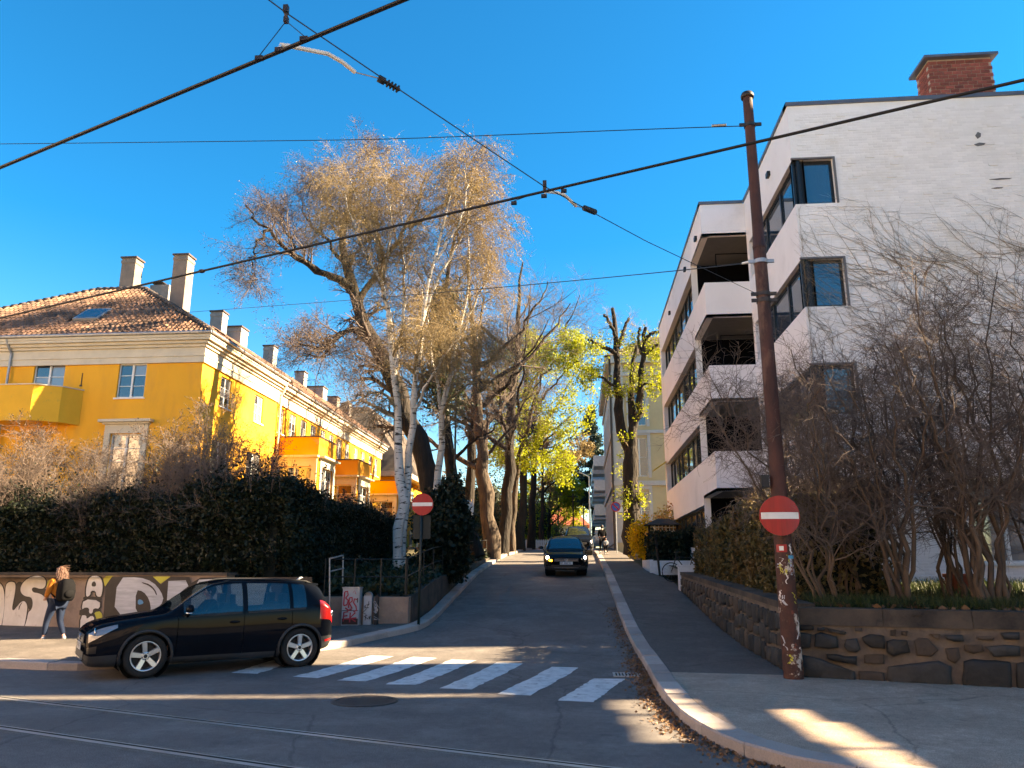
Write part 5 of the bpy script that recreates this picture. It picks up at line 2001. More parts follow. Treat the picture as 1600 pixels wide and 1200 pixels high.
bare_tree(724, 47, .4, 'dark bare tree in the garden left of the broad brown trunk', .05, 25, 400)
# slim tree with pale trunk and fresh yellow-green leaves reaching over the street
b0 = at(801, 860, 56)
mapl = limbs_px([
    ([(801, 866, 56), (801, 820, 56), (802, 772, 56), (808, 735, 56), (820, 690, 55.5), (832, 640, 55), (845, 590, 54.5), (858, 545, 54)], .27, .04),
    ([(803, 760, 56), (790, 720, 56.4), (782, 680, 56.8)], .12, .03),
    ([(812, 722, 56), (850, 690, 55), (880, 660, 54), (905, 640, 53)], .13, .02),
    ([(832, 640, 55), (866, 600, 54), (890, 575, 53), (912, 560, 52)], .11, .02),
    ([(845, 590, 54.5), (872, 560, 53.5), (890, 535, 53)], .08, .02),
    ([(820, 690, 55.5), (846, 720, 54.5), (870, 725, 53.8)], .08, .02),
    ([(838, 620, 55), (818, 570, 55.5), (822, 530, 55.6)], .09, .02),
    ([(820, 690, 55.5), (800, 640, 56), (790, 600, 56.4)], .09, .02)], 16, .1, 30)
tree('maple_tree', b0, 'slim pale trunked maple covered in fresh yellow green leaves over the street', 'tree', mapl,
     [dict(k=14, L=(1.2, 3.0), ang=50, n=5, grav=-.02, wig=.18, rr=.4, tmin=.35, rmin=.012, ns=4),
      dict(k=7, L=(.7, 1.6), ang=46, n=4, grav=-.06, wig=.2, rr=.5, tmin=.2, rmin=.008, ns=3),
      dict(k=4, L=(.4, .8), ang=42, n=3, grav=-.08, wig=.15, rr=.6, tmin=.2, rmin=.005, ns=3)],
     M['barkb'], M['twigtan'], 31, leaves=(M['maple'], 8, .105, 2, .16))
# far leafy tree masses closing the street: separate trees
for k, (px, Y, top, w, lab) in enumerate(((858, 100, 690, .3, 'far tree in fresh pale green leaf at the street end'), (846, 90, 640, .35, 'far half bare tree with sparse green leaves left of the street end'),
                                          (872, 120, 740, .25, 'small far tree before the red roofed house'))):
    b = at(px, 855, Y)
    bare_tree(px, Y, w, lab, .02, 40 + k, top, 'bark', 'twigred', leaves=(M['maple'] if k != 1 else M['catkin'], 3, .16, 2, .12), group=None, name='far_tree', dense=.8)

# ---- pollarded tree on the right pavement
PY_ = 44.0
pol = limbs_px([
    ([(988, 866, 44), (987, 830, 44), (986, 793, 44), (984, 716, 44), (985, 700, 44)], .52, .4),
    ([(985, 708, 44), (971, 680, 44), (966, 636, 44), (965, 570, 44), (962, 519, 44), (957, 482, 44)], .33, .1),
    ([(985, 708, 44), (990, 665, 44), (987, 640, 44), (986, 621, 44.2), (988, 570, 44.4), (996, 540, 44.6)], .3, .1),
    ([(990, 668, 44), (999, 645, 43.8), (1001, 617, 43.6), (1005, 559, 43.4), (1010, 512, 43.3)], .24, .1),
    ([(966, 560, 44), (955, 548, 43.8), (935, 538, 43.6), (918, 530, 43.4)], .16, .07),
    ([(963, 530, 44), (955, 510, 43.8), (944, 490, 43.6)], .13, .08),
    ([(965, 545, 44), (972, 522, 44.2), (982, 497, 44.4)], .14, .09),
    ([(1006, 555, 43.4), (1018, 545, 43.4), (1028, 538, 43.3)], .12, .08),
    ([(1008, 530, 43.3), (1018, 520, 43.2), (1030, 518, 43.2)], .11, .07),
    ([(1005, 560, 43.4), (998, 535, 43.6), (1000, 512, 43.7)], .11, .08),
    ([(968, 610, 44), (945, 592, 43.4), (925, 586, 43), (908, 575, 42.6)], .1, .03),
    ([(1001, 600, 43.6), (1020, 600, 43.2), (1040, 612, 42.9)], .08, .03)], 14, .05, 33)
tree('pollarded_tree', at(988, 866, 44), 'pollarded tree with stubby cut limbs and sprouting yellow green leaves by the cream house', 'tree', pol,
     [dict(k=8, L=(.4, 1.4), ang=55, n=5, grav=.04, wig=.2, rr=.16, tmin=.25, rmin=.01, ns=4),
      dict(k=6, L=(.4, 1.1), ang=48, n=4, grav=-.04, wig=.2, rr=.6, tmin=.2, rmin=.006, ns=3),
      dict(k=3, L=(.25, .6), ang=42, n=3, grav=-.1, wig=.15, rr=.6, tmin=.2, rmin=.004, ns=3)],
     M['bark'], M['twigtan'], 34, leaves=(M['maple'], 7, .08, 2, .1), leaf_z=float(at(980, 540, 44)[2]))
# far pine
pn = thing('pine_tree', (1.9, 112, 4), 'tall blue green pine far up the street beside the cream house', 'tree')
pb = np.array([1.9, 112, 3.8])
V, Q = tubes((limb([pb, pb + [.1, 0, 9], pb + [0, 0, 21]], .3, .05, 16, .05)[0][None], limb([pb, pb + [.1, 0, 9], pb + [0, 0, 21]], .3, .05, 16, .0)[1][None]), 8)
obj('trunk', mesh_np('trunk', V, Q, True), M['bark'], pn)
rg = np.random.default_rng(50)
C, BP, BR = [], [], []
for k in range(85):
    t = rg.uniform(.28, 1)
    a = rg.uniform(0, 6.28)
    r_ = (1.05 - t) * 4.2 * rg.uniform(.6, 1.15) + .3
    o = pb + np.array([0, 0, 21 * t])
    e = o + np.array([math.cos(a) * r_, math.sin(a) * r_, -.1 * r_])
    l_ = limb([o, (o + e) / 2 + [0, 0, .15], e], .06, .015, 6, .03, rg)
    BP.append(l_[0]); BR.append(l_[1])
    n_ = int(90 * r_)
    u = rg.uniform(.25, 1, n_)[:, None]
    C.append(o + (e - o) * u + rg.normal(0, .22, (n_, 3)))
V, Q = tubes((np.stack(BP), np.stack(BR)), 4)
obj('branches', mesh_np('branches', V, Q, True), M['bark'], pn)
V, Q = leaf_quads(np.concatenate(C), .2, rg, long=2.4)
obj('crown', mesh_np('crown', V, Q), M['pine'], pn)

# ------------------------------------------------------------------ hedges
def far_bush(px, Y, r, h, mat, label, seed, n=2600, size=.16):
    b_ = at(px, 870, Y)
    return blob_shrub('far_bush', (b_[0], Y, zs(Y) - .2), label, 'bush', r, h, M[mat], n, size, seed, .6, .25)
def hedge_boxes(name, base, label, boxes, mat, dens, size, seed, core=True, cat='hedge', twig=None, shoots=0):
    """boxes: (x0,x1,y0,y1,z0,z1) bumpy shell of leaves round a dark core"""
    rg = np.random.default_rng(seed)
    root = thing(name, base, label, cat)
    C = []
    cm = MB()
    for (x0, x1, y0, y1, z0, z1) in boxes:
        dx, dy, dz = x1 - x0, y1 - y0, z1 - z0
        areas = np.array([dx * dz, dx * dz, dy * dz, dy * dz, dx * dy])
        for fi, A in enumerate(areas):
            n = int(A * dens)
            u, v = rg.uniform(0, 1, n), rg.uniform(0, 1, n)
            dep = np.abs(rg.normal(0, .13, n))
            if fi == 0: p = np.stack([x0 + u * dx, y0 + dep, z0 + v * dz], 1)
            elif fi == 1: p = np.stack([x0 + u * dx, y1 - dep, z0 + v * dz], 1)
            elif fi == 2: p = np.stack([x0 + dep, y0 + u * dy, z0 + v * dz], 1)
            elif fi == 3: p = np.stack([x1 - dep, y0 + u * dy, z0 + v * dz], 1)
            else: p = np.stack([x0 + u * dx, y0 + v * dy, z1 - dep], 1)
            C.append(p)
        # a loose fringe of shoots on top
        n = int(dx * dy * dens * .35)
        p = np.stack([x0 + rg.uniform(0, 1, n) * dx, y0 + rg.uniform(0, 1, n) * dy, z1 + np.abs(rg.normal(0, .1, n))], 1)
        C.append(p)
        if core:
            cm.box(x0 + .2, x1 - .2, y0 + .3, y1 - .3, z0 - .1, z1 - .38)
    C = np.concatenate(C)
    # lumpiness
    def nz(p, f, s):
        return (np.sin(p[:, 0] * f + s) + np.sin(p[:, 1] * f * 1.13 + s * 2.1) + np.sin(p[:, 2] * f * 1.3 + s * .7)) / 3
    d = nz(C, 1.3, seed + 1) * .2 + nz(C, 2.9, seed) * .16 + nz(C, 6.3, seed + 3) * .09
    C = C + np.stack([d * .6, d, d * .9], 1) + rg.normal(0, .035, C.shape)
    V, Q = leaf_quads(C, size, rg, long=1.7)
    obj('foliage', mesh_np('foliage', V, Q), mat, root)
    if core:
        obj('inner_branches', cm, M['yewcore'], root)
    if shoots:
        S = []
        for _ in range(shoots):
            x0, x1, y0, y1, z0, z1 = boxes[rg.integers(len(boxes))]
            fr = rg.random() < .3
            x = x1 + .02 if (fr and x1 - x0 < 2) else rg.uniform(x0, x1)
            y = y0 - .02 if (fr and x1 - x0 > 2) else rg.uniform(y0, y1)
            z = rg.uniform(z0 + .4, z1) if fr else z1 - .15
            L_ = rg.uniform(.1, .35) if fr else .18 + abs(rg.normal(0, .42))
            d_ = np.array([rg.normal(0, .25), rg.normal(0, .25) - (.4 if fr else 0), .3 if fr else 1.0])
            p = np.array([x, y, z])
            S.append([p, p + d_ * L_ * .5 + rg.normal(0, .03, 3), p + d_ * L_ + rg.normal(0, .06, 3)])
        S = np.array(S)
        V, Q = tubes((S, np.broadcast_to(np.array([.008, .006, .003]), S.shape[:2])), 3)
        obj('shoots', mesh_np('shoots', V, Q), M['twigdark'], root)
        V, Q = leaf_quads(along(S, 9, rg, .1, .05), size * .9, rg, long=1.7)
        obj('shoot_leaves', mesh_np('shoot_leaves', V, Q), mat, root)
    return root
hedge_boxes('yew_hedge', (-14, 20.6, 1.6), 'tall dark evergreen hedge growing along the top of the graffiti wall', [(-31, -8.1, LW(-14) + .3, LW(-14) + 2.1, 1.3, 3.95)] if False else
            [(-31 + i * 2.6, -31 + i * 2.6 + 2.7, LW(-31 + i * 2.6) + .28, LW(-31 + i * 2.6) + 2.2, 1.45, 3.68 + .15 * math.sin(i * 1.7)) for i in range(9)] +
            [(-9.6, -8.1, 19.0 + i * 2.4, 19.0 + i * 2.4 + 2.5, 1.0 + i * .1, 3.8 + .1 * math.sin(i * 2.1)) for i in range(7)], M['yew'], 800, .06, 61, shoots=2600)
# yew shrub in the bed right of the sign
def blob_shrub(name, base, label, cat, r, h, mat, n, size, seed, core=.7, jit=.1):
    rg = np.random.default_rng(seed)
    root = thing(name, base, label, cat)
    d = rg.normal(size=(n, 3))
    d /= np.linalg.norm(d, axis=1, keepdims=True)
    lump = 1 + .14 * np.sin(d[:, 0] * 5 + seed) + .12 * np.sin(d[:, 1] * 6.1 + 2) + .1 * np.sin(d[:, 2] * 7.3 + seed * 2)
    rr_ = (1 - np.abs(rg.normal(0, .2, n))) * lump
    C = np.array(base) + [0, 0, h / 2] + d * rr_[:, None] * np.array([r[0], r[1], h / 2]) + rg.normal(0, jit, (n, 3))
    C = C[C[:, 2] > base[2] - .05]
    V, Q = leaf_quads(C, size, rg, long=1.7)
    obj('foliage', mesh_np('foliage', V, Q), mat, root)
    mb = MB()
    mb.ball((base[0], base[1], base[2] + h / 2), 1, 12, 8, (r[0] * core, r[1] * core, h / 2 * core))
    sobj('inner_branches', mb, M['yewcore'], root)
    return root
b = at(697, 900, 27)
blob_shrub('yew_shrub', (b[0], 27, zbed(27) - .2), 'dark upright evergreen shrub right of the left no entry sign', 'shrub', (.95, 1.1), 3.3, M['yew'], 9000, .1, 63)
blob_shrub('yew_shrub', (-5.5, 32.5, zbed(32) - .2), 'low dark evergreen shrub behind the black railing up the street', 'shrub', (.7, 1.5), 1.9, M['yew'], 5000, .1, 64)
for k, a_ in enumerate(((776, 74, (1.6, 1.4), 4.5, 'catkin', 'brownish bush between the street tree trunks'), (742, 66, (2.2, 1.6), 5.5, 'privet', 'yellow brown bush left of the broad brown trunk'),
                       (846, 104, (2.2, 1.8), 7.5, 'maple', 'pale green bush closing the street beyond the last tree'), (825, 98, (2.4, 1.8), 7, 'ivy', 'dark green bush behind the last street trees'),
                       (866, 116, (1.6, 1.6), 4.6, 'privet', 'brownish bush before the red roofed house'), (800, 92, (3, 2), 8, 'maple', 'tall pale green bush behind the slim maple'),
                       (760, 84, (3.2, 2), 9, 'ivy', 'tall dark bush far behind the row of trunks'), (716, 60, (2.2, 1.6), 5, 'ivy', 'dark bush in the garden behind the ivy clad tree'),
                       (690, 72, (3, 2), 7, 'catkin', 'brown bush before the yellow house with the steep roof'), (888, 150, (5, 3), 9, 'ivy', 'dark tree clump behind the red roofed house'),
                       (905, 170, (4, 3), 8, 'ivy', 'distant dark bush left of the balcony block'))):
    far_bush(*a_, 200 + k)
# low ground cover in the bed
rg = np.random.default_rng(65)
n = 14000
yy_ = rg.uniform(20.5, 44, n)
xy = np.stack([np.array([rg.uniform(max(-6.7 - max(0, y - 20.5) * .3, -7.8), bxw(y) - .05) for y in yy_]), yy_], 1)
zz = np.array([zbed(y) for y in xy[:, 1]]) + np.abs(rg.normal(0, .16, n)) + .1 * np.sin(xy[:, 0] * 4) * np.sin(xy[:, 1] * 3) + .05
V, Q = leaf_quads(np.column_stack([xy, zz]), .1, rg)
o = obj('ground_cover', mesh_np('ground_cover', V, Q), M['ivy'])
tag(o, 'dark low ground cover in the planting bed around the birches', 'plants', kind='stuff')

# privet hedge beside the street-side wall on the right
rg = np.random.default_rng(66)
pv = hedge_boxes('privet_hedge', (4.9, 22, 1.3), 'rounded clipped hedge with yellow brown leaves above the stone wall left of the rusty pole',
                 [(3.75, 5.6, 14.6 + i * 1.7, 14.6 + i * 1.7 + 1.8, zgr(15 + i * 1.7) - .1, 2.75 + .35 * math.sin(i * .8 + .5) + i * .06) for i in range(7)], M['privet'], 460, .06, 67)
SP = []
for k in range(900):
    y = rg.uniform(14.6, 26.4)
    x = rg.uniform(3.8, 5.5)
    z = 2.7 + .3 * math.sin((y - 14.6) / 1.7 * .8 + .5) + .03 * (y - 14.6)
    SP.append([(x, y, z), (x + rg.normal(0, .05), y + rg.normal(0, .05), z + rg.uniform(.1, .25)), (x + rg.normal(0, .1), y + rg.normal(0, .1), z + rg.uniform(.25, .6))])
SP = np.array(SP)
V, Q = tubes((SP, np.broadcast_to(np.array([.005, .004, .0025]), SP.shape[:2])), 3)
obj('shoots', mesh_np('shoots', V, Q), M['twigdark'], pv)
V, Q = leaf_quads(along(SP, 4, rg, .2, .02), .03, rg)
obj('shoot_leaves', mesh_np('shoot_leaves', V, Q), M['privet'], pv)
# dark hedge above the white planter wall, forsythia, pink-leaved bush
hedge_boxes('yew_hedge', (4, 35.2, 2), 'dark trimmed hedge behind the low white planter wall', [(3.05, 4.4, 33.4, 37, 1.7, 3.15), (4.3, 6.2, 33.6, 37, 1.7, 3.3)], M['yew'], 420, .09, 68)
blob_shrub('forsythia_bush', (3.25, 41, zgr(41) - .1), 'bright yellow forsythia bush under the pollarded tree', 'shrub', (.6, .6), 2.1, M['forsythia'], 3200, .08, 69, .55)
blob_shrub('flowering_bush', (4.4, 39.5, zgr(40) - .1), 'loose bush with pink and yellow shoots beside the forsythia', 'shrub', (.95, .8), 2.5, M['pinkbush'], 3000, .075, 70, .45)

# ------------------------------------------------------------------ bare shrubs
def stem_shrub(name, base, label, n_st, H, spread, seed, group=None, twig='twigdark', spec=None, buds=None, lean=(0, 0), bark='stembark', r0=.045):
    rng = np.random.default_rng(seed)
    b = np.array(base, float)
    L = []
    for k in range(n_st):
        a = rng.uniform(0, 6.28)
        s = rng.uniform(.25, 1) * spread
        h = H * rng.uniform(.7, 1.0)
        o = b + np.array([rng.normal(0, .13), rng.normal(0, .13), -.05])
        m = o + np.array([math.cos(a) * s * .3 + lean[0] * .3, math.sin(a) * s * .3 + lean[1] * .3, h * .45])
        e = o + np.array([math.cos(a) * s + lean[0], math.sin(a) * s + lean[1], h])
        L.append(limb([o, m, e], r0 * rng.uniform(.7, 1.25), .008, 14, .06, rng))
    spec = spec or [dict(k=13, L=(.6, 1.9), ang=42, n=6, grav=.0, wig=.2, rr=.5, tmin=.22, rmin=.006, ns=4),
                    dict(k=7, L=(.4, 1.1), ang=48, n=5, grav=-.03, wig=.22, rr=.55, tmin=.15, rmin=.0045, ns=3),
                    dict(k=6, L=(.15, .5), ang=50, n=4, grav=-.05, wig=.22, rr=.6, tmin=.15, rmin=.003, ns=3)]
    return tree(name, base, label, 'shrub', L, spec, M[bark], M[twig], seed, group, leaves=buds, ns_limb=6)
G1 = 'bare shrubs behind the stone wall'
shr = [(1292, 14.2, 7, 4.3, 1.5, (-.9, 0), 'bare shrub nearest the rusty pole, its twigs spilling left behind it'),
       (1330, 14.9, 8, 4.6, 1.5, (-.5, 0), 'bare shrub with dark slender stems second from the rusty pole'),
       (1422, 14.0, 8, 5.2, 1.5, (-.1, 0), 'bare shrub with peeling brown stems in the middle of the wall garden'),
       (1500, 14.7, 10, 5.4, 1.4, (0, 0), 'bare shrub of thin upright stems between two thick stemmed ones'),
       (1562, 13.7, 10, 6.0, 1.6, (.1, 0), 'tallest bare shrub with a clump of thick peeling stems near the right edge'),
       (1640, 14.4, 9, 5.6, 1.5, (.2, 0), 'bare shrub at the right end of the wall garden')]
for k, (px, Y, n_, H, sp_, ln_, lab) in enumerate(shr):
    p = at(px, 945, Y)
    stem_shrub('bare_shrub', (p[0], Y, zgr(Y) - .04), lab, n_, H, sp_, 100 + k, G1, lean=ln_, r0=.045 if k in (2, 4) else .03)
p = at(1160, 800, 21)
stem_shrub('bare_shrub', (6.0, 19.2, zgr(19)), 'bushy bare shrub rising above the clipped hedge before the white block', 7, 5.2, 1.3, 111, G1, lean=(-.7, .3))
stem_shrub('bare_shrub', (5.7, 21.2, zgr(21)), 'bare shrub fanning out over the hedge below the loggias', 7, 5.6, 1.5, 112, G1, lean=(-.3, .2), twig='twigred')
G2 = 'bare garden shrubs behind the dark hedge'
BS = [dict(k=10, L=(.6, 1.7), ang=36, n=6, grav=.05, wig=.16, rr=.5, tmin=.3, rmin=.008, ns=4),
      dict(k=7, L=(.35, 1.0), ang=42, n=5, grav=.02, wig=.2, rr=.55, tmin=.15, rmin=.0055, ns=3),
      dict(k=5, L=(.15, .45), ang=45, n=3, grav=.0, wig=.2, rr=.6, tmin=.15, rmin=.004, ns=3)]
for k, (px, Y, n_, H, sp_, tw, lab) in enumerate(((20, 24, 9, 4.6, 1.8, 'twigred', 'reddish bare bush under the yellow balcony'), (95, 23.6, 9, 4.4, 1.6, 'twigred', 'reddish bare bush right of the balcony end'),
                                              (205, 24, 5, 4.0, 1.2, 'twigdark', 'thin bare bush in front of the hooded white window'), (268, 24.5, 9, 5.2, 1.6, 'twigdark', 'tall bare bush with brown buds before the house corner'),
                                              (330, 25, 9, 5.6, 1.7, 'twigdark', 'tall bare bush with brown buds against the sunlit side wall'), (395, 26, 7, 4.6, 1.3, 'twigdark', 'bare bush at the end of the sunlit side wall'))):
    p = at(px, 800, Y)
    stem_shrub('bare_bush', (p[0], Y, 1.5), lab, n_, H, sp_, 120 + k, G2, twig=tw, spec=BS, buds=(M['budred'], 2, .032, 2, .03))

G3 = 'dark bare bushes growing through the hedge'
for k, (x, tw, lab) in enumerate(((-18.2, 'twigred', 'bare bush poking through the hedge left of the walking woman'), (-15.6, 'twigdark', 'bare bush rising from the hedge above the walking woman'), (-13.2, 'twigred', 'bare bush rising from the hedge below the hooded window'),
                                  (-10.9, 'twigdark', 'bare bush rising from the hedge above the car bonnet'), (-9.2, 'twigdark', 'bare bush at the hedge corner above the car roof'))):
    stem_shrub('bare_bush', (x, LW(x) + 1.1, 1.5), lab, 9, 3.3 + .5 * (k % 2), 1.0, 140 + k, G3, twig=tw, spec=BS)

# ------------------------------------------------------------------ climbing vine on the gable
rg = np.random.default_rng(80)
vn = thing('climbing_vine', (10, YG - .05, 1.2), 'leafless climbing vine fanning over the white gable wall', 'vine')
VP, VR, TP, TR = [], [], [], []
for k in range(520):
    x = rg.uniform(6.6, 14.5)
    top = np.interp(x, [6.4, 7.3, 9, 11, 13, 15], [9.8, 11.2, 11.4, 11.0, 11.6, 12.2])
    z = rg.uniform(2, top - 1.2)
    if x < 8.6 and rg.random() < .35: continue
    ang = R(rg.normal(142, 17))
    L_ = rg.uniform(1.2, 3.6)
    pts = []
    p = np.array([x, z])
    for j in range(9):
        pts.append((p[0], YG - .016 - rg.uniform(.002, .012), p[1]))
        ang += rg.normal(0, .17)
        p = p + np.array([math.cos(ang), math.sin(ang)]) * L_ / 8
        p[0] = max(p[0], 6.3)
        if p[1] > top: ang = R(rg.uniform(160, 190))
    VP.append(pts)
    VR.append(np.linspace(rg.uniform(.004, .0085), .002, 9))
VP, VR = np.array(VP), np.array(VR)
def inwin(p):
    return any(o[0] - .0 + X1 < p[0] < X1 + o[1] and o[2] < p[2] < o[3] for o in gops)
mains = tubes((VP, VR), 4)
t2 = grow(VP, VR, 10, (.15, .8), 35, 5, .0, .2, .5, .1, rg, rmin=.0026)
t2[0][:, :, 1] = YG - .012 - np.abs(t2[0][:, :, 1] - YG + .02) * .12
tw2 = tubes(t2, 3)
obj('stems', mesh_np('stems', *mains, True), M['vine'], vn)
obj('twigs', mesh_np('twigs', *tw2), M['vine'], vn)

# ------------------------------------------------------------------ grass in the wall garden, litter along the gutter
rg = np.random.default_rng(81)
n = 16000
xs = rg.uniform(3.9, 13, n)
ys = rg.uniform(12.5, 20, n)
keep = ys > 13.2 - (xs - 3.4) * .32 + .45
xs, ys = xs[keep], ys[keep]
n = len(xs)
xs = np.concatenate([xs, rg.uniform(3.9, 13, 9000)])
ys2 = W_A[1] + (xs[n:] - W_A[0]) * wd[1] / wd[0] + rg.uniform(.45, 1.5, 9000)
ys = np.concatenate([ys, ys2])
n = len(xs)
zb = np.array([zgr(y) if y > 14.5 else zgr(y) - .04 for y in ys])
h = rg.uniform(.06, .24, n)
dx, dy = rg.normal(0, .07, n), rg.normal(0, .07, n)
wv = rg.normal(size=(n, 2))
wv /= np.linalg.norm(wv, axis=1, keepdims=True)
wv *= .009
A = np.stack([xs - wv[:, 0], ys - wv[:, 1], zb - .02], 1)
B_2 = np.stack([xs + wv[:, 0], ys + wv[:, 1], zb - .02], 1)
C_ = np.stack([xs + dx + wv[:, 0] * .3, ys + dy + wv[:, 1] * .3, zb + h], 1)
D_ = np.stack([xs + dx - wv[:, 0] * .3, ys + dy - wv[:, 1] * .3, zb + h], 1)
V = np.stack([A, B_2, C_, D_], 1).reshape(-1, 3)
o = obj('grass', mesh_np('grass', V, np.arange(n * 4).reshape(-1, 4)), M['grassleaf'])
tag(o, 'rough dark grass under the bare shrubs behind the stone wall', 'grass', kind='stuff')
# fallen leaves: right gutter, on the garden edge
C = []
for p, nn in zip(rk_pts, rk_n):
    if 7 < p[1] < 24 and p[0] < 4:
        m = 20 if p[1] < 14 else 9
        if 9 < p[1] < 16: m = 26
        d = np.abs(rg.normal(0, .14, m))
        q = p[None] - nn[None] * (d[:, None] + .015) + rg.normal(0, .06, (m, 2))
        C.append(np.column_stack([q, np.array([zs(v) for v in q[:, 1]]) + .012]))
C = np.concatenate(C)
V, Q = leaf_quads(C, .035, rg, flat=.9, long=1.3)
o = obj('fallen_leaves', mesh_np('fallen_leaves', V, Q), M['litter'])
tag(o, 'dry brown leaves and dirt gathered along the right hand kerb', 'leaves', kind='stuff')
n = 1100
xs = rg.uniform(3.9, 12, n)
ys = W_A[1] + (xs - W_A[0]) * wd[1] / wd[0] + rg.uniform(.4, 2.2, n)
V, Q = leaf_quads(np.column_stack([xs, ys, np.array([zgr(y) for y in ys]) + .03]), .09, rg, flat=.85, long=1.4)
o = obj('fallen_leaves', mesh_np('fallen_leaves', V, Q), M['litter'])
tag(o, 'dry leaves lying in the grass along the coping of the stone wall', 'leaves', kind='stuff')

# ------------------------------------------------------------------ street furniture
def ribbon(mb, F, pts, w, n):
    P = [np.array(p, float) for p in pts]
    base = len(mb.v)
    for i, p in enumerate(P):
        a = P[max(0, i - 1)]
        b = P[min(len(P) - 1, i + 1)]
        d = b - a
        d /= np.linalg.norm(d) + 1e-9
        o = np.array([-d[1], d[0]]) * w / 2
        for q in (p + o, p - o):
            mb.v.append(F.w(q[0], n, q[1]))
    for i in range(len(P) - 1):
        mb.f.append((base + 2 * i, base + 2 * i + 1, base + 2 * i + 3, base + 2 * i + 2)); mb.m.append(0)

# rusty tram pole
PX, PYY = 3.25, 12.95
pz = lambda py: float(at(1200, py, PYY)[2])
pole = thing('tram_pole', (PX, PYY, .125), 'tall rusty steel tram pole with peeling painted foot beside the stone wall', 'pole')
zj = pz(388)
mb = MB()
mb.lathe((PX, PYY, .1), (0, 0, 1), [(0, .152), (.9, .146), (2.2, .138)], 20)
sobj('painted_foot', mb, M['peel'], pole)
mb = MB()
mb.lathe((PX, PYY, 2.3), (0, 0, 1), [(0, .136), (1.4, .12), (zj - 2.3 - .25, .108), (zj - 2.3, .105)], 20)
mb.lathe((PX, PYY, zj), (0, 0, 1), [(0, .114), (.05, .116), (.06, .106), (.45, .096)], 20)
mb.lathe((PX, PYY, zj + .45), (0, 0, 1), [(0, .096), (pz(152) - zj - .45, .086)], 20)
sobj('shaft', mb, M['rust'], pole)
mb = MB()
mb.lathe((PX, PYY, pz(152)), (0, 0, 1), [(0, .08), (.0, .115), (.05, .12), (.1, .1), (.12, 0)], 20)
sobj('cap', mb, M['iron'], pole)
for py, m_, r_ in ((195, 'iron', .102), (409, 'steel', .122), (460, 'iron', .122), (470, 'iron', .122)):
    mb = MB()
    z = pz(py)
    mb.lathe((PX, PYY, z - .035), (0, 0, 1), [(0, r_ - .03), (0, r_), (.07, r_), (.07, r_ - .03)], 20)
    mb.box(PX + r_ - .02, PX + r_ + .1, PYY - .05, PYY - .02, z - .03, z + .03)
    mb.box(PX - r_ - .09, PX - r_ + .02, PYY - .05, PYY - .02, z - .03, z + .03)
    obj('clamp', mb, M[m_], pole)
fx = at(1199, 752, 12.9)
mb = MB()
mb.box(fx[0] - .1, fx[0] + .02, 12.86, 12.98, fx[2] - .1, fx[2] + .1)
obj('junction_box', mb, M['plastic'], pole)
# stickers and graffiti flecks on the pole
Fp = Fr((PX - .5, PYY - .165, 0), (PX + .5, PYY - .165, 0))
def curved_patch(name, u0, u1, z0, z1, mat, r=.141, off=.003):
    mb = MB()
    n = 6
    for i in range(n + 1):
        a = math.asin(max(-.99, min(.99, (u0 + (u1 - u0) * i / n) / r)))
        x, y = PX + math.sin(a) * (r + off), PYY - math.cos(a) * (r + off)
        mb.v += [(x, y, z0), (x, y, z1)]
    for i in range(n):
        mb.f.append((2 * i, 2 * i + 2, 2 * i + 3, 2 * i + 1)); mb.m.append(0)
    return obj(name, mb, mat, pole)
zq = pz(857)
curved_patch('red_sticker', -.125, .02, zq - .06, zq + .06, M['sred'])
curved_patch('sticker_print', -.09, -.03, zq - .035, zq + .035, M['swhite'], off=.006)
zq = pz(867)
curved_patch('blue_sticker', .03, .13, zq - .06, zq - .01, M['sticker_b'])
rgp = np.random.default_rng(90)
for k in range(26):
    mb = MB()
    u = rgp.uniform(-.14, .14)
    z = rgp.uniform(.35, 2.1)
    h = rgp.uniform(.05, .28)
    pts = []
    for j in range(7):
        uu_ = np.clip(u + rgp.normal(0, .02), -.15, .15)
        pts.append((uu_, z + h * j / 6))
    for (w_) in (rgp.uniform(.006, .02),):
        base = len(mb.v)
        for (uu_, z_) in pts:
            for s in (-w_, w_):
                a = math.asin(np.clip((uu_ + s) / .155, -.985, .985))
                rr__ = .1535 - .0065 * z_
                mb.v.append((PX + math.sin(a) * rr__, PYY - math.cos(a) * rr__, z_))
        for j in range(6):
            mb.f.append((base + 2 * j, base + 2 * j + 1, base + 2 * j + 3, base + 2 * j + 2)); mb.m.append(0)
    obj('paint_scribble', mb, M[['gwhite', 'gyellow', 'peel', 'terra', 'gsilver'][k % 5]], pole)

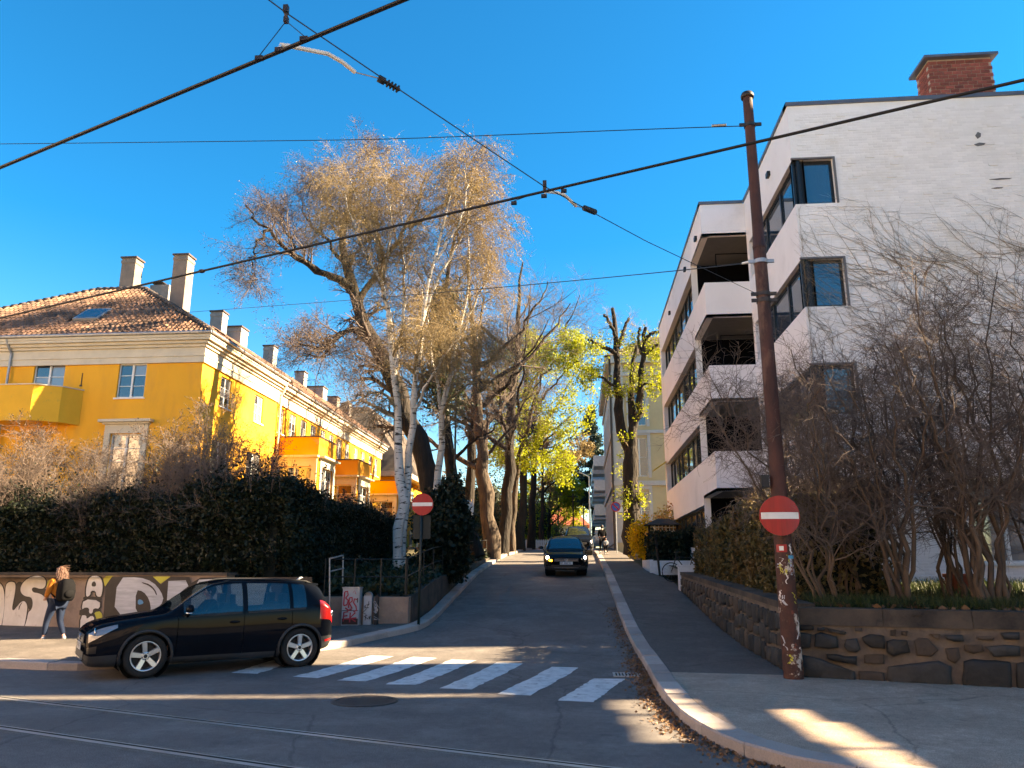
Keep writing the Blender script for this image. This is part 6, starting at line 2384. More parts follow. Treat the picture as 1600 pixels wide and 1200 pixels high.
def no_entry(root, c, r, bend=0.0):
    cx, cy, cz = c
    n, m = 40, 7
    def ring_mesh(inside, off, mat, name):
        mb = MB()
        base = 0
        for j in range(m + 1):
            for k in range(n):
                a = 2 * math.pi * k / n
                x, z = r * j / m * math.cos(a), r * j / m * math.sin(a)
                mb.v.append((cx + x, cy - off + bend * x * x, cz + z))
        for j in range(m):
            for k in range(n):
                k2 = (k + 1) % n
                mb.f.append((j * n + k, j * n + k2, (j + 1) * n + k2, (j + 1) * n + k)); mb.m.append(0)
        for k in range(n):                                     # rolled edge
            a = 2 * math.pi * k / n
            x, z = r * math.cos(a), r * math.sin(a)
            mb.v.append((cx + x, cy + .02 + bend * x * x, cz + z))
        b = (m + 1) * n
        for k in range(n):
            k2 = (k + 1) % n
            mb.f.append((m * n + k, m * n + k2, b + k2, b + k)); mb.m.append(0)
        return obj(name, mb, mat, root)
    ring_mesh(True, 0, M['sred'], 'disc')
    mb = MB()
    N_ = 14
    hb = r * .165
    w_ = r * .93
    for i in range(N_ + 1):
        x = -w_ + 2 * w_ * i / N_
        for z in (-hb, hb):
            mb.v.append((cx + x, cy - .004 + bend * x * x, cz + z))
    for i in range(N_):
        mb.f.append((2 * i, 2 * i + 2, 2 * i + 3, 2 * i + 1)); mb.m.append(0)
    obj('white_bar', mb, M['swhite'], root)

c = at(1219.5, 805.5, 12.72)
s_ = thing('no_entry_sign', (c[0], c[1], c[2]), 'scratched round no entry sign clamped to the rusty pole', 'road sign')
no_entry(s_, c, .315, .55)
mb = MB()
mb.box(c[0] - .02, c[0] + .1, c[1] + .03, c[1] + .12, c[2] - .04, c[2] + .04)
obj('bracket', mb, M['steel'], s_)
c = at(660, 788, 20.0)
s2 = thing('no_entry_sign', (c[0], 20.0, zs(20) + .12), 'clean round no entry sign on a thin dark post with a green board beneath', 'road sign')
no_entry(s2, c, .285)
mb = MB()
mb.cyl((c[0] - .03, 20.06, zs(20)), .035, (0, 0, 1), c[2] - zs(20) + .25, 10)
sobj('post', mb, M['pgreen'], s2)
a, b = at(645, 842, 20.1), at(673, 805, 20.1)
mb = MB()
mb.box(a[0], b[0], 20.1, 20.125, a[2], b[2])
obj('board', mb, M['sgreen'], s2)
mb = MB()
mb.box(c[0] - .06, c[0] + .06, 20.03, 20.1, c[2] - .03, c[2] + .03)
obj('bracket', mb, M['steel'], s2)

# utility cabinet with red tags, slim post cabinets
a, b = at(533, 976, 19.9), at(562, 918, 19.9)
zc = zs(19.9) + .12
cab = thing('utility_cabinet', ((a[0] + b[0]) / 2, 19.9, zc), 'grey utility cabinet covered in red graffiti tags before the brown wall', 'utility cabinet')
mb = MB()
mb.box(a[0], b[0], 19.9, 20.17, zc - .1, b[2] - .03)
obj('housing', mb, M['cabinet'], cab)
mb = MB()
mb.box(a[0] - .015, b[0] + .015, 19.88, 20.18, b[2] - .028, b[2] + .01)
obj('lid', mb, M['steel'], cab)
H_ = b[2] - zc
mb = MB()
mb.box(a[0] + .01, b[0] - .01, 19.893, 19.9, zc + H_ * .38, zc + H_ * .395)
mb.box(b[0] - .05, b[0] - .03, 19.885, 19.9, zc + H_ * .6, zc + H_ * .72)
obj('door_seam', mb, M['black'], cab)
mb = MB()
mb.box(a[0] + .012, b[0] - .012, 19.896, 19.8995, zc + .02, zc + H_ * .18)
obj('rusty_foot', mb, M['rust'], cab)
Fk = Fr((a[0], 19.888, 0), (b[0], 19.888, 0))
Wc = b[0] - a[0]
tags = [  # B R S and two letters below
    [(.1, .52), (.12, .88)], [(.12, .88), (.3, .9), (.34, .8), (.2, .72)], [(.2, .72), (.36, .66), (.3, .54), (.1, .52)],
    [(.4, .46), (.42, .72)], [(.42, .72), (.58, .74), (.6, .64), (.44, .58), (.62, .44)],
    [(.88, .68), (.74, .7), (.68, .6), (.84, .5), (.88, .4), (.7, .36)], [(.2, .46), (.4, .4), (.6, .42)],
    [(.12, .1), (.14, .34), (.4, .36)], [(.14, .24), (.36, .26)], [(.5, .08), (.52, .34)], [(.82, .34), (.52, .2), (.86, .1)], [(.1, .16), (.9, .2)], [(.62, .86), (.72, .92), (.8, .82)]]
mb = MB()
for i, t in enumerate(tags):
    ribbon(mb, Fk, [(p[0] * Wc, zc + p[1] * H_) for p in t], .034 if i < 12 else .012, .0015 * (i % 4))
obj('red_tag', mb, M['gred'], cab)
for k, (x0, x1, mat, lab) in enumerate(((567, 581, 'cabinet', 'slim grey cable post scribbled black, right of the tagged cabinet'), (584, 591, 'plastic', 'narrow black cable post against the brown wall'))):
    a, b = at(x0, 978, 20.0), at(x1, 931, 20.0)
    o = thing('cable_post', ((a[0] + b[0]) / 2, 20, zc), lab, 'cable post')
    mb = MB()
    mb.box(a[0], b[0], 20.0, 20.12, zc - .1, b[2])
    mb.lathe(((a[0] + b[0]) / 2, 20.0, b[2] - .001), (0, 1, 0), [(0, (b[0] - a[0]) / 2), (.12, (b[0] - a[0]) / 2), (.12, 0)], 16)
    obj('housing', mb, M[mat], o)
    mb = MB()
    Fz = Fr((a[0], 19.99, 0), (b[0], 19.99, 0))
    for j in range(9):
        p = np.array([rgp.uniform(.03, b[0] - a[0] - .03), zc + rgp.uniform(.1, .62)])
        ribbon(mb, Fz, [p, p + rgp.normal(0, .04, 2), p + rgp.normal(0, .06, 2), p + rgp.normal(0, .05, 2)], .014, .0012 * j)
    obj('scribble', mb, M['ink'] if k == 0 else M['cabinet'], o)

# black railing round the planting bed
rl = thing('railing', (-4.6, 24, 1.4), 'thin black pipe railing along the planting bed wall', 'railing')
def rail_bars(pts, hs, r=.018):
    for h in hs:
        mb = MB()
        mb.tube([(p[0], p[1], p[2] + h) for p in pts], r, 6)
        obj('bar', mb, M['railblack'], rl)
side = [(bxw(y) - .12, y, zbed(y) + .06) for y in (20.4, 22.2, 24, 26, 28, 30, 32, 34, 36, 38, 40, 42)]
front = [(x, 20.35, 1.05) for x in (-6.7, -5.9, -5.2, -4.54)]
rail_bars(side, (.95, .5))
rail_bars(front, (.95, .5))
for p in side + front:
    mb = MB()
    mb.cyl((p[0], p[1], p[2] - .05), .022, (0, 0, 1), 1.02, 8)
    obj('post', mb, M['railblack'], rl)
hrl = thing('handrail', (-7, 20.2, .3), 'looped metal handrail at the foot of the garden path', 'railing')
mb = MB()
q = [at(515, 975, 20.1), at(515, 873, 20.1), at(536, 868, 21.4), at(537, 888, 21.4), at(516, 893, 20.1)]
mb.tube([q[0], q[1]], .022, 8)
mb.tube([q[1], q[2]], .022, 8)
mb.tube([q[2], q[3] - np.array([0, 0, .7])], .022, 8)
mb.tube([q[3], q[4]], .02, 8)
obj('tube', mb, M['steel'], hrl)

# ------------------------------------------------------------------ overhead line
ZC = 5.6
def contact_wire(pa, pb, label):
    a, b = np.array(pa), np.array(pb)
    d = (b - a)[:2]
    d /= np.linalg.norm(d)
    nn = np.array([-d[1], d[0], 0])
    w = thing('contact_wire', (a[0], a[1], ZC), label, 'overhead wire')
    for s in (-.0088, .0088):
        mb = MB()
        mb.tube([a + nn * s - np.array([*d, 0]) * 14, a + nn * s, b + nn * s, b + nn * s + np.array([*d, 0]) * 30], .0098, 6)
        obj('strand', mb, M['wire'], w)
    return w
def wpt(px, py, z=ZC):
    d = ray(px, py)
    return EYE + d * ((z - CAM_H) / d[2])
w2a, w2b = wpt(150, 462), wpt(1600, 125)
w1a, w1b = wpt(0, 262), wpt(628, 1)
contact_wire(w2a, w2b, 'double tram contact wire crossing in front of the bare trees and the rusty pole')
contact_wire(w1a, w1b, 'double tram contact wire high across the upper left of the sky')
def clampz(root, p):
    mb = MB()
    mb.box(p[0] - .03, p[0] + .03, p[1] - .015, p[1] + .015, p[2] - .012, p[2] + .022)
    obj('wire_clamp', mb, M['iron'], root)
span_pts = [np.array([PX - .12, PYY - .1, pz(462)]), at(1010, 377, 9.95), at(850, 291, 7.42), at(606, 128, 6.0), at(447, 20, 5.3), at(380, -30, 5.05)]
sp_ = thing('span_wire', tuple(span_pts[0]), 'thin span wire from the rusty pole up over both tram wires', 'overhead wire')
mb = MB()
mb.tube(span_pts, .0055, 6)
obj('strand', mb, M['wire'], sp_)
def reg_arm(label, hang, ins0, ins1, armp, br1, br2, wire_foot):
    t = thing('registration_arm', tuple(hang[0]), label, 'wire bracket')
    mb = MB()
    mb.tube(hang, .016, 8)
    mb.box(hang[0][0] - .02, hang[0][0] + .02, hang[0][1] - .02, hang[0][1] + .02, hang[0][2] - .035, hang[0][2] + .03)
    mb.box(hang[1][0] - .018, hang[1][0] + .018, hang[1][1] - .018, hang[1][1] + .018, hang[1][2] - .015, hang[1][2] + .035)
    obj('hanger', mb, M['iron'], t)
    for b_ in (br1, br2):
        mb = MB()
        mb.tube([hang[1], b_ + np.array([0, 0, .03])], .004, 5)
        obj('bridle_wire', mb, M['wire'], t)
        clampz(t, b_)
    mb = MB()
    mb.tube([wire_foot + np.array([0, 0, .02]), armp[0]], .01, 8)
    mb.tube(armp, .019, 8)
    obj('arm', mb, M['alu'], t)
    clampz(t, wire_foot)
    mb = MB()
    mb.tube([armp[-1], ins0], .006, 6)
    obj('link', mb, M['steel'], t)
    i0, i1 = np.array(ins0), np.array(ins1)
    L = np.linalg.norm(i1 - i0)
    prof = [(0, .0), (0, .034), (L * .3, .034), (L * .32, .018)]
    for k in range(4):
        d = L * (.38 + .15 * k)
        prof += [(d, .016), (d + .008, .036), (d + .02, .036), (d + .026, .016)]
    prof += [(L, .012), (L, 0)]
    mb = MB()
    mb.lathe(i0, i1 - i0, prof, 14)
    sobj('insulator', mb, M['plastic'], t)
wz = lambda px, py: wpt(px, py)
reg_arm('pale cranked steady arm and insulator hanging on the nearer tram wire', [at(447, 14, 5.3), at(447, 33, 5.32)], at(591, 122, 6.0), at(625, 141, 6.12),
        [at(438, 70, 5.38), at(452, 72, 5.42), at(512, 84, 5.7), at(535, 97, 5.8), at(555, 113, 5.9)], wz(405, 92), wz(475, 62), wz(436, 79))
reg_arm('white cranked steady arm and insulator on the farther tram wire', [at(851, 287, 7.42), at(851, 297, 7.44)], at(913, 325, 8.4), at(931, 332, 8.62),
        [at(853, 299, 7.5), at(870, 301, 7.7), at(881, 304, 7.8), at(890, 312, 7.95), at(900, 322, 8.15)], wz(803, 318), wz(881, 299), wz(850, 307))
def thin_wire(label, pts, r=.006):
    t = thing('stay_wire', tuple(pts[0]), label, 'overhead wire')
    P, _ = limb(pts, r, r, 24, 0)
    mb = MB()
    mb.tube(P, r, 5)
    obj('strand', mb, M['wire'], t)
    return t
t = thin_wire('stay wire running level from the top of the rusty pole across the sky', [(PX - .1, PYY, pz(195)), at(1110, 198, 13.1), at(600, 218, 14.5), at(0, 225, 16), at(-200, 226, 16.5)], .009)
mb = MB()
p, q = at(1135, 195, 13.0), at(1112, 196.5, 13.05)
mb.tube([p, q], .025, 8)
obj('turnbuckle', mb, M['steel'], t)
t = thin_wire('stay wire from the middle of the rusty pole to the yellow house roof', [(PX - .1, PYY, pz(409)), at(1100, 419, 15), at(850, 443, 19), at(560, 468, 26), at(292, 488, 33)], .011)
mb = MB()
p, q = (PX - .18, PYY - .03, pz(409)), at(1160, 411.5, 13.05)
mb.tube([p, q], .022, 8)
obj('turnbuckle', mb, M['swhite'], t)
p = at(317, 426, 9.0)
bird = wz(315, 427)
mb = MB()
mb.ball((bird[0], bird[1], bird[2] + .03), .035, 10, 8, (1.4, .8, .8))
solo('wire_joint', mb, M['iron'], 'small dark splice lump on the tram wire above the tall chimney', 'wire joint')

# ------------------------------------------------------------------ lamps and far signs
def street_lamp(x, y, h, arm, label, mat='steel', r=.07):
    t = thing('street_lamp', (x, y, zs(y)), label, 'street lamp')
    z0 = zs(y)
    mb = MB()
    mb.lathe((x, y, z0), (0, 0, 1), [(0, r * 1.5), (1.2, r * 1.4), (1.3, r), (h, r * .6)], 12)
    sobj('post', mb, M[mat], t)
    mb = MB()
    mb.tube([(x, y, z0 + h - .05), (x + arm * .5, y, z0 + h + .22), (x + arm, y, z0 + h + .3)], .035, 8)
    sobj('arm', mb, M[mat], t)
    mb = MB()
    s = 1 if arm > 0 else -1
    mb.prism([(x + arm, y - .12, z0 + h + .24), (x + arm + s * .65, y - .12, z0 + h + .3), (x + arm + s * .65, y - .12, z0 + h + .37), (x + arm, y - .12, z0 + h + .38)], (0, .24, 0))
    obj('lamp_head', mb, M['railblack'], t)
p = at(768, 598, 33)
street_lamp(-5.35, 33, p[2] - zs(33) - .3, 1.0, 'street lamp whose arm reaches out of the ivy clad trees', 'railblack', .06)
p = at(923, 738, 60)
street_lamp(.8, 60, p[2] - zs(60) - .3, -.9, 'slim white street lamp post on the right kerb beyond the cars', 'wfence', .075)
for px, Y, top, m_ in ((895, 95, 770, 'barkb'), (911, 110, 775, 'railblack')):
    p = at(px, top, Y)
    t = thing('utility_pole', (p[0], Y, zs(Y)), 'thin brown utility pole near the end of the street' if m_ == 'barkb' else 'thin dark utility pole beside the balcony block', 'pole')
    mb = MB()
    mb.cyl((p[0], Y, zs(Y) - .1), .11, (0, 0, 1), p[2] - zs(Y), 8, .08)
    obj('shaft', mb, M[m_], t)
    mb = MB()
    mb.box(p[0] - .6, p[0] + .6, Y - .04, Y + .04, p[2] - .5, p[2] - .4)
    obj('crossarm', mb, M[m_], t)
# no-parking sign on the cream house side
c = at(962, 792, 50)
t = thing('no_parking_sign', (c[0], 50, zs(50)), 'round blue no parking sign with red ring before the cream house', 'road sign')
mb = MB(); mb.cyl((c[0], 50.04, zs(50)), .03, (0, 0, 1), c[2] - zs(50) + .3, 8); obj('post', mb, M['steel'], t)
mb = MB(); mb.cyl((c[0], 50.0, c[2]), .31, (0, -1, 0), .015, 28); obj('red_ring', mb, M['sred'], t)
mb = MB(); mb.cyl((c[0], 49.984, c[2]), .25, (0, -1, 0), .006, 28); obj('blue_face', mb, M['sblue'], t)
mb = MB(); a = math.pi / 4
mb.add([(c[0] + s1 * .25 * math.cos(a) - s2 * .03, 49.974, c[2] - s1 * .25 * math.sin(a) - s2 * .03) for (s1, s2) in ((-1, -1), (1, -1), (1, 1), (-1, 1))], [(0, 1, 2, 3)]); obj('red_slash', mb, M['sred'], t)
c = at(972, 793, 58)
mb = MB(); mb.box(c[0] - .28, c[0] + .28, 59.8, 59.83, c[2] - .2, c[2] + .2)
solo('wall_sign', mb, M['pinkbush'] if False else M['wfence'], 'pale plate fixed to the cream house wall behind the no parking sign', 'sign')
# tilted sign seen almost edge-on by the bed
c = at(738, 790, 38)
t = thing('side_sign', (c[0], 38, zbed(38)), 'pale post with a slanted white sign panel among the tree trunks', 'sign')
mb = MB(); mb.cyl((c[0], 38, zbed(38) - .1), .05, (0, 0, 1), c[2] - zbed(38) + .4, 8); obj('post', mb, M['swhite'], t)
mb = MB(); mb.prism([(c[0] - .32, 37.7, c[2] + .3), (c[0] + .05, 37.97, c[2] + .1), (c[0] + .05, 37.97, c[2] - .35), (c[0] - .32, 37.7, c[2] - .15)], (.02, .03, 0)); obj('panel', mb, M['swhite'], t)
# white fence at the top of the street
t = thing('picket_fence', (-4.9, 88, zs(88)), 'low white picket fence at the left where the street levels out', 'fence')
for k in range(14):
    mb = MB()
    x = -6.6 + k * .24
    z = zs(88)
    mb.prism([(x, 88, z), (x + .2, 88, z), (x + .2, 88, z + .95), (x + .1, 88, z + 1.08), (x, 88, z + .95)], (0, .03, 0))
    obj('picket', mb, M['wfence'], t)
mb = MB(); mb.box(-6.6, -3.1, 88.032, 88.07, zs(88) + .3, zs(88) + .4); mb.box(-6.6, -3.1, 88.032, 88.07, zs(88) + .75, zs(88) + .85); obj('rail', mb, M['wfence'], t)

# garden shelter with lattice, leaning stake
a, b = at(1018, 836, 37.4), at(1058, 824, 37.4)
t = thing('garden_shelter', (a[0], 37.4, 1.9), 'small dark roofed garden shelter over a pale lattice above the hedge', 'shelter')
for k in range(8):
    mb = MB(); x = a[0] + (b[0] - a[0]) * k / 7
    mb.box(x - .018, x + .018, 37.4, 37.43, a[2] - .4, b[2] + .1); obj('lattice_slat', mb, M['swhite'], t)
for z in (a[2], (a[2] + b[2]) / 2, b[2]):
    mb = MB(); mb.box(a[0] - .05, b[0] + .05, 37.432, 37.46, z - .018, z + .018); obj('lattice_slat', mb, M['swhite'], t)
c = at(1036, 810, 37.2)
mb = MB()
z0, z1 = b[2] + .1, c[2]
mb.add([(a[0] - .35, 36.7, z0), (b[0] + .1, 36.7, z0), (b[0] + .1, 38.2, z0), (a[0] - .35, 38.2, z0), (c[0] - .25, 37.4, z1), (c[0] + .3, 37.4, z1)],
       [(0, 1, 5, 4), (1, 2, 5), (2, 3, 4, 5), (3, 0, 4), (0, 3, 2, 1)])
obj('roof', mb, M['plastic'], t)
for x in (a[0] - .1, b[0]):
    mb = MB(); mb.box(x - .05, x + .05, 37.3, 37.39, zgr(37), z0); obj('post', mb, M['bark'], t)
p, q = at(1031, 896, 31.5), at(1024, 838, 31.5)
t = thing('leaning_stake', tuple(p), 'thin dark leaning stake standing in front of the white planter wall', 'post')
mb = MB(); mb.tube([p - np.array([0, 0, .1]), q], .045, 8); obj('stake', mb, M['bark'], t)
mb = MB(); mb.tube([q + np.array([-.1, 0, -.3]), q + np.array([.1, 0, -.32])], .02, 6); obj('tie', mb, M['plastic'], t)
# pots among the shrubs
for px, py, lab, m_, rim in ((1253, 905, 'dark planter with a yellow rim left of the first bare shrub', 'plastic', 'yplastic'), (1272, 905, 'second dark planter with yellow rim beside the bare shrub stems', 'plastic', 'yplastic'), (1500, 893, 'terracotta planter half hidden among the thin stems', 'terra', 'terra')):
    Y = 16.8
    p = at(px, py, Y)
    t = thing('planter', (p[0], Y, zgr(Y)), lab, 'planter')
    w_ = .14 if m_ == 'plastic' else .3
    mb = MB(); mb.lathe((p[0], Y, zgr(Y) - .02), (0, 0, 1), [(0, 0), (0, w_ * .8), (.36, w_), (.36, w_ * .85), (.3, w_ * .8), (.3, 0)], 14); obj('pot', mb, M[m_], t)
    mb = MB(); mb.lathe((p[0], Y, zgr(Y) + .33), (0, 0, 1), [(0, w_ * 1.0), (0, w_ * 1.1), (.07, w_ * 1.12), (.07, w_ * .95)], 14); obj('rim', mb, M[rim], t)

# ------------------------------------------------------------------ cars
def pchip(x, y, xq):
    x, y = np.asarray(x, float), np.asarray(y, float)
    h = np.diff(x)
    d = np.diff(y) / h
    m = np.zeros(len(x))
    for i in range(1, len(x) - 1):
        if d[i - 1] * d[i] > 0:
            w1, w2 = 2 * h[i] + h[i - 1], h[i] + 2 * h[i - 1]
            m[i] = (w1 + w2) / (w1 / d[i - 1] + w2 / d[i])
    m[0], m[-1] = d[0], d[-1]
    i = np.clip(np.searchsorted(x, xq) - 1, 0, len(x) - 2)
    t = (xq - x[i]) / h[i]
    return ((2 * t**3 - 3 * t**2 + 1) * y[i] + (t**3 - 2 * t**2 + t) * h[i] * m[i] + (-2 * t**3 + 3 * t**2) * y[i + 1] + (t**3 - t**2) * h[i] * m[i + 1])

# s, zb, wl,zl, wm,zm, wb,zbelt, wt,zt, zr
STN = np.array([
    [0.00, .30, .60, .36, .68, .50, .64, .68, .56, .76, .79],
    [0.05, .24, .74, .31, .79, .50, .74, .73, .64, .82, .85],
    [0.18, .21, .82, .29, .86, .52, .82, .79, .69, .90, .93],
    [0.45, .20, .85, .29, .895, .55, .865, .88, .71, .965, .995],
    [0.90, .20, .86, .29, .90, .58, .885, .95, .72, 1.035, 1.06],
    [1.18, .20, .86, .29, .90, .60, .888, .985, .735, 1.075, 1.10],
    [1.30, .20, .86, .29, .90, .60, .888, .99, .725, 1.14, 1.17],
    [1.60, .20, .86, .29, .90, .60, .888, 1.0, .69, 1.36, 1.41],
    [1.95, .20, .86, .29, .90, .60, .888, 1.01, .635, 1.56, 1.615],
    [2.40, .20, .86, .29, .90, .61, .888, 1.025, .615, 1.605, 1.67],
    [3.00, .20, .86, .29, .90, .62, .888, 1.045, .605, 1.60, 1.668],
    [3.60, .22, .86, .31, .90, .63, .883, 1.075, .595, 1.565, 1.635],
    [3.98, .26, .85, .35, .89, .65, .868, 1.10, .575, 1.52, 1.585],
    [4.08, .28, .84, .37, .885, .66, .862, 1.10, .58, 1.475, 1.53],
    [4.28, .31, .81, .40, .86, .66, .84, 1.08, .64, 1.2, 1.235],
    [4.37, .34, .78, .42, .83, .65, .80, .98, .66, 1.04, 1.05],
    [4.43, .38, .70, .45, .76, .62, .72, .86, .55, .92, .93]])

STN[:, 0] = np.where(STN[:, 0] > 3.6, 3.6 + (STN[:, 0] - 3.6) * .66, STN[:, 0])

def lobj(name, mb, mat, parent, smooth=False, loc=None):
    o = bpy.data.objects.new(name, mb.mesh(name, smooth) if isinstance(mb, MB) else mb)
    if mat is not None:
        for m in (mat if isinstance(mat, (list, tuple)) else [mat]):
            o.data.materials.append(m)
    COL.objects.link(o)
    o.parent = parent
    if loc is not None:
        o.location = loc
    return o

def digits(mb, x0, z0, h, text, y):
    """seven-segment like strokes for a number plate, in the x-z plane at y"""
    G = {'0': 'abcdef', '1': 'bc', '2': 'abged', '3': 'abgcd', '4': 'fgbc', '5': 'afgcd', '6': 'afgedc', '7': 'abc', '8': 'abcdefg', '9': 'abcdfg', 'B': 'abcdefg', 'T': 'aih', 'D': 'abcdef', 'K': 'fegk', ' ': ''}
    w = h * .5
    t = h * .13
    for chx in text:
        for s in G[chx]:
            R_ = {'a': (0, w, h - t, h), 'd': (0, w, 0, t), 'g': (0, w, h / 2 - t / 2, h / 2 + t / 2), 'f': (0, t, h / 2, h), 'e': (0, t, 0, h / 2), 'b': (w - t, w, h / 2, h), 'c': (w - t, w, 0, h / 2), 'i': (w / 2 - t / 2, w / 2 + t / 2, h / 2, h - t), 'h': (w / 2 - t / 2, w / 2 + t / 2, 0, h / 2), 'k': (w - t, w, 0, h)}[s]
            mb.add([(x0 + R_[0], y, z0 + R_[2]), (x0 + R_[1], y, z0 + R_[2]), (x0 + R_[1], y, z0 + R_[3]), (x0 + R_[0], y, z0 + R_[3])], [(0, 1, 2, 3)])
        x0 += w * 1.38

def make_car(name, loc, heading, label, sx=1.0, sz=1.0, paint='carblack', lights=False, glass='carglass', plate='BT 69274', pitch=0.0, rails=True, interior=True):
    """local frame: -y is forward, x to the car's left seen from behind flipped so that +x is its left; s measured from the nose"""
    root = thing(name, loc, label, 'car')
    del root['base']
    root.rotation_euler = (0, 0, heading)
    root.rotation_mode = 'XYZ'
    L = 4.148 * sx
    S0 = STN.copy()
    S0[:, 0] *= sx
    for c in (1, 3, 5, 7, 9, 10):
        S0[:, c] *= sz
    gaps = [1.36, 2.465, 3.33]
    wr = [(1.44, 2.43), (2.52, 3.28), (3.35, 3.6)]
    marks = [0, .05, .18, .45, .9, 1.18, 1.27, 1.93, 1.44, 2.43, 2.52, 3.28, 3.35, 3.6, 3.88, 4.03, 4.1, 4.148, 1.3, 3.05]
    st = set(round(v, 3) for v in marks) | set(np.round(np.arange(.02, 4.14, .04), 3))
    for g in gaps:
        st |= {round(g - .005, 3), round(g + .005, 3)}
    st = sorted(st)
    st2 = [st[0]]
    for v in st[1:]:
        if v - st2[-1] > .0075 or any(abs(v - (g + .005)) < .001 for g in gaps):
            st2.append(v)
    s = np.array(st2) * sx
    cols = [pchip(S0[:, 0], S0[:, c], s) for c in range(11)]
    _, zb, wl, zl, wm, zm, wb, zbl, wt, zt, zr = cols
    CY = np.stack([0 * s, wl * .8, wl, wm, wb, wt, wt * .62, 0 * s], 1)
    CZ = np.stack([zb, zb, zl, zm, zbl, zt, zr - (zr - zt) * .28, zr], 1)
    vq = np.unique(np.concatenate([np.linspace(0, 7, 50), [2.2, 4.1, 4.9, 5.14, 3.0]]))
    NY, NZ = np.zeros((len(s), len(vq))), np.zeros((len(s), len(vq)))
    vk = np.arange(8.0)
    for i in range(len(s)):
        NY[i] = pchip(vk, CY[i], vq)
        NZ[i] = pchip(vk, CZ[i], vq)
    def P(i, j, side):
        return (side * NY[i, j], s[i], NZ[i, j])
    def surf(sq, v, side=1, off=0.0):
        i = int(np.argmin(np.abs(s - sq * sx)))
        cy, cz = pchip(vk, CY[i], np.array([v]))[0], pchip(vk, CZ[i], np.array([v]))[0]
        d1, d2 = pchip(vk, CY[i], np.array([min(7, v + .1)]))[0], pchip(vk, CZ[i], np.array([min(7, v + .1)]))[0]
        n = np.array([(d2 - cz), 0, -(d1 - cy)])
        n /= np.linalg.norm(n) + 1e-9
        return np.array([side * (cy + n[0] * off), s[i], cz + n[2] * off])
    WF, WR, WRAD = .90 * sx, 3.51 * sx, .345
    WZ = .345
    regions = []
    for k, (a, b) in enumerate(wr):
        regions.append((('side_window', glass), a, b, 4.1, 4.9))
    regions += [(('windshield', glass), 1.27, 1.93, 5.14, 7), (('rear_window', 'cardark'), 3.88, 4.03, 5.14, 7)]
    doors = [(('door', paint), gaps[0] + .005, gaps[1] - .005, 2.2, 4.1), (('door', paint), gaps[1] + .005, gaps[2] - .005, 2.2, 4.1)]
    sill = [(('sill', 'bplastic'), 1.3, 3.05, 1.0, 2.2), (('bumper', 'bplastic'), 0, .47, 0, 2.55), (('bumper', 'bplastic'), 3.82, 4.148, 0, 2.7)]
    bins = {}
    for side in (1, -1):
        for i in range(len(s) - 1):
            sc_ = (s[i] + s[i + 1]) / 2 / sx
            for j in range(len(vq) - 1):
                v = (vq[j] + vq[j + 1]) / 2
                y_, z_ = (NY[i, j] + NY[i + 1, j + 1]) / 2, (NZ[i, j] + NZ[i + 1, j + 1]) / 2
                if y_ > .45 and z_ < .95:
                    sm = (s[i] + s[i + 1]) / 2
                    if min(math.hypot(sm - WF, z_ - WZ), math.hypot(sm - WR, z_ - WZ)) < .395:
                        continue
                if any(abs(sc_ - g) < .005 for g in gaps) and 2.2 < v < 4.1:
                    continue
                key = ('body', paint, 0)
                for idx, (nm, a, b, c, d) in enumerate(regions + doors + sill):
                    if a < sc_ < b and c < v < d:
                        if nm[0] == 'side_window' and NZ[i, -1] - 0 < 0:
                            continue
                        key = (nm[0], nm[1], idx * 2 + (side > 0)) if nm[0] in ('side_window', 'door', 'sill') else (nm[0], nm[1], idx)
                        break
                bins.setdefault(key, []).append((i, j, side))
    made = {}
    for key, faces in bins.items():
        mb = MB()
        ids = {}
        def vid(i, j, side):
            sd = side if NY[i, j] > 1e-6 else 0
            k = (i, j, sd)
            if k not in ids:
                ids[k] = len(mb.v)
                mb.v.append((side * NY[i, j], s[i], NZ[i, j]))
            return ids[k]
        for (i, j, side) in faces:
            f = (vid(i, j, side), vid(i, j + 1, side), vid(i + 1, j + 1, side), vid(i + 1, j, side))
            if len(set(f)) < 4:
                continue
            mb.f.append(f if side > 0 else f[::-1]); mb.m.append(0)
        if key[0] == 'body':
            for i in (0, len(s) - 1):                         # nose and tail caps
                ring = [vid(i, j, 1) for j in range(len(vq))] + [vid(i, j, -1) for j in range(len(vq) - 2, 0, -1)]
                mb.f.append(tuple(ring)); mb.m.append(0)
        o = lobj(key[0], mb, M[key[1]], root, True)
        made.setdefault(key[0], []).append((key, o))
    body = made['body'][0][1]
    # wheel wells and floor
    mb = MB()
    for sw_ in (WF, WR):
        for side in (1, -1):
            mb.lathe((side * .45, sw_, WZ), (side, 0, 0), [(0, 0), (0, .41), (.40, .41)], 24)
    mb.box(-.8 * .95, .8 * .95, .5, L - .5, .24, .3)
    lobj('underbody', mb, M['plastic'], root)
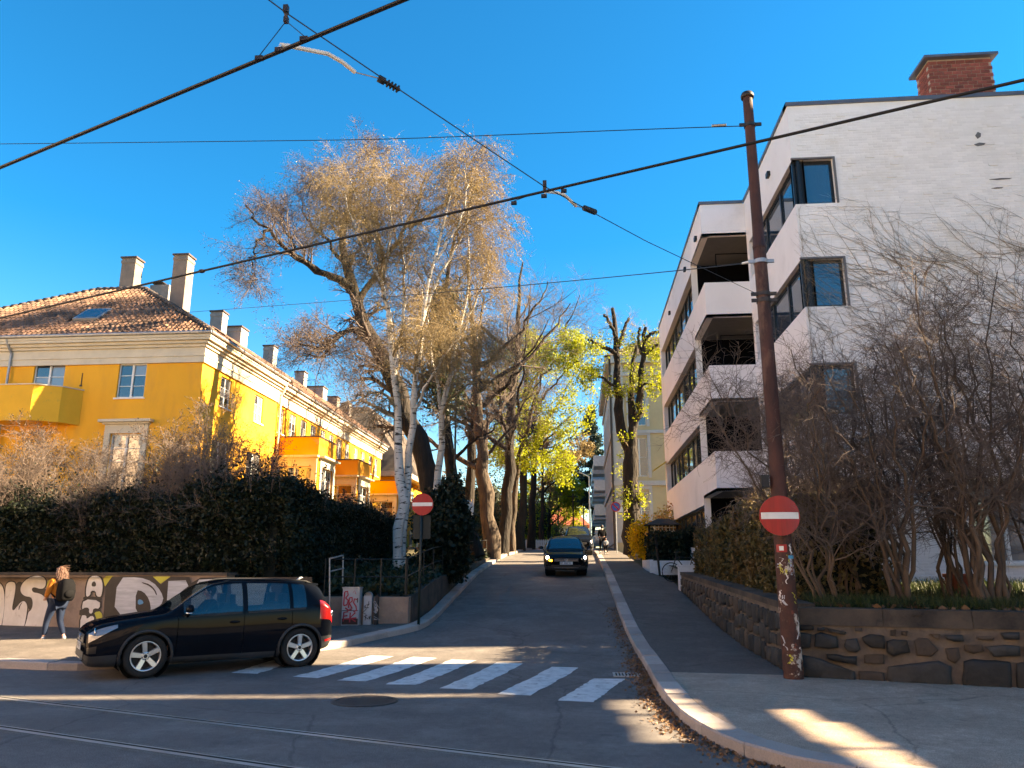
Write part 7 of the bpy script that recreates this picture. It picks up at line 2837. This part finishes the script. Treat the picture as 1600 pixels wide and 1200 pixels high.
    for sw_ in (WF, WR):
        for side in (1, -1):
            mb = MB()
            pts = []
            for k in range(25):
                a = R(-18 + 216 * k / 24)
                zz = WZ + .405 * math.sin(a)
                ss = sw_ + .405 * math.cos(a)
                i = int(np.argmin(np.abs(s - ss)))
                yy_ = float(np.interp(zz, NZ[i, 6:36], NY[i, 6:36]))
                pts.append((side * (yy_ + .002), ss, max(zz, .2)))
            mb.tube(pts, .028, 6)
            lobj('arch_trim', mb, M['bplastic'], root, True)
            # wheel
            x1 = side * .80
            ax = (side, 0, 0)
            mb = MB()
            mb.lathe((side * .66, sw_, WZ), ax, [(0, .2), (0, .32), (.02, .343), (.10, .346), (.19, .343), (.215, .32), (.215, .245), (.19, .235), (.02, .235), (.0, .2)], 36)
            w = lobj('wheel', mb, M['tyre'], root, True)
            mb = MB()
            mb.lathe((side * .66, sw_, WZ), ax, [(.06, .0), (.06, .232), (.2, .232), (.208, .24), (.212, .236), (.2, .215), (.1, .21)], 36)
            lobj('rim', mb, M['alloy'], w, True)
            mb = MB()
            mb.lathe((side * .66, sw_, WZ), ax, [(.085, 0), (.085, .205)], 28)
            lobj('brake_disc', mb, M['plastic'], w)
            mb = MB()
            for k in range(5):
                a = R(90 + 72 * k + (9 if sw_ == WF else 0))
                ca, sa = math.cos(a), math.sin(a)
                def q(r_, t_, d_):
                    return (side * (.66 + d_), sw_ + ca * r_ - sa * t_, WZ + sa * r_ + ca * t_)
                for sg in (0,):
                    mb.add([q(.035, -.04, .16), q(.035, .04, .16), q(.235, .048, .18), q(.235, -.048, .18), q(.035, -.034, .195), q(.035, .034, .195), q(.22, .036, .207), q(.22, -.036, .207)],
                           [(0, 1, 2, 3), (4, 5, 6, 7), (0, 1, 5, 4), (1, 2, 6, 5), (2, 3, 7, 6), (3, 0, 4, 7)])
            mb.lathe((side * .66, sw_, WZ), ax, [(.12, .07), (.198, .066), (.204, .05), (.204, 0)], 20)
            lobj('spokes', mb, M['alloy'], w)
            mb = MB()
            for k in range(5):
                a = R(126 + 72 * k)
                mb.cyl((side * (.66 + .196), sw_ + math.cos(a) * .052, WZ + math.sin(a) * .052), .009, ax, .012, 8)
            mb.cyl((side * .863, sw_, WZ), .03, ax, .004, 14)
            lobj('wheel_bolts', mb, M['plastic'], w)
    # patches over the surface: lamps, mouldings, handles
    def patch(nm, a, b, c, d, mat, side, off=.005, ni=8, nj=8, shape=None, parent=root):
        mb = MB()
        for i in range(ni + 1):
            for j in range(nj + 1):
                tt, uu_ = i / ni, j / nj
                cc, dd = (c, d) if shape is None else shape(tt)
                sq = a + (b - a) * tt
                k = np.interp(sq * sx, s, np.arange(len(s)))
                i0 = int(min(k, len(s) - 2)); f = k - i0
                vv = cc + (dd - cc) * uu_
                y = (np.interp(vv, vq, NY[i0]) * (1 - f) + np.interp(vv, vq, NY[i0 + 1]) * f)
                z = (np.interp(vv, vq, NZ[i0]) * (1 - f) + np.interp(vv, vq, NZ[i0 + 1]) * f)
                y2 = (np.interp(vv + .05, vq, NY[i0])); z2 = np.interp(vv + .05, vq, NZ[i0]); y1 = np.interp(vv - .05, vq, NY[i0]); z1 = np.interp(vv - .05, vq, NZ[i0])
                n = np.array([z2 - z1, -(y2 - y1)]); n /= np.linalg.norm(n) + 1e-9
                mb.v.append((side * (y + n[0] * off), sq * sx - off * (1 if sq < .5 else 0) + off * (1 if sq > 4 else 0), z + n[1] * off))
        for i in range(ni):
            for j in range(nj):
                f = (i * (nj + 1) + j, i * (nj + 1) + j + 1, (i + 1) * (nj + 1) + j + 1, (i + 1) * (nj + 1) + j)
                mb.f.append(f if side > 0 else f[::-1]); mb.m.append(0)
        return lobj(nm, mb, M[mat], parent, True)
    for side in (1, -1):
        hl = patch('headlight', .04, .44, 3.5, 4.6, 'lens', side, .006, shape=lambda t: (3.5 + .42 * t, 4.42 - .12 * t))
        c0 = surf(.13, 4.0, side, .02)
        if lights:
            mb = MB(); mb.ball((c0[0] * .93, c0[1] - .05, c0[2]), .055, 10, 8)
            lobj('headlamp_bulb', mb, M['lampon'], hl, True)
            if side < 0:
                pass
        else:
            mb = MB(); mb.lathe((c0[0] * .9, c0[1] - .02, c0[2]), (0, -1, 0), [(0, .075), (.012, .075), (.014, .055), (.004, 0)], 18)
            lobj('headlamp_lens', mb, M['chrome'], hl, True)
        patch('fog_lamp', .03, .16, 2.75, 3.2, 'black', side, .006)
        tlp = patch('tail_light', 3.86, 4.12, 3.45, 4.35, 'taill', side, .006, shape=lambda t: (3.55 - .1 * t, 4.3))
        patch('reflector', 3.98, 4.12, 2.35, 2.5, 'taill', side, .006)
        mb = MB(); c1 = surf(4.08, 3.9, side, .012); mb.ball(c1, .055, 12, 8, (.4, .5, 1)); lobj('lamp_inner', mb, M['chrome'], tlp, True)
        patch('side_moulding', 1.42, 2.42, 2.86, 2.97, 'carblack', side, .012, 8, 2)
        patch('side_moulding', 2.52, 3.08, 2.86, 2.97, 'carblack', side, .012, 8, 2)
        for a, b in ((1.45, 2.42), (2.53, 3.58)):
            patch('window_trim', a, b, 4.02, 4.09, 'plastic', side, .004, 10, 1)
        for h in (2.3, 3.16):
            q = surf(h, 3.72, side, .018)
            mb = MB(); mb.ball(q, .09, 12, 8, (.2, 1, .26)); lobj('door_handle', mb, M[paint], root, True)
        q = surf(1.52, 4.15, side, .1)
        mb = MB(); mb.ball((q[0] + side * .06, q[1], q[2] + .06), .12, 14, 10, (.95, .55, .68)); mb.tube([surf(1.5, 4.05, side, 0), (q[0], q[1], q[2] + .02)], .022, 6)
        mr = lobj('mirror', mb, M[paint], root, True)
        mb = MB(); mb.ball((q[0] + side * .06, q[1] - .005, q[2] + .0), .118, 14, 6, (.93, .56, .2)); lobj('mirror_trim', mb, M['chrome'], mr, True)
        if rails:
            pts = [surf(v, 5.25, side, .035 if 2.1 < v < 3.8 else .004) for v in np.linspace(1.95, 3.8, 14)]
            mb = MB(); mb.tube(pts, .017, 6); lobj('roof_rail', mb, M['plastic'], root, True)
    # nose
    zn = lambda z: z * sz
    mb = MB()
    mb.box(-.5, .5, -.012, .02, zn(.60), zn(.745))
    gr_ = lobj('grille', mb, M['black'], root)
    for z in (.63, .67, .715):
        mb = MB(); mb.box(-.48, .48, -.024, -.010, zn(z), zn(z) + .013); lobj('grille_bar', mb, M['chrome'], gr_)
    mb = MB(); mb.box(-.62, .62, -.011, .02, zn(.33), zn(.46)); lobj('air_intake', mb, M['black'], root)
    mb = MB(); mb.box(-.5, .5, -.02, -.012, zn(.325), zn(.342)); lobj('chrome_lip', mb, M['chrome'], root)
    lg = MB()
    zc_ = zn(.675)
    lg.lathe((0, -.026, zc_), (0, -1, 0), [(0, .066), (.008, .066), (.008, .054), (0, .054)], 28)
    def lstroke(p, q, w=.011):
        p, q = np.array(p), np.array(q); d = q - p; d /= np.linalg.norm(d); o_ = np.array([-d[1], d[0]]) * w / 2
        lg.add([(v[0], -.033, zc_ + v[1]) for v in (p + o_, q + o_, q - o_, p - o_)], [(0, 1, 2, 3)])
    lstroke((-.022, .05), (0, .008)); lstroke((.022, .05), (0, .008))
    lstroke((-.048, .025), (-.02, -.045)); lstroke((-.02, -.045), (0, .0)); lstroke((0, .0), (.02, -.045)); lstroke((.02, -.045), (.048, .025))
    badge = lobj('badge', lg, M['logo'], root)
    mb = MB(); mb.cyl((0, -.024, zc_), .056, (0, -1, 0), .003, 24); lobj('badge_field', mb, M['black'], badge)
    mb = MB(); mb.box(-.26, .26, -.032, -.018, zn(.475), zn(.475) + .115); pl = lobj('number_plate', mb, M['plate'], root)
    mb = MB(); digits(mb, -.235, zn(.475) + .02, .075, plate, -.0335)
    lobj('plate_number', mb, M['ink'], pl)
    if lights:
        mb = MB(); mb.ball((-.64, -.03, zn(.655)), .045, 10, 8, (1.5, .5, .8)); lobj('indicator', mb, M['indic'], root, True)
    mb = MB(); mb.box(-.26, .26, L - .02, L + .012, zn(.72), zn(.72) + .115); lobj('number_plate', mb, M['plate'], root)
    # spoiler, aerial, cabin
    if rails:
        q0 = surf(3.8, 7, 1)
        mb = MB(); mb.prism([(-.56, q0[1] - .12, q0[2] - .045), (.56, q0[1] - .12, q0[2] - .045), (.53, q0[1] + .13, q0[2] - .075), (-.53, q0[1] + .13, q0[2] - .075)], (0, 0, .035)); lobj('spoiler', mb, M[paint], root)
        q0 = surf(3.7, 7, 1)
        mb = MB(); mb.tube([q0 - [0, .05, .02], q0 + [0, .03, .05], q0 + [0, .08, .055]], [.03, .022, .005], 8); lobj('aerial', mb, M['steel'], root, True)
    if interior:
        for (x, y, w) in ((.38, 2.1, .27), (-.38, 2.1, .27), (0, 3.05, .66)):
            mb = MB()
            mb.prism([(x - w, y - .5, .55 * sz), (x + w, y - .5, .55 * sz), (x + w, y, .55 * sz), (x - w, y, .55 * sz)], (0, 0, .14))
            mb.prism([(x - w, y - .06, .65 * sz), (x + w, y - .06, .65 * sz), (x + w * .85, y + .18, 1.2 * sz), (x - w * .85, y + .18, 1.2 * sz)], (0, .12, 0))
            for hx in ((x,) if w < .5 else (x - .4, x + .4)):
                mb.box(hx - .12, hx + .12, y + .18, y + .28, 1.2 * sz, 1.38 * sz)
            lobj('seat', mb, M['seat'], root)
        mb = MB(); mb.prism([(-.8, 1.12, .75 * sz), (.8, 1.12, .75 * sz), (.8, 1.45, .75 * sz), (-.8, 1.45, .75 * sz)], (0, 0, .24 * sz)); lobj('dashboard', mb, M['plastic'], root)
        mb = MB()
        pts = [(.38 + .18 * math.cos(a), 1.56 + .07 * math.sin(a), .98 * sz + .16 * math.sin(a)) for a in np.linspace(0, 6.283, 25)]
        mb.tube(pts, .014, 6, False); lobj('steering_wheel', mb, M['plastic'], root, True)
    return root

# the dark compact SUV turning at the crossing: axle contact points on the camera side
pf, pr = np.array([-7.29, 12.99]), np.array([-5.26, 14.59])
hd = (pf - pr) / np.linalg.norm(pf - pr)
left = np.array([-hd[1], hd[0]])
nose = pf + hd * .90 - left * .79
ang = math.atan2(hd[1], hd[0]) + math.pi / 2          # local -y looks along hd
suv = make_car('parked_car', (nose[0], nose[1], .01), ang, 'black compact SUV with silver five spoke wheels turning out over the zebra crossing', plate='DT 48213', sz=.945)
suv.name = 'compact_suv'
h2 = np.array([.045, -1.0]); h2 /= np.linalg.norm(h2)
c2 = at(885.5, 897, 33.0)
hat = make_car('hatchback', (c2[0], 32.4, zs(33.6) - .02), math.atan2(h2[1], h2[0]) + math.pi / 2, 'dark hatchback coming down the street with lit headlights and orange indicator', sx=.97, sz=.9, paint='carblue', lights=True, glass='cardark')
hat.rotation_euler = (R(-3.6) * -1, 0, hat.rotation_euler[2])
c3 = at(905, 850, 51)
van = make_car('people_carrier', (c3[0], 50.0, zs(51)), math.atan2(-1, .03) + math.pi / 2, 'tall dark car following right behind the hatchback', sx=1.04, sz=1.08, paint='carblack', glass='cardark', rails=False)
van.rotation_euler = (R(2.8), 0, van.rotation_euler[2])

# ------------------------------------------------------------------ people
def skin_obj(name, verts, edges, radii, mat, parent, sub=2):
    me = bpy.data.meshes.new(name)
    me.from_pydata([tuple(v) for v in verts], edges, [])
    o = bpy.data.objects.new(name, me)
    COL.objects.link(o)
    o.parent = parent
    me.materials.append(mat)
    sm = o.modifiers.new('skin', 'SKIN')
    sm.use_smooth_shade = True
    for i, r_ in enumerate(radii):
        d = me.skin_vertices[0].data[i]
        d.radius = (r_, r_) if np.isscalar(r_) else r_
        d.use_root = (i == 0)
    ss = o.modifiers.new('sub', 'SUBSURF')
    ss.levels = ss.render_levels = sub
    return o

def hand(parent, wrist, d, mat, side=1):
    d = np.array(d, float); d /= np.linalg.norm(d)
    a = np.cross(d, [0, 0, 1.0]); a /= np.linalg.norm(a) + 1e-9
    b = np.cross(a, d)
    w = np.array(wrist)
    mb = MB()
    mb.tube([w, w + d * .045, w + d * .085], [.024, .036, .03], 8)
    for k, (o_, l_) in enumerate(((-.027, .06), (-.009, .072), (.009, .068), (.026, .052))):
        p = w + d * .08 + a * o_
        mb.tube([p, p + d * l_ * .5 - b * .006, p + d * l_ * .85 - b * .024], [.0095, .0085, .006], 6)
    p = w + d * .03 + a * .03 * side
    mb.tube([p, p + d * .03 + a * .022 * side, p + d * .055 + a * .024 * side - b * .01], [.012, .010, .007], 6)
    return lobj('hand', mb, mat, parent, True)

def person(loc, heading, label, H=1.66, pose='walk', top='orange', legs='jeans', hairm='hair', long_hair=True, pack=True, group=None, shoe='plastic'):
    root = thing('person', loc, label, 'person', group)
    del root['base']
    root.rotation_euler = (0, 0, heading)          # local +y is forward
    k = H / 1.66
    root.scale = (k, k, k)
    if pose == 'walk':
        J = dict(pel=(0, 0, .9), wa=(0, .0, 1.06), ch=(0, .02, 1.27), nk=(0, .03, 1.42), hd=(0, .055, 1.54),
                 hl=(-.09, 0, .87), kl=(-.1, .16, .48), al=(-.1, .2, .1), tl=(-.1, .36, .035), hr=(.09, 0, .87), kr=(.1, -.02, .47), ar=(.1, -.24, .11), tr=(.1, -.1, .03),
                 sl=(-.175, .02, 1.35), el=(-.23, .05, 1.1), wl=(-.15, .22, 1.0), sr=(.175, .02, 1.35), er=(.22, -.02, 1.08), wr=(.16, .18, .99))
    else:
        J = dict(pel=(0, 0, .62), wa=(0, .02, .78), ch=(0, .06, 1.0), nk=(0, .07, 1.15), hd=(0, .08, 1.27),
                 hl=(-.1, .05, .6), kl=(-.13, .45, .68), al=(-.13, .72, .35), tl=(-.13, .86, .3), hr=(.1, .05, .6), kr=(.13, .45, .68), ar=(.13, .72, .35), tr=(.13, .86, .3),
                 sl=(-.2, .05, 1.08), el=(-.26, .22, .9), wl=(-.17, .46, .98), sr=(.2, .05, 1.08), er=(.26, .22, .9), wr=(.17, .46, .98))
    names = list(J)
    idx = {n: i for i, n in enumerate(names)}
    E_ = [('pel', 'wa'), ('wa', 'ch'), ('ch', 'nk'), ('nk', 'hd'), ('pel', 'hl'), ('hl', 'kl'), ('kl', 'al'), ('al', 'tl'), ('pel', 'hr'), ('hr', 'kr'), ('kr', 'ar'), ('ar', 'tr'),
          ('ch', 'sl'), ('sl', 'el'), ('el', 'wl'), ('ch', 'sr'), ('sr', 'er'), ('er', 'wr')]
    rad = dict(pel=(.13, .1), wa=(.115, .09), ch=(.13, .1), nk=.05, hd=.075, hl=.085, kl=.055, al=.036, tl=.03, hr=.085, kr=.055, ar=.036, tr=.03, sl=.055, el=.04, wl=.028, sr=.055, er=.04, wr=.028)
    skin_obj('body', [J[n] for n in names], [(idx[a], idx[b]) for a, b in E_], [rad[n] for n in names], M['skin'], root)
    # head with a face
    hd = np.array(J['hd'])
    mb = MB()
    mb.ball(hd + [0, .0, .01], .1, 18, 14, (.78, .92, 1.15))
    mb.tube([hd + [0, .085, .02], hd + [0, .11, -.015], hd + [0, .092, -.025]], [.008, .014, .01], 6)
    for sg in (-1, 1):
        mb.ball(hd + [sg * .078, -.0, .0], .024, 8, 6, (.4, .8, 1.1))
    head = lobj('head', mb, M['skin'], root, True)
    for sg in (-1, 1):
        mb = MB(); mb.ball(hd + [sg * .032, .082, .02], .011, 8, 6); lobj('eye', mb, M['ink'], head, True)
    mb = MB(); mb.ball(hd + [0, .084, -.05], .022, 8, 6, (1, .35, .3)); lobj('mouth', mb, M['gred'], head, True)
    # clothes: one skinned shell each
    tn = ['pel2', 'wa', 'ch', 'nk2', 'sl', 'el', 'wl2', 'sr', 'er', 'wr2']
    T_ = dict(pel2=np.array(J['pel']) + [0, 0, .045], wa=J['wa'], ch=J['ch'], nk2=np.array(J['nk']) - [0, 0, .02], sl=J['sl'], el=J['el'], wl2=np.array(J['el']) * .1 + np.array(J['wl']) * .9,
              sr=J['sr'], er=J['er'], wr2=np.array(J['er']) * .1 + np.array(J['wr']) * .9)
    ti = {n: i for i, n in enumerate(tn)}
    te = [('pel2', 'wa'), ('wa', 'ch'), ('ch', 'nk2'), ('ch', 'sl'), ('sl', 'el'), ('el', 'wl2'), ('ch', 'sr'), ('sr', 'er'), ('er', 'wr2')]
    tr_ = dict(pel2=(.165, .13), wa=(.155, .125), ch=(.165, .135), nk2=.075, sl=.08, el=.062, wl2=.046, sr=.08, er=.062, wr2=.046)
    skin_obj('jacket', [T_[n] for n in tn], [(ti[a], ti[b]) for a, b in te], [tr_[n] for n in tn], M[top], root)
    ln = ['pel', 'hl', 'ml', 'kl', 'cl', 'al', 'hr', 'mr', 'kr', 'cr', 'ar']
    mid = lambda a, b, t: np.array(J[a]) * (1 - t) + np.array(J[b]) * t
    Lg = dict(pel=np.array(J['pel']) + [0, -.01, 0], hl=J['hl'], ml=mid('hl', 'kl', .45), kl=J['kl'], cl=mid('kl', 'al', .35), al=mid('kl', 'al', .88), hr=J['hr'], mr=mid('hr', 'kr', .45), kr=J['kr'], cr=mid('kr', 'ar', .35), ar=mid('kr', 'ar', .88))
    li = {n: i for i, n in enumerate(ln)}
    le = [('pel', 'hl'), ('hl', 'ml'), ('ml', 'kl'), ('kl', 'cl'), ('cl', 'al'), ('pel', 'hr'), ('hr', 'mr'), ('mr', 'kr'), ('kr', 'cr'), ('cr', 'ar')]
    lr = dict(pel=(.16, .135), hl=.118, ml=.1, kl=.07, cl=.068, al=.046, hr=.118, mr=.1, kr=.07, cr=.068, ar=.046)
    skin_obj('jeans', [Lg[n] for n in ln], [(li[a], li[b]) for a, b in le], [lr[n] for n in ln], M[legs], root)
    for sg, wv, ev in ((-1, 'wl', 'el'), (1, 'wr', 'er')):
        hand(root, J[wv], np.array(J[wv]) - np.array(J[ev]), M['skin'], -sg)
    for a_, t_ in (('al', 'tl'), ('ar', 'tr')):
        A, T = np.array(J[a_]), np.array(J[t_])
        d = T - A; d[2] = 0; d /= np.linalg.norm(d)
        heel = A - d * .05
        heel[2] = max(.045, A[2] - .06)
        toe = T + d * .03
        toe[2] = max(.035, T[2])
        mb = MB(); mb.tube([heel - d * .015, heel + d * .03, (heel + toe) / 2 + [0, 0, .008], toe], [.03, .047, .045, .026], 10)
        sh = lobj('shoe', mb, M[shoe], root, True)
        mb = MB(); o_ = np.array([-d[1], d[0], 0]) * .045
        z_ = np.array([0, 0, -.045])
        mb.prism([heel - d * .04 - o_ * .8 + z_, heel - d * .04 + o_ * .8 + z_, toe + o_ * .7 + z_ * .8, toe - o_ * .7 + z_ * .8], (0, 0, .028)); lobj('sole', mb, M['pinkshoe'], sh)
        if pose == 'walk':
            mb = MB(); mb.tube([A + [0, 0, -.03], A + [0, 0, .035]], [.04, .037], 10); lobj('sock', mb, M['pinkshoe'], root, True)
    # hair
    mb = MB()
    mb.ball(hd + [0, -.018, .028], .108, 16, 12, (.82, .95, 1.12))
    hr_ = lobj('hair', mb, M[hairm], root, True)
    if long_hair:
        rg_ = np.random.default_rng(3)
        SPs, SR_ = [], []
        for q in range(170):
            a = rg_.uniform(-2.6, -.5)
            p0 = hd + np.array([math.cos(a) * .085, math.sin(a) * .09 - .01, rg_.uniform(.0, .11)])
            ln_ = rg_.uniform(.22, .38)
            e = p0 + np.array([rg_.normal(-.0, .05), -.05 - abs(rg_.normal(0, .03)), -ln_])
            m_ = (p0 + e) / 2 + np.array([rg_.normal(0, .02), -.04, .04])
            SPs.append(limb([p0, m_, e], .008, .003, 7, .006, rg_)[0]); SR_.append(np.linspace(.008, .003, 7))
        for q in range(30):
            p0 = hd + np.array([rg_.normal(0, .05), -.05, .1])
            e = p0 + np.array([rg_.uniform(-.02, .16), -.05, rg_.uniform(-.1, .09)])
            SPs.append(limb([p0, (p0 + e) / 2 + [0, 0, .03], e], .003, .0015, 7, .005, rg_)[0]); SR_.append(np.linspace(.003, .0015, 7))
        V, Q = tubes((np.stack(SPs), np.stack(SR_)), 4)
        o = obj('hair_strands', mesh_np('hair_strands', V, Q, True), M[hairm], hr_)
    return root, J
p0 = at(82, 1003, 17.35)
walker, J_ = person((p0[0], 17.35, .13), R(68), 'woman in orange jacket and blue jeans with fair windblown hair walking along the graffiti wall', 1.66, 'walk', 'orange', 'jeans', 'hair', True)
# her backpack rests on her: a thing of its own
bp_ = thing('backpack', (p0[0], 17.35, 1.3), 'black backpack on the back of the woman in the orange jacket', 'backpack')
del bp_['base']
bp_.location = walker.location
bp_.rotation_euler = walker.rotation_euler
mb = MB()
rings = []
for (z, w, d) in ((.92, .14, .09), (.98, .175, .13), (1.12, .18, .15), (1.28, .165, .14), (1.38, .12, .1), (1.41, .07, .05)):
    rings.append([(w * math.copysign(abs(math.cos(a)) ** .55, math.cos(a)), -.245 + d * math.copysign(abs(math.sin(a)) ** .55, math.sin(a)), z) for a in np.linspace(0, 2 * math.pi, 20, endpoint=False)])
for r_ in rings: mb.v.extend(r_)
for i in range(5):
    for k_ in range(20):
        mb.f.append((i * 20 + k_, i * 20 + (k_ + 1) % 20, (i + 1) * 20 + (k_ + 1) % 20, (i + 1) * 20 + k_)); mb.m.append(0)
mb.f.append(tuple(range(20))[::-1]); mb.m.append(0); mb.f.append(tuple(range(100, 120))); mb.m.append(0)
lobj('bag', mb, M['darkcloth'], bp_, True)
mb = MB(); mb.ball((0, -.39, 1.08), .12, 14, 10, (1, .35, .75)); lobj('front_pocket', mb, M['darkcloth'], bp_, True)
for sg in (-1, 1):
    mb = MB(); mb.tube([(sg * .1, -.13, 1.36), (sg * .115, .0, 1.44), (sg * .12, .14, 1.33), (sg * .14, .12, 1.12), (sg * .15, -.1, 1.0)], .017, 6); lobj('strap', mb, M['darkcloth'], bp_, True)
# people up the street
q = at(942, 868, 49.5)
person((q[0], 49.5, zs(49.5) + .13), R(12), 'adult in black clothes walking up the right pavement beyond the cars', 1.76, 'walk', 'darkcloth', 'darkcloth', 'darkhair', False, False)
q = at(946, 868, 48.5)
person((q[0] + .05, 48.5, zs(48.5) + .13), R(6), 'small child in a pale top walking beside the adult in black', .98, 'walk', 'greycloth', 'darkcloth', 'hair', False, False)
q = at(871, 858, 82)
# driver of the SUV, seated behind the wheel
def to_world(car, p):
    a = car.rotation_euler[2]
    return (car.location[0] + math.cos(a) * p[0] - math.sin(a) * p[1], car.location[1] + math.sin(a) * p[0] + math.cos(a) * p[1], car.location[2] + p[2])
w_ = to_world(suv, (.38, 2.02, .04))
person(w_, suv.rotation_euler[2] + math.pi, 'driver in dark clothes at the wheel of the black SUV', 1.72, 'sit', 'darkcloth', 'darkcloth', 'darkhair', False, False)

# ------------------------------------------------------------------ bicycle behind the gate pillar
bk = thing('bicycle', (3.6, 30.0, zs(30) + .13), 'black bicycle leaning behind the white gate pillar', 'bicycle')
bz = zs(29.6) + .14
def wheel_at(x, y):
    mb = MB(); pts = [(x + .33 * math.cos(a), y, bz + .35 + .33 * math.sin(a)) for a in np.linspace(0, 6.2832, 33)]
    mb.tube(pts, .02, 6, False); w = obj('wheel', mb, M['tyre'], bk)
    mb = MB()
    for k in range(12):
        a = k * math.pi / 6
        mb.tube([(x, y, bz + .35), (x + .32 * math.cos(a), y, bz + .35 + .32 * math.sin(a))], .003, 4)
    mb.cyl((x, y - .04, bz + .35), .03, (0, 1, 0), .08, 8)
    obj('spokes', mb, M['steel'], w)
wx = at(1049, 895, 29.4)[0]
wheel_at(wx, 29.4); wheel_at(wx + 1.05, 29.4)
y = 29.4
mb = MB()
A_1, B_1, S_1, H_1, F_1 = (wx + 1.05, y, bz + .35), (wx + .62, y, bz + .3), (wx + .78, y, bz + .85), (wx + .2, y, bz + .88), (wx, y, bz + .35)
for p, q in ((A_1, B_1), (B_1, S_1), (A_1, S_1), (S_1, H_1), (B_1, H_1), (H_1, F_1)):
    mb.tube([p, q], .018, 8)
obj('frame', mb, M['black'], bk)
mb = MB(); mb.tube([(wx + .2, y, bz + .88), (wx + .17, y, bz + 1.05)], .014, 8); mb.tube([(wx + .3, y - .28, bz + 1.06), (wx + .15, y - .12, bz + 1.06), (wx + .15, y + .12, bz + 1.06), (wx + .3, y + .28, bz + 1.06)], .013, 8); obj('handlebar', mb, M['black'], bk)
mb = MB(); mb.tube([(wx + .78, y, bz + .85), (wx + .8, y, bz + .98)], .013, 8); mb.ball((wx + .83, y, bz + 1.0), .12, 12, 8, (1, .55, .3)); obj('saddle', mb, M['plastic'], bk)

finish_bases()
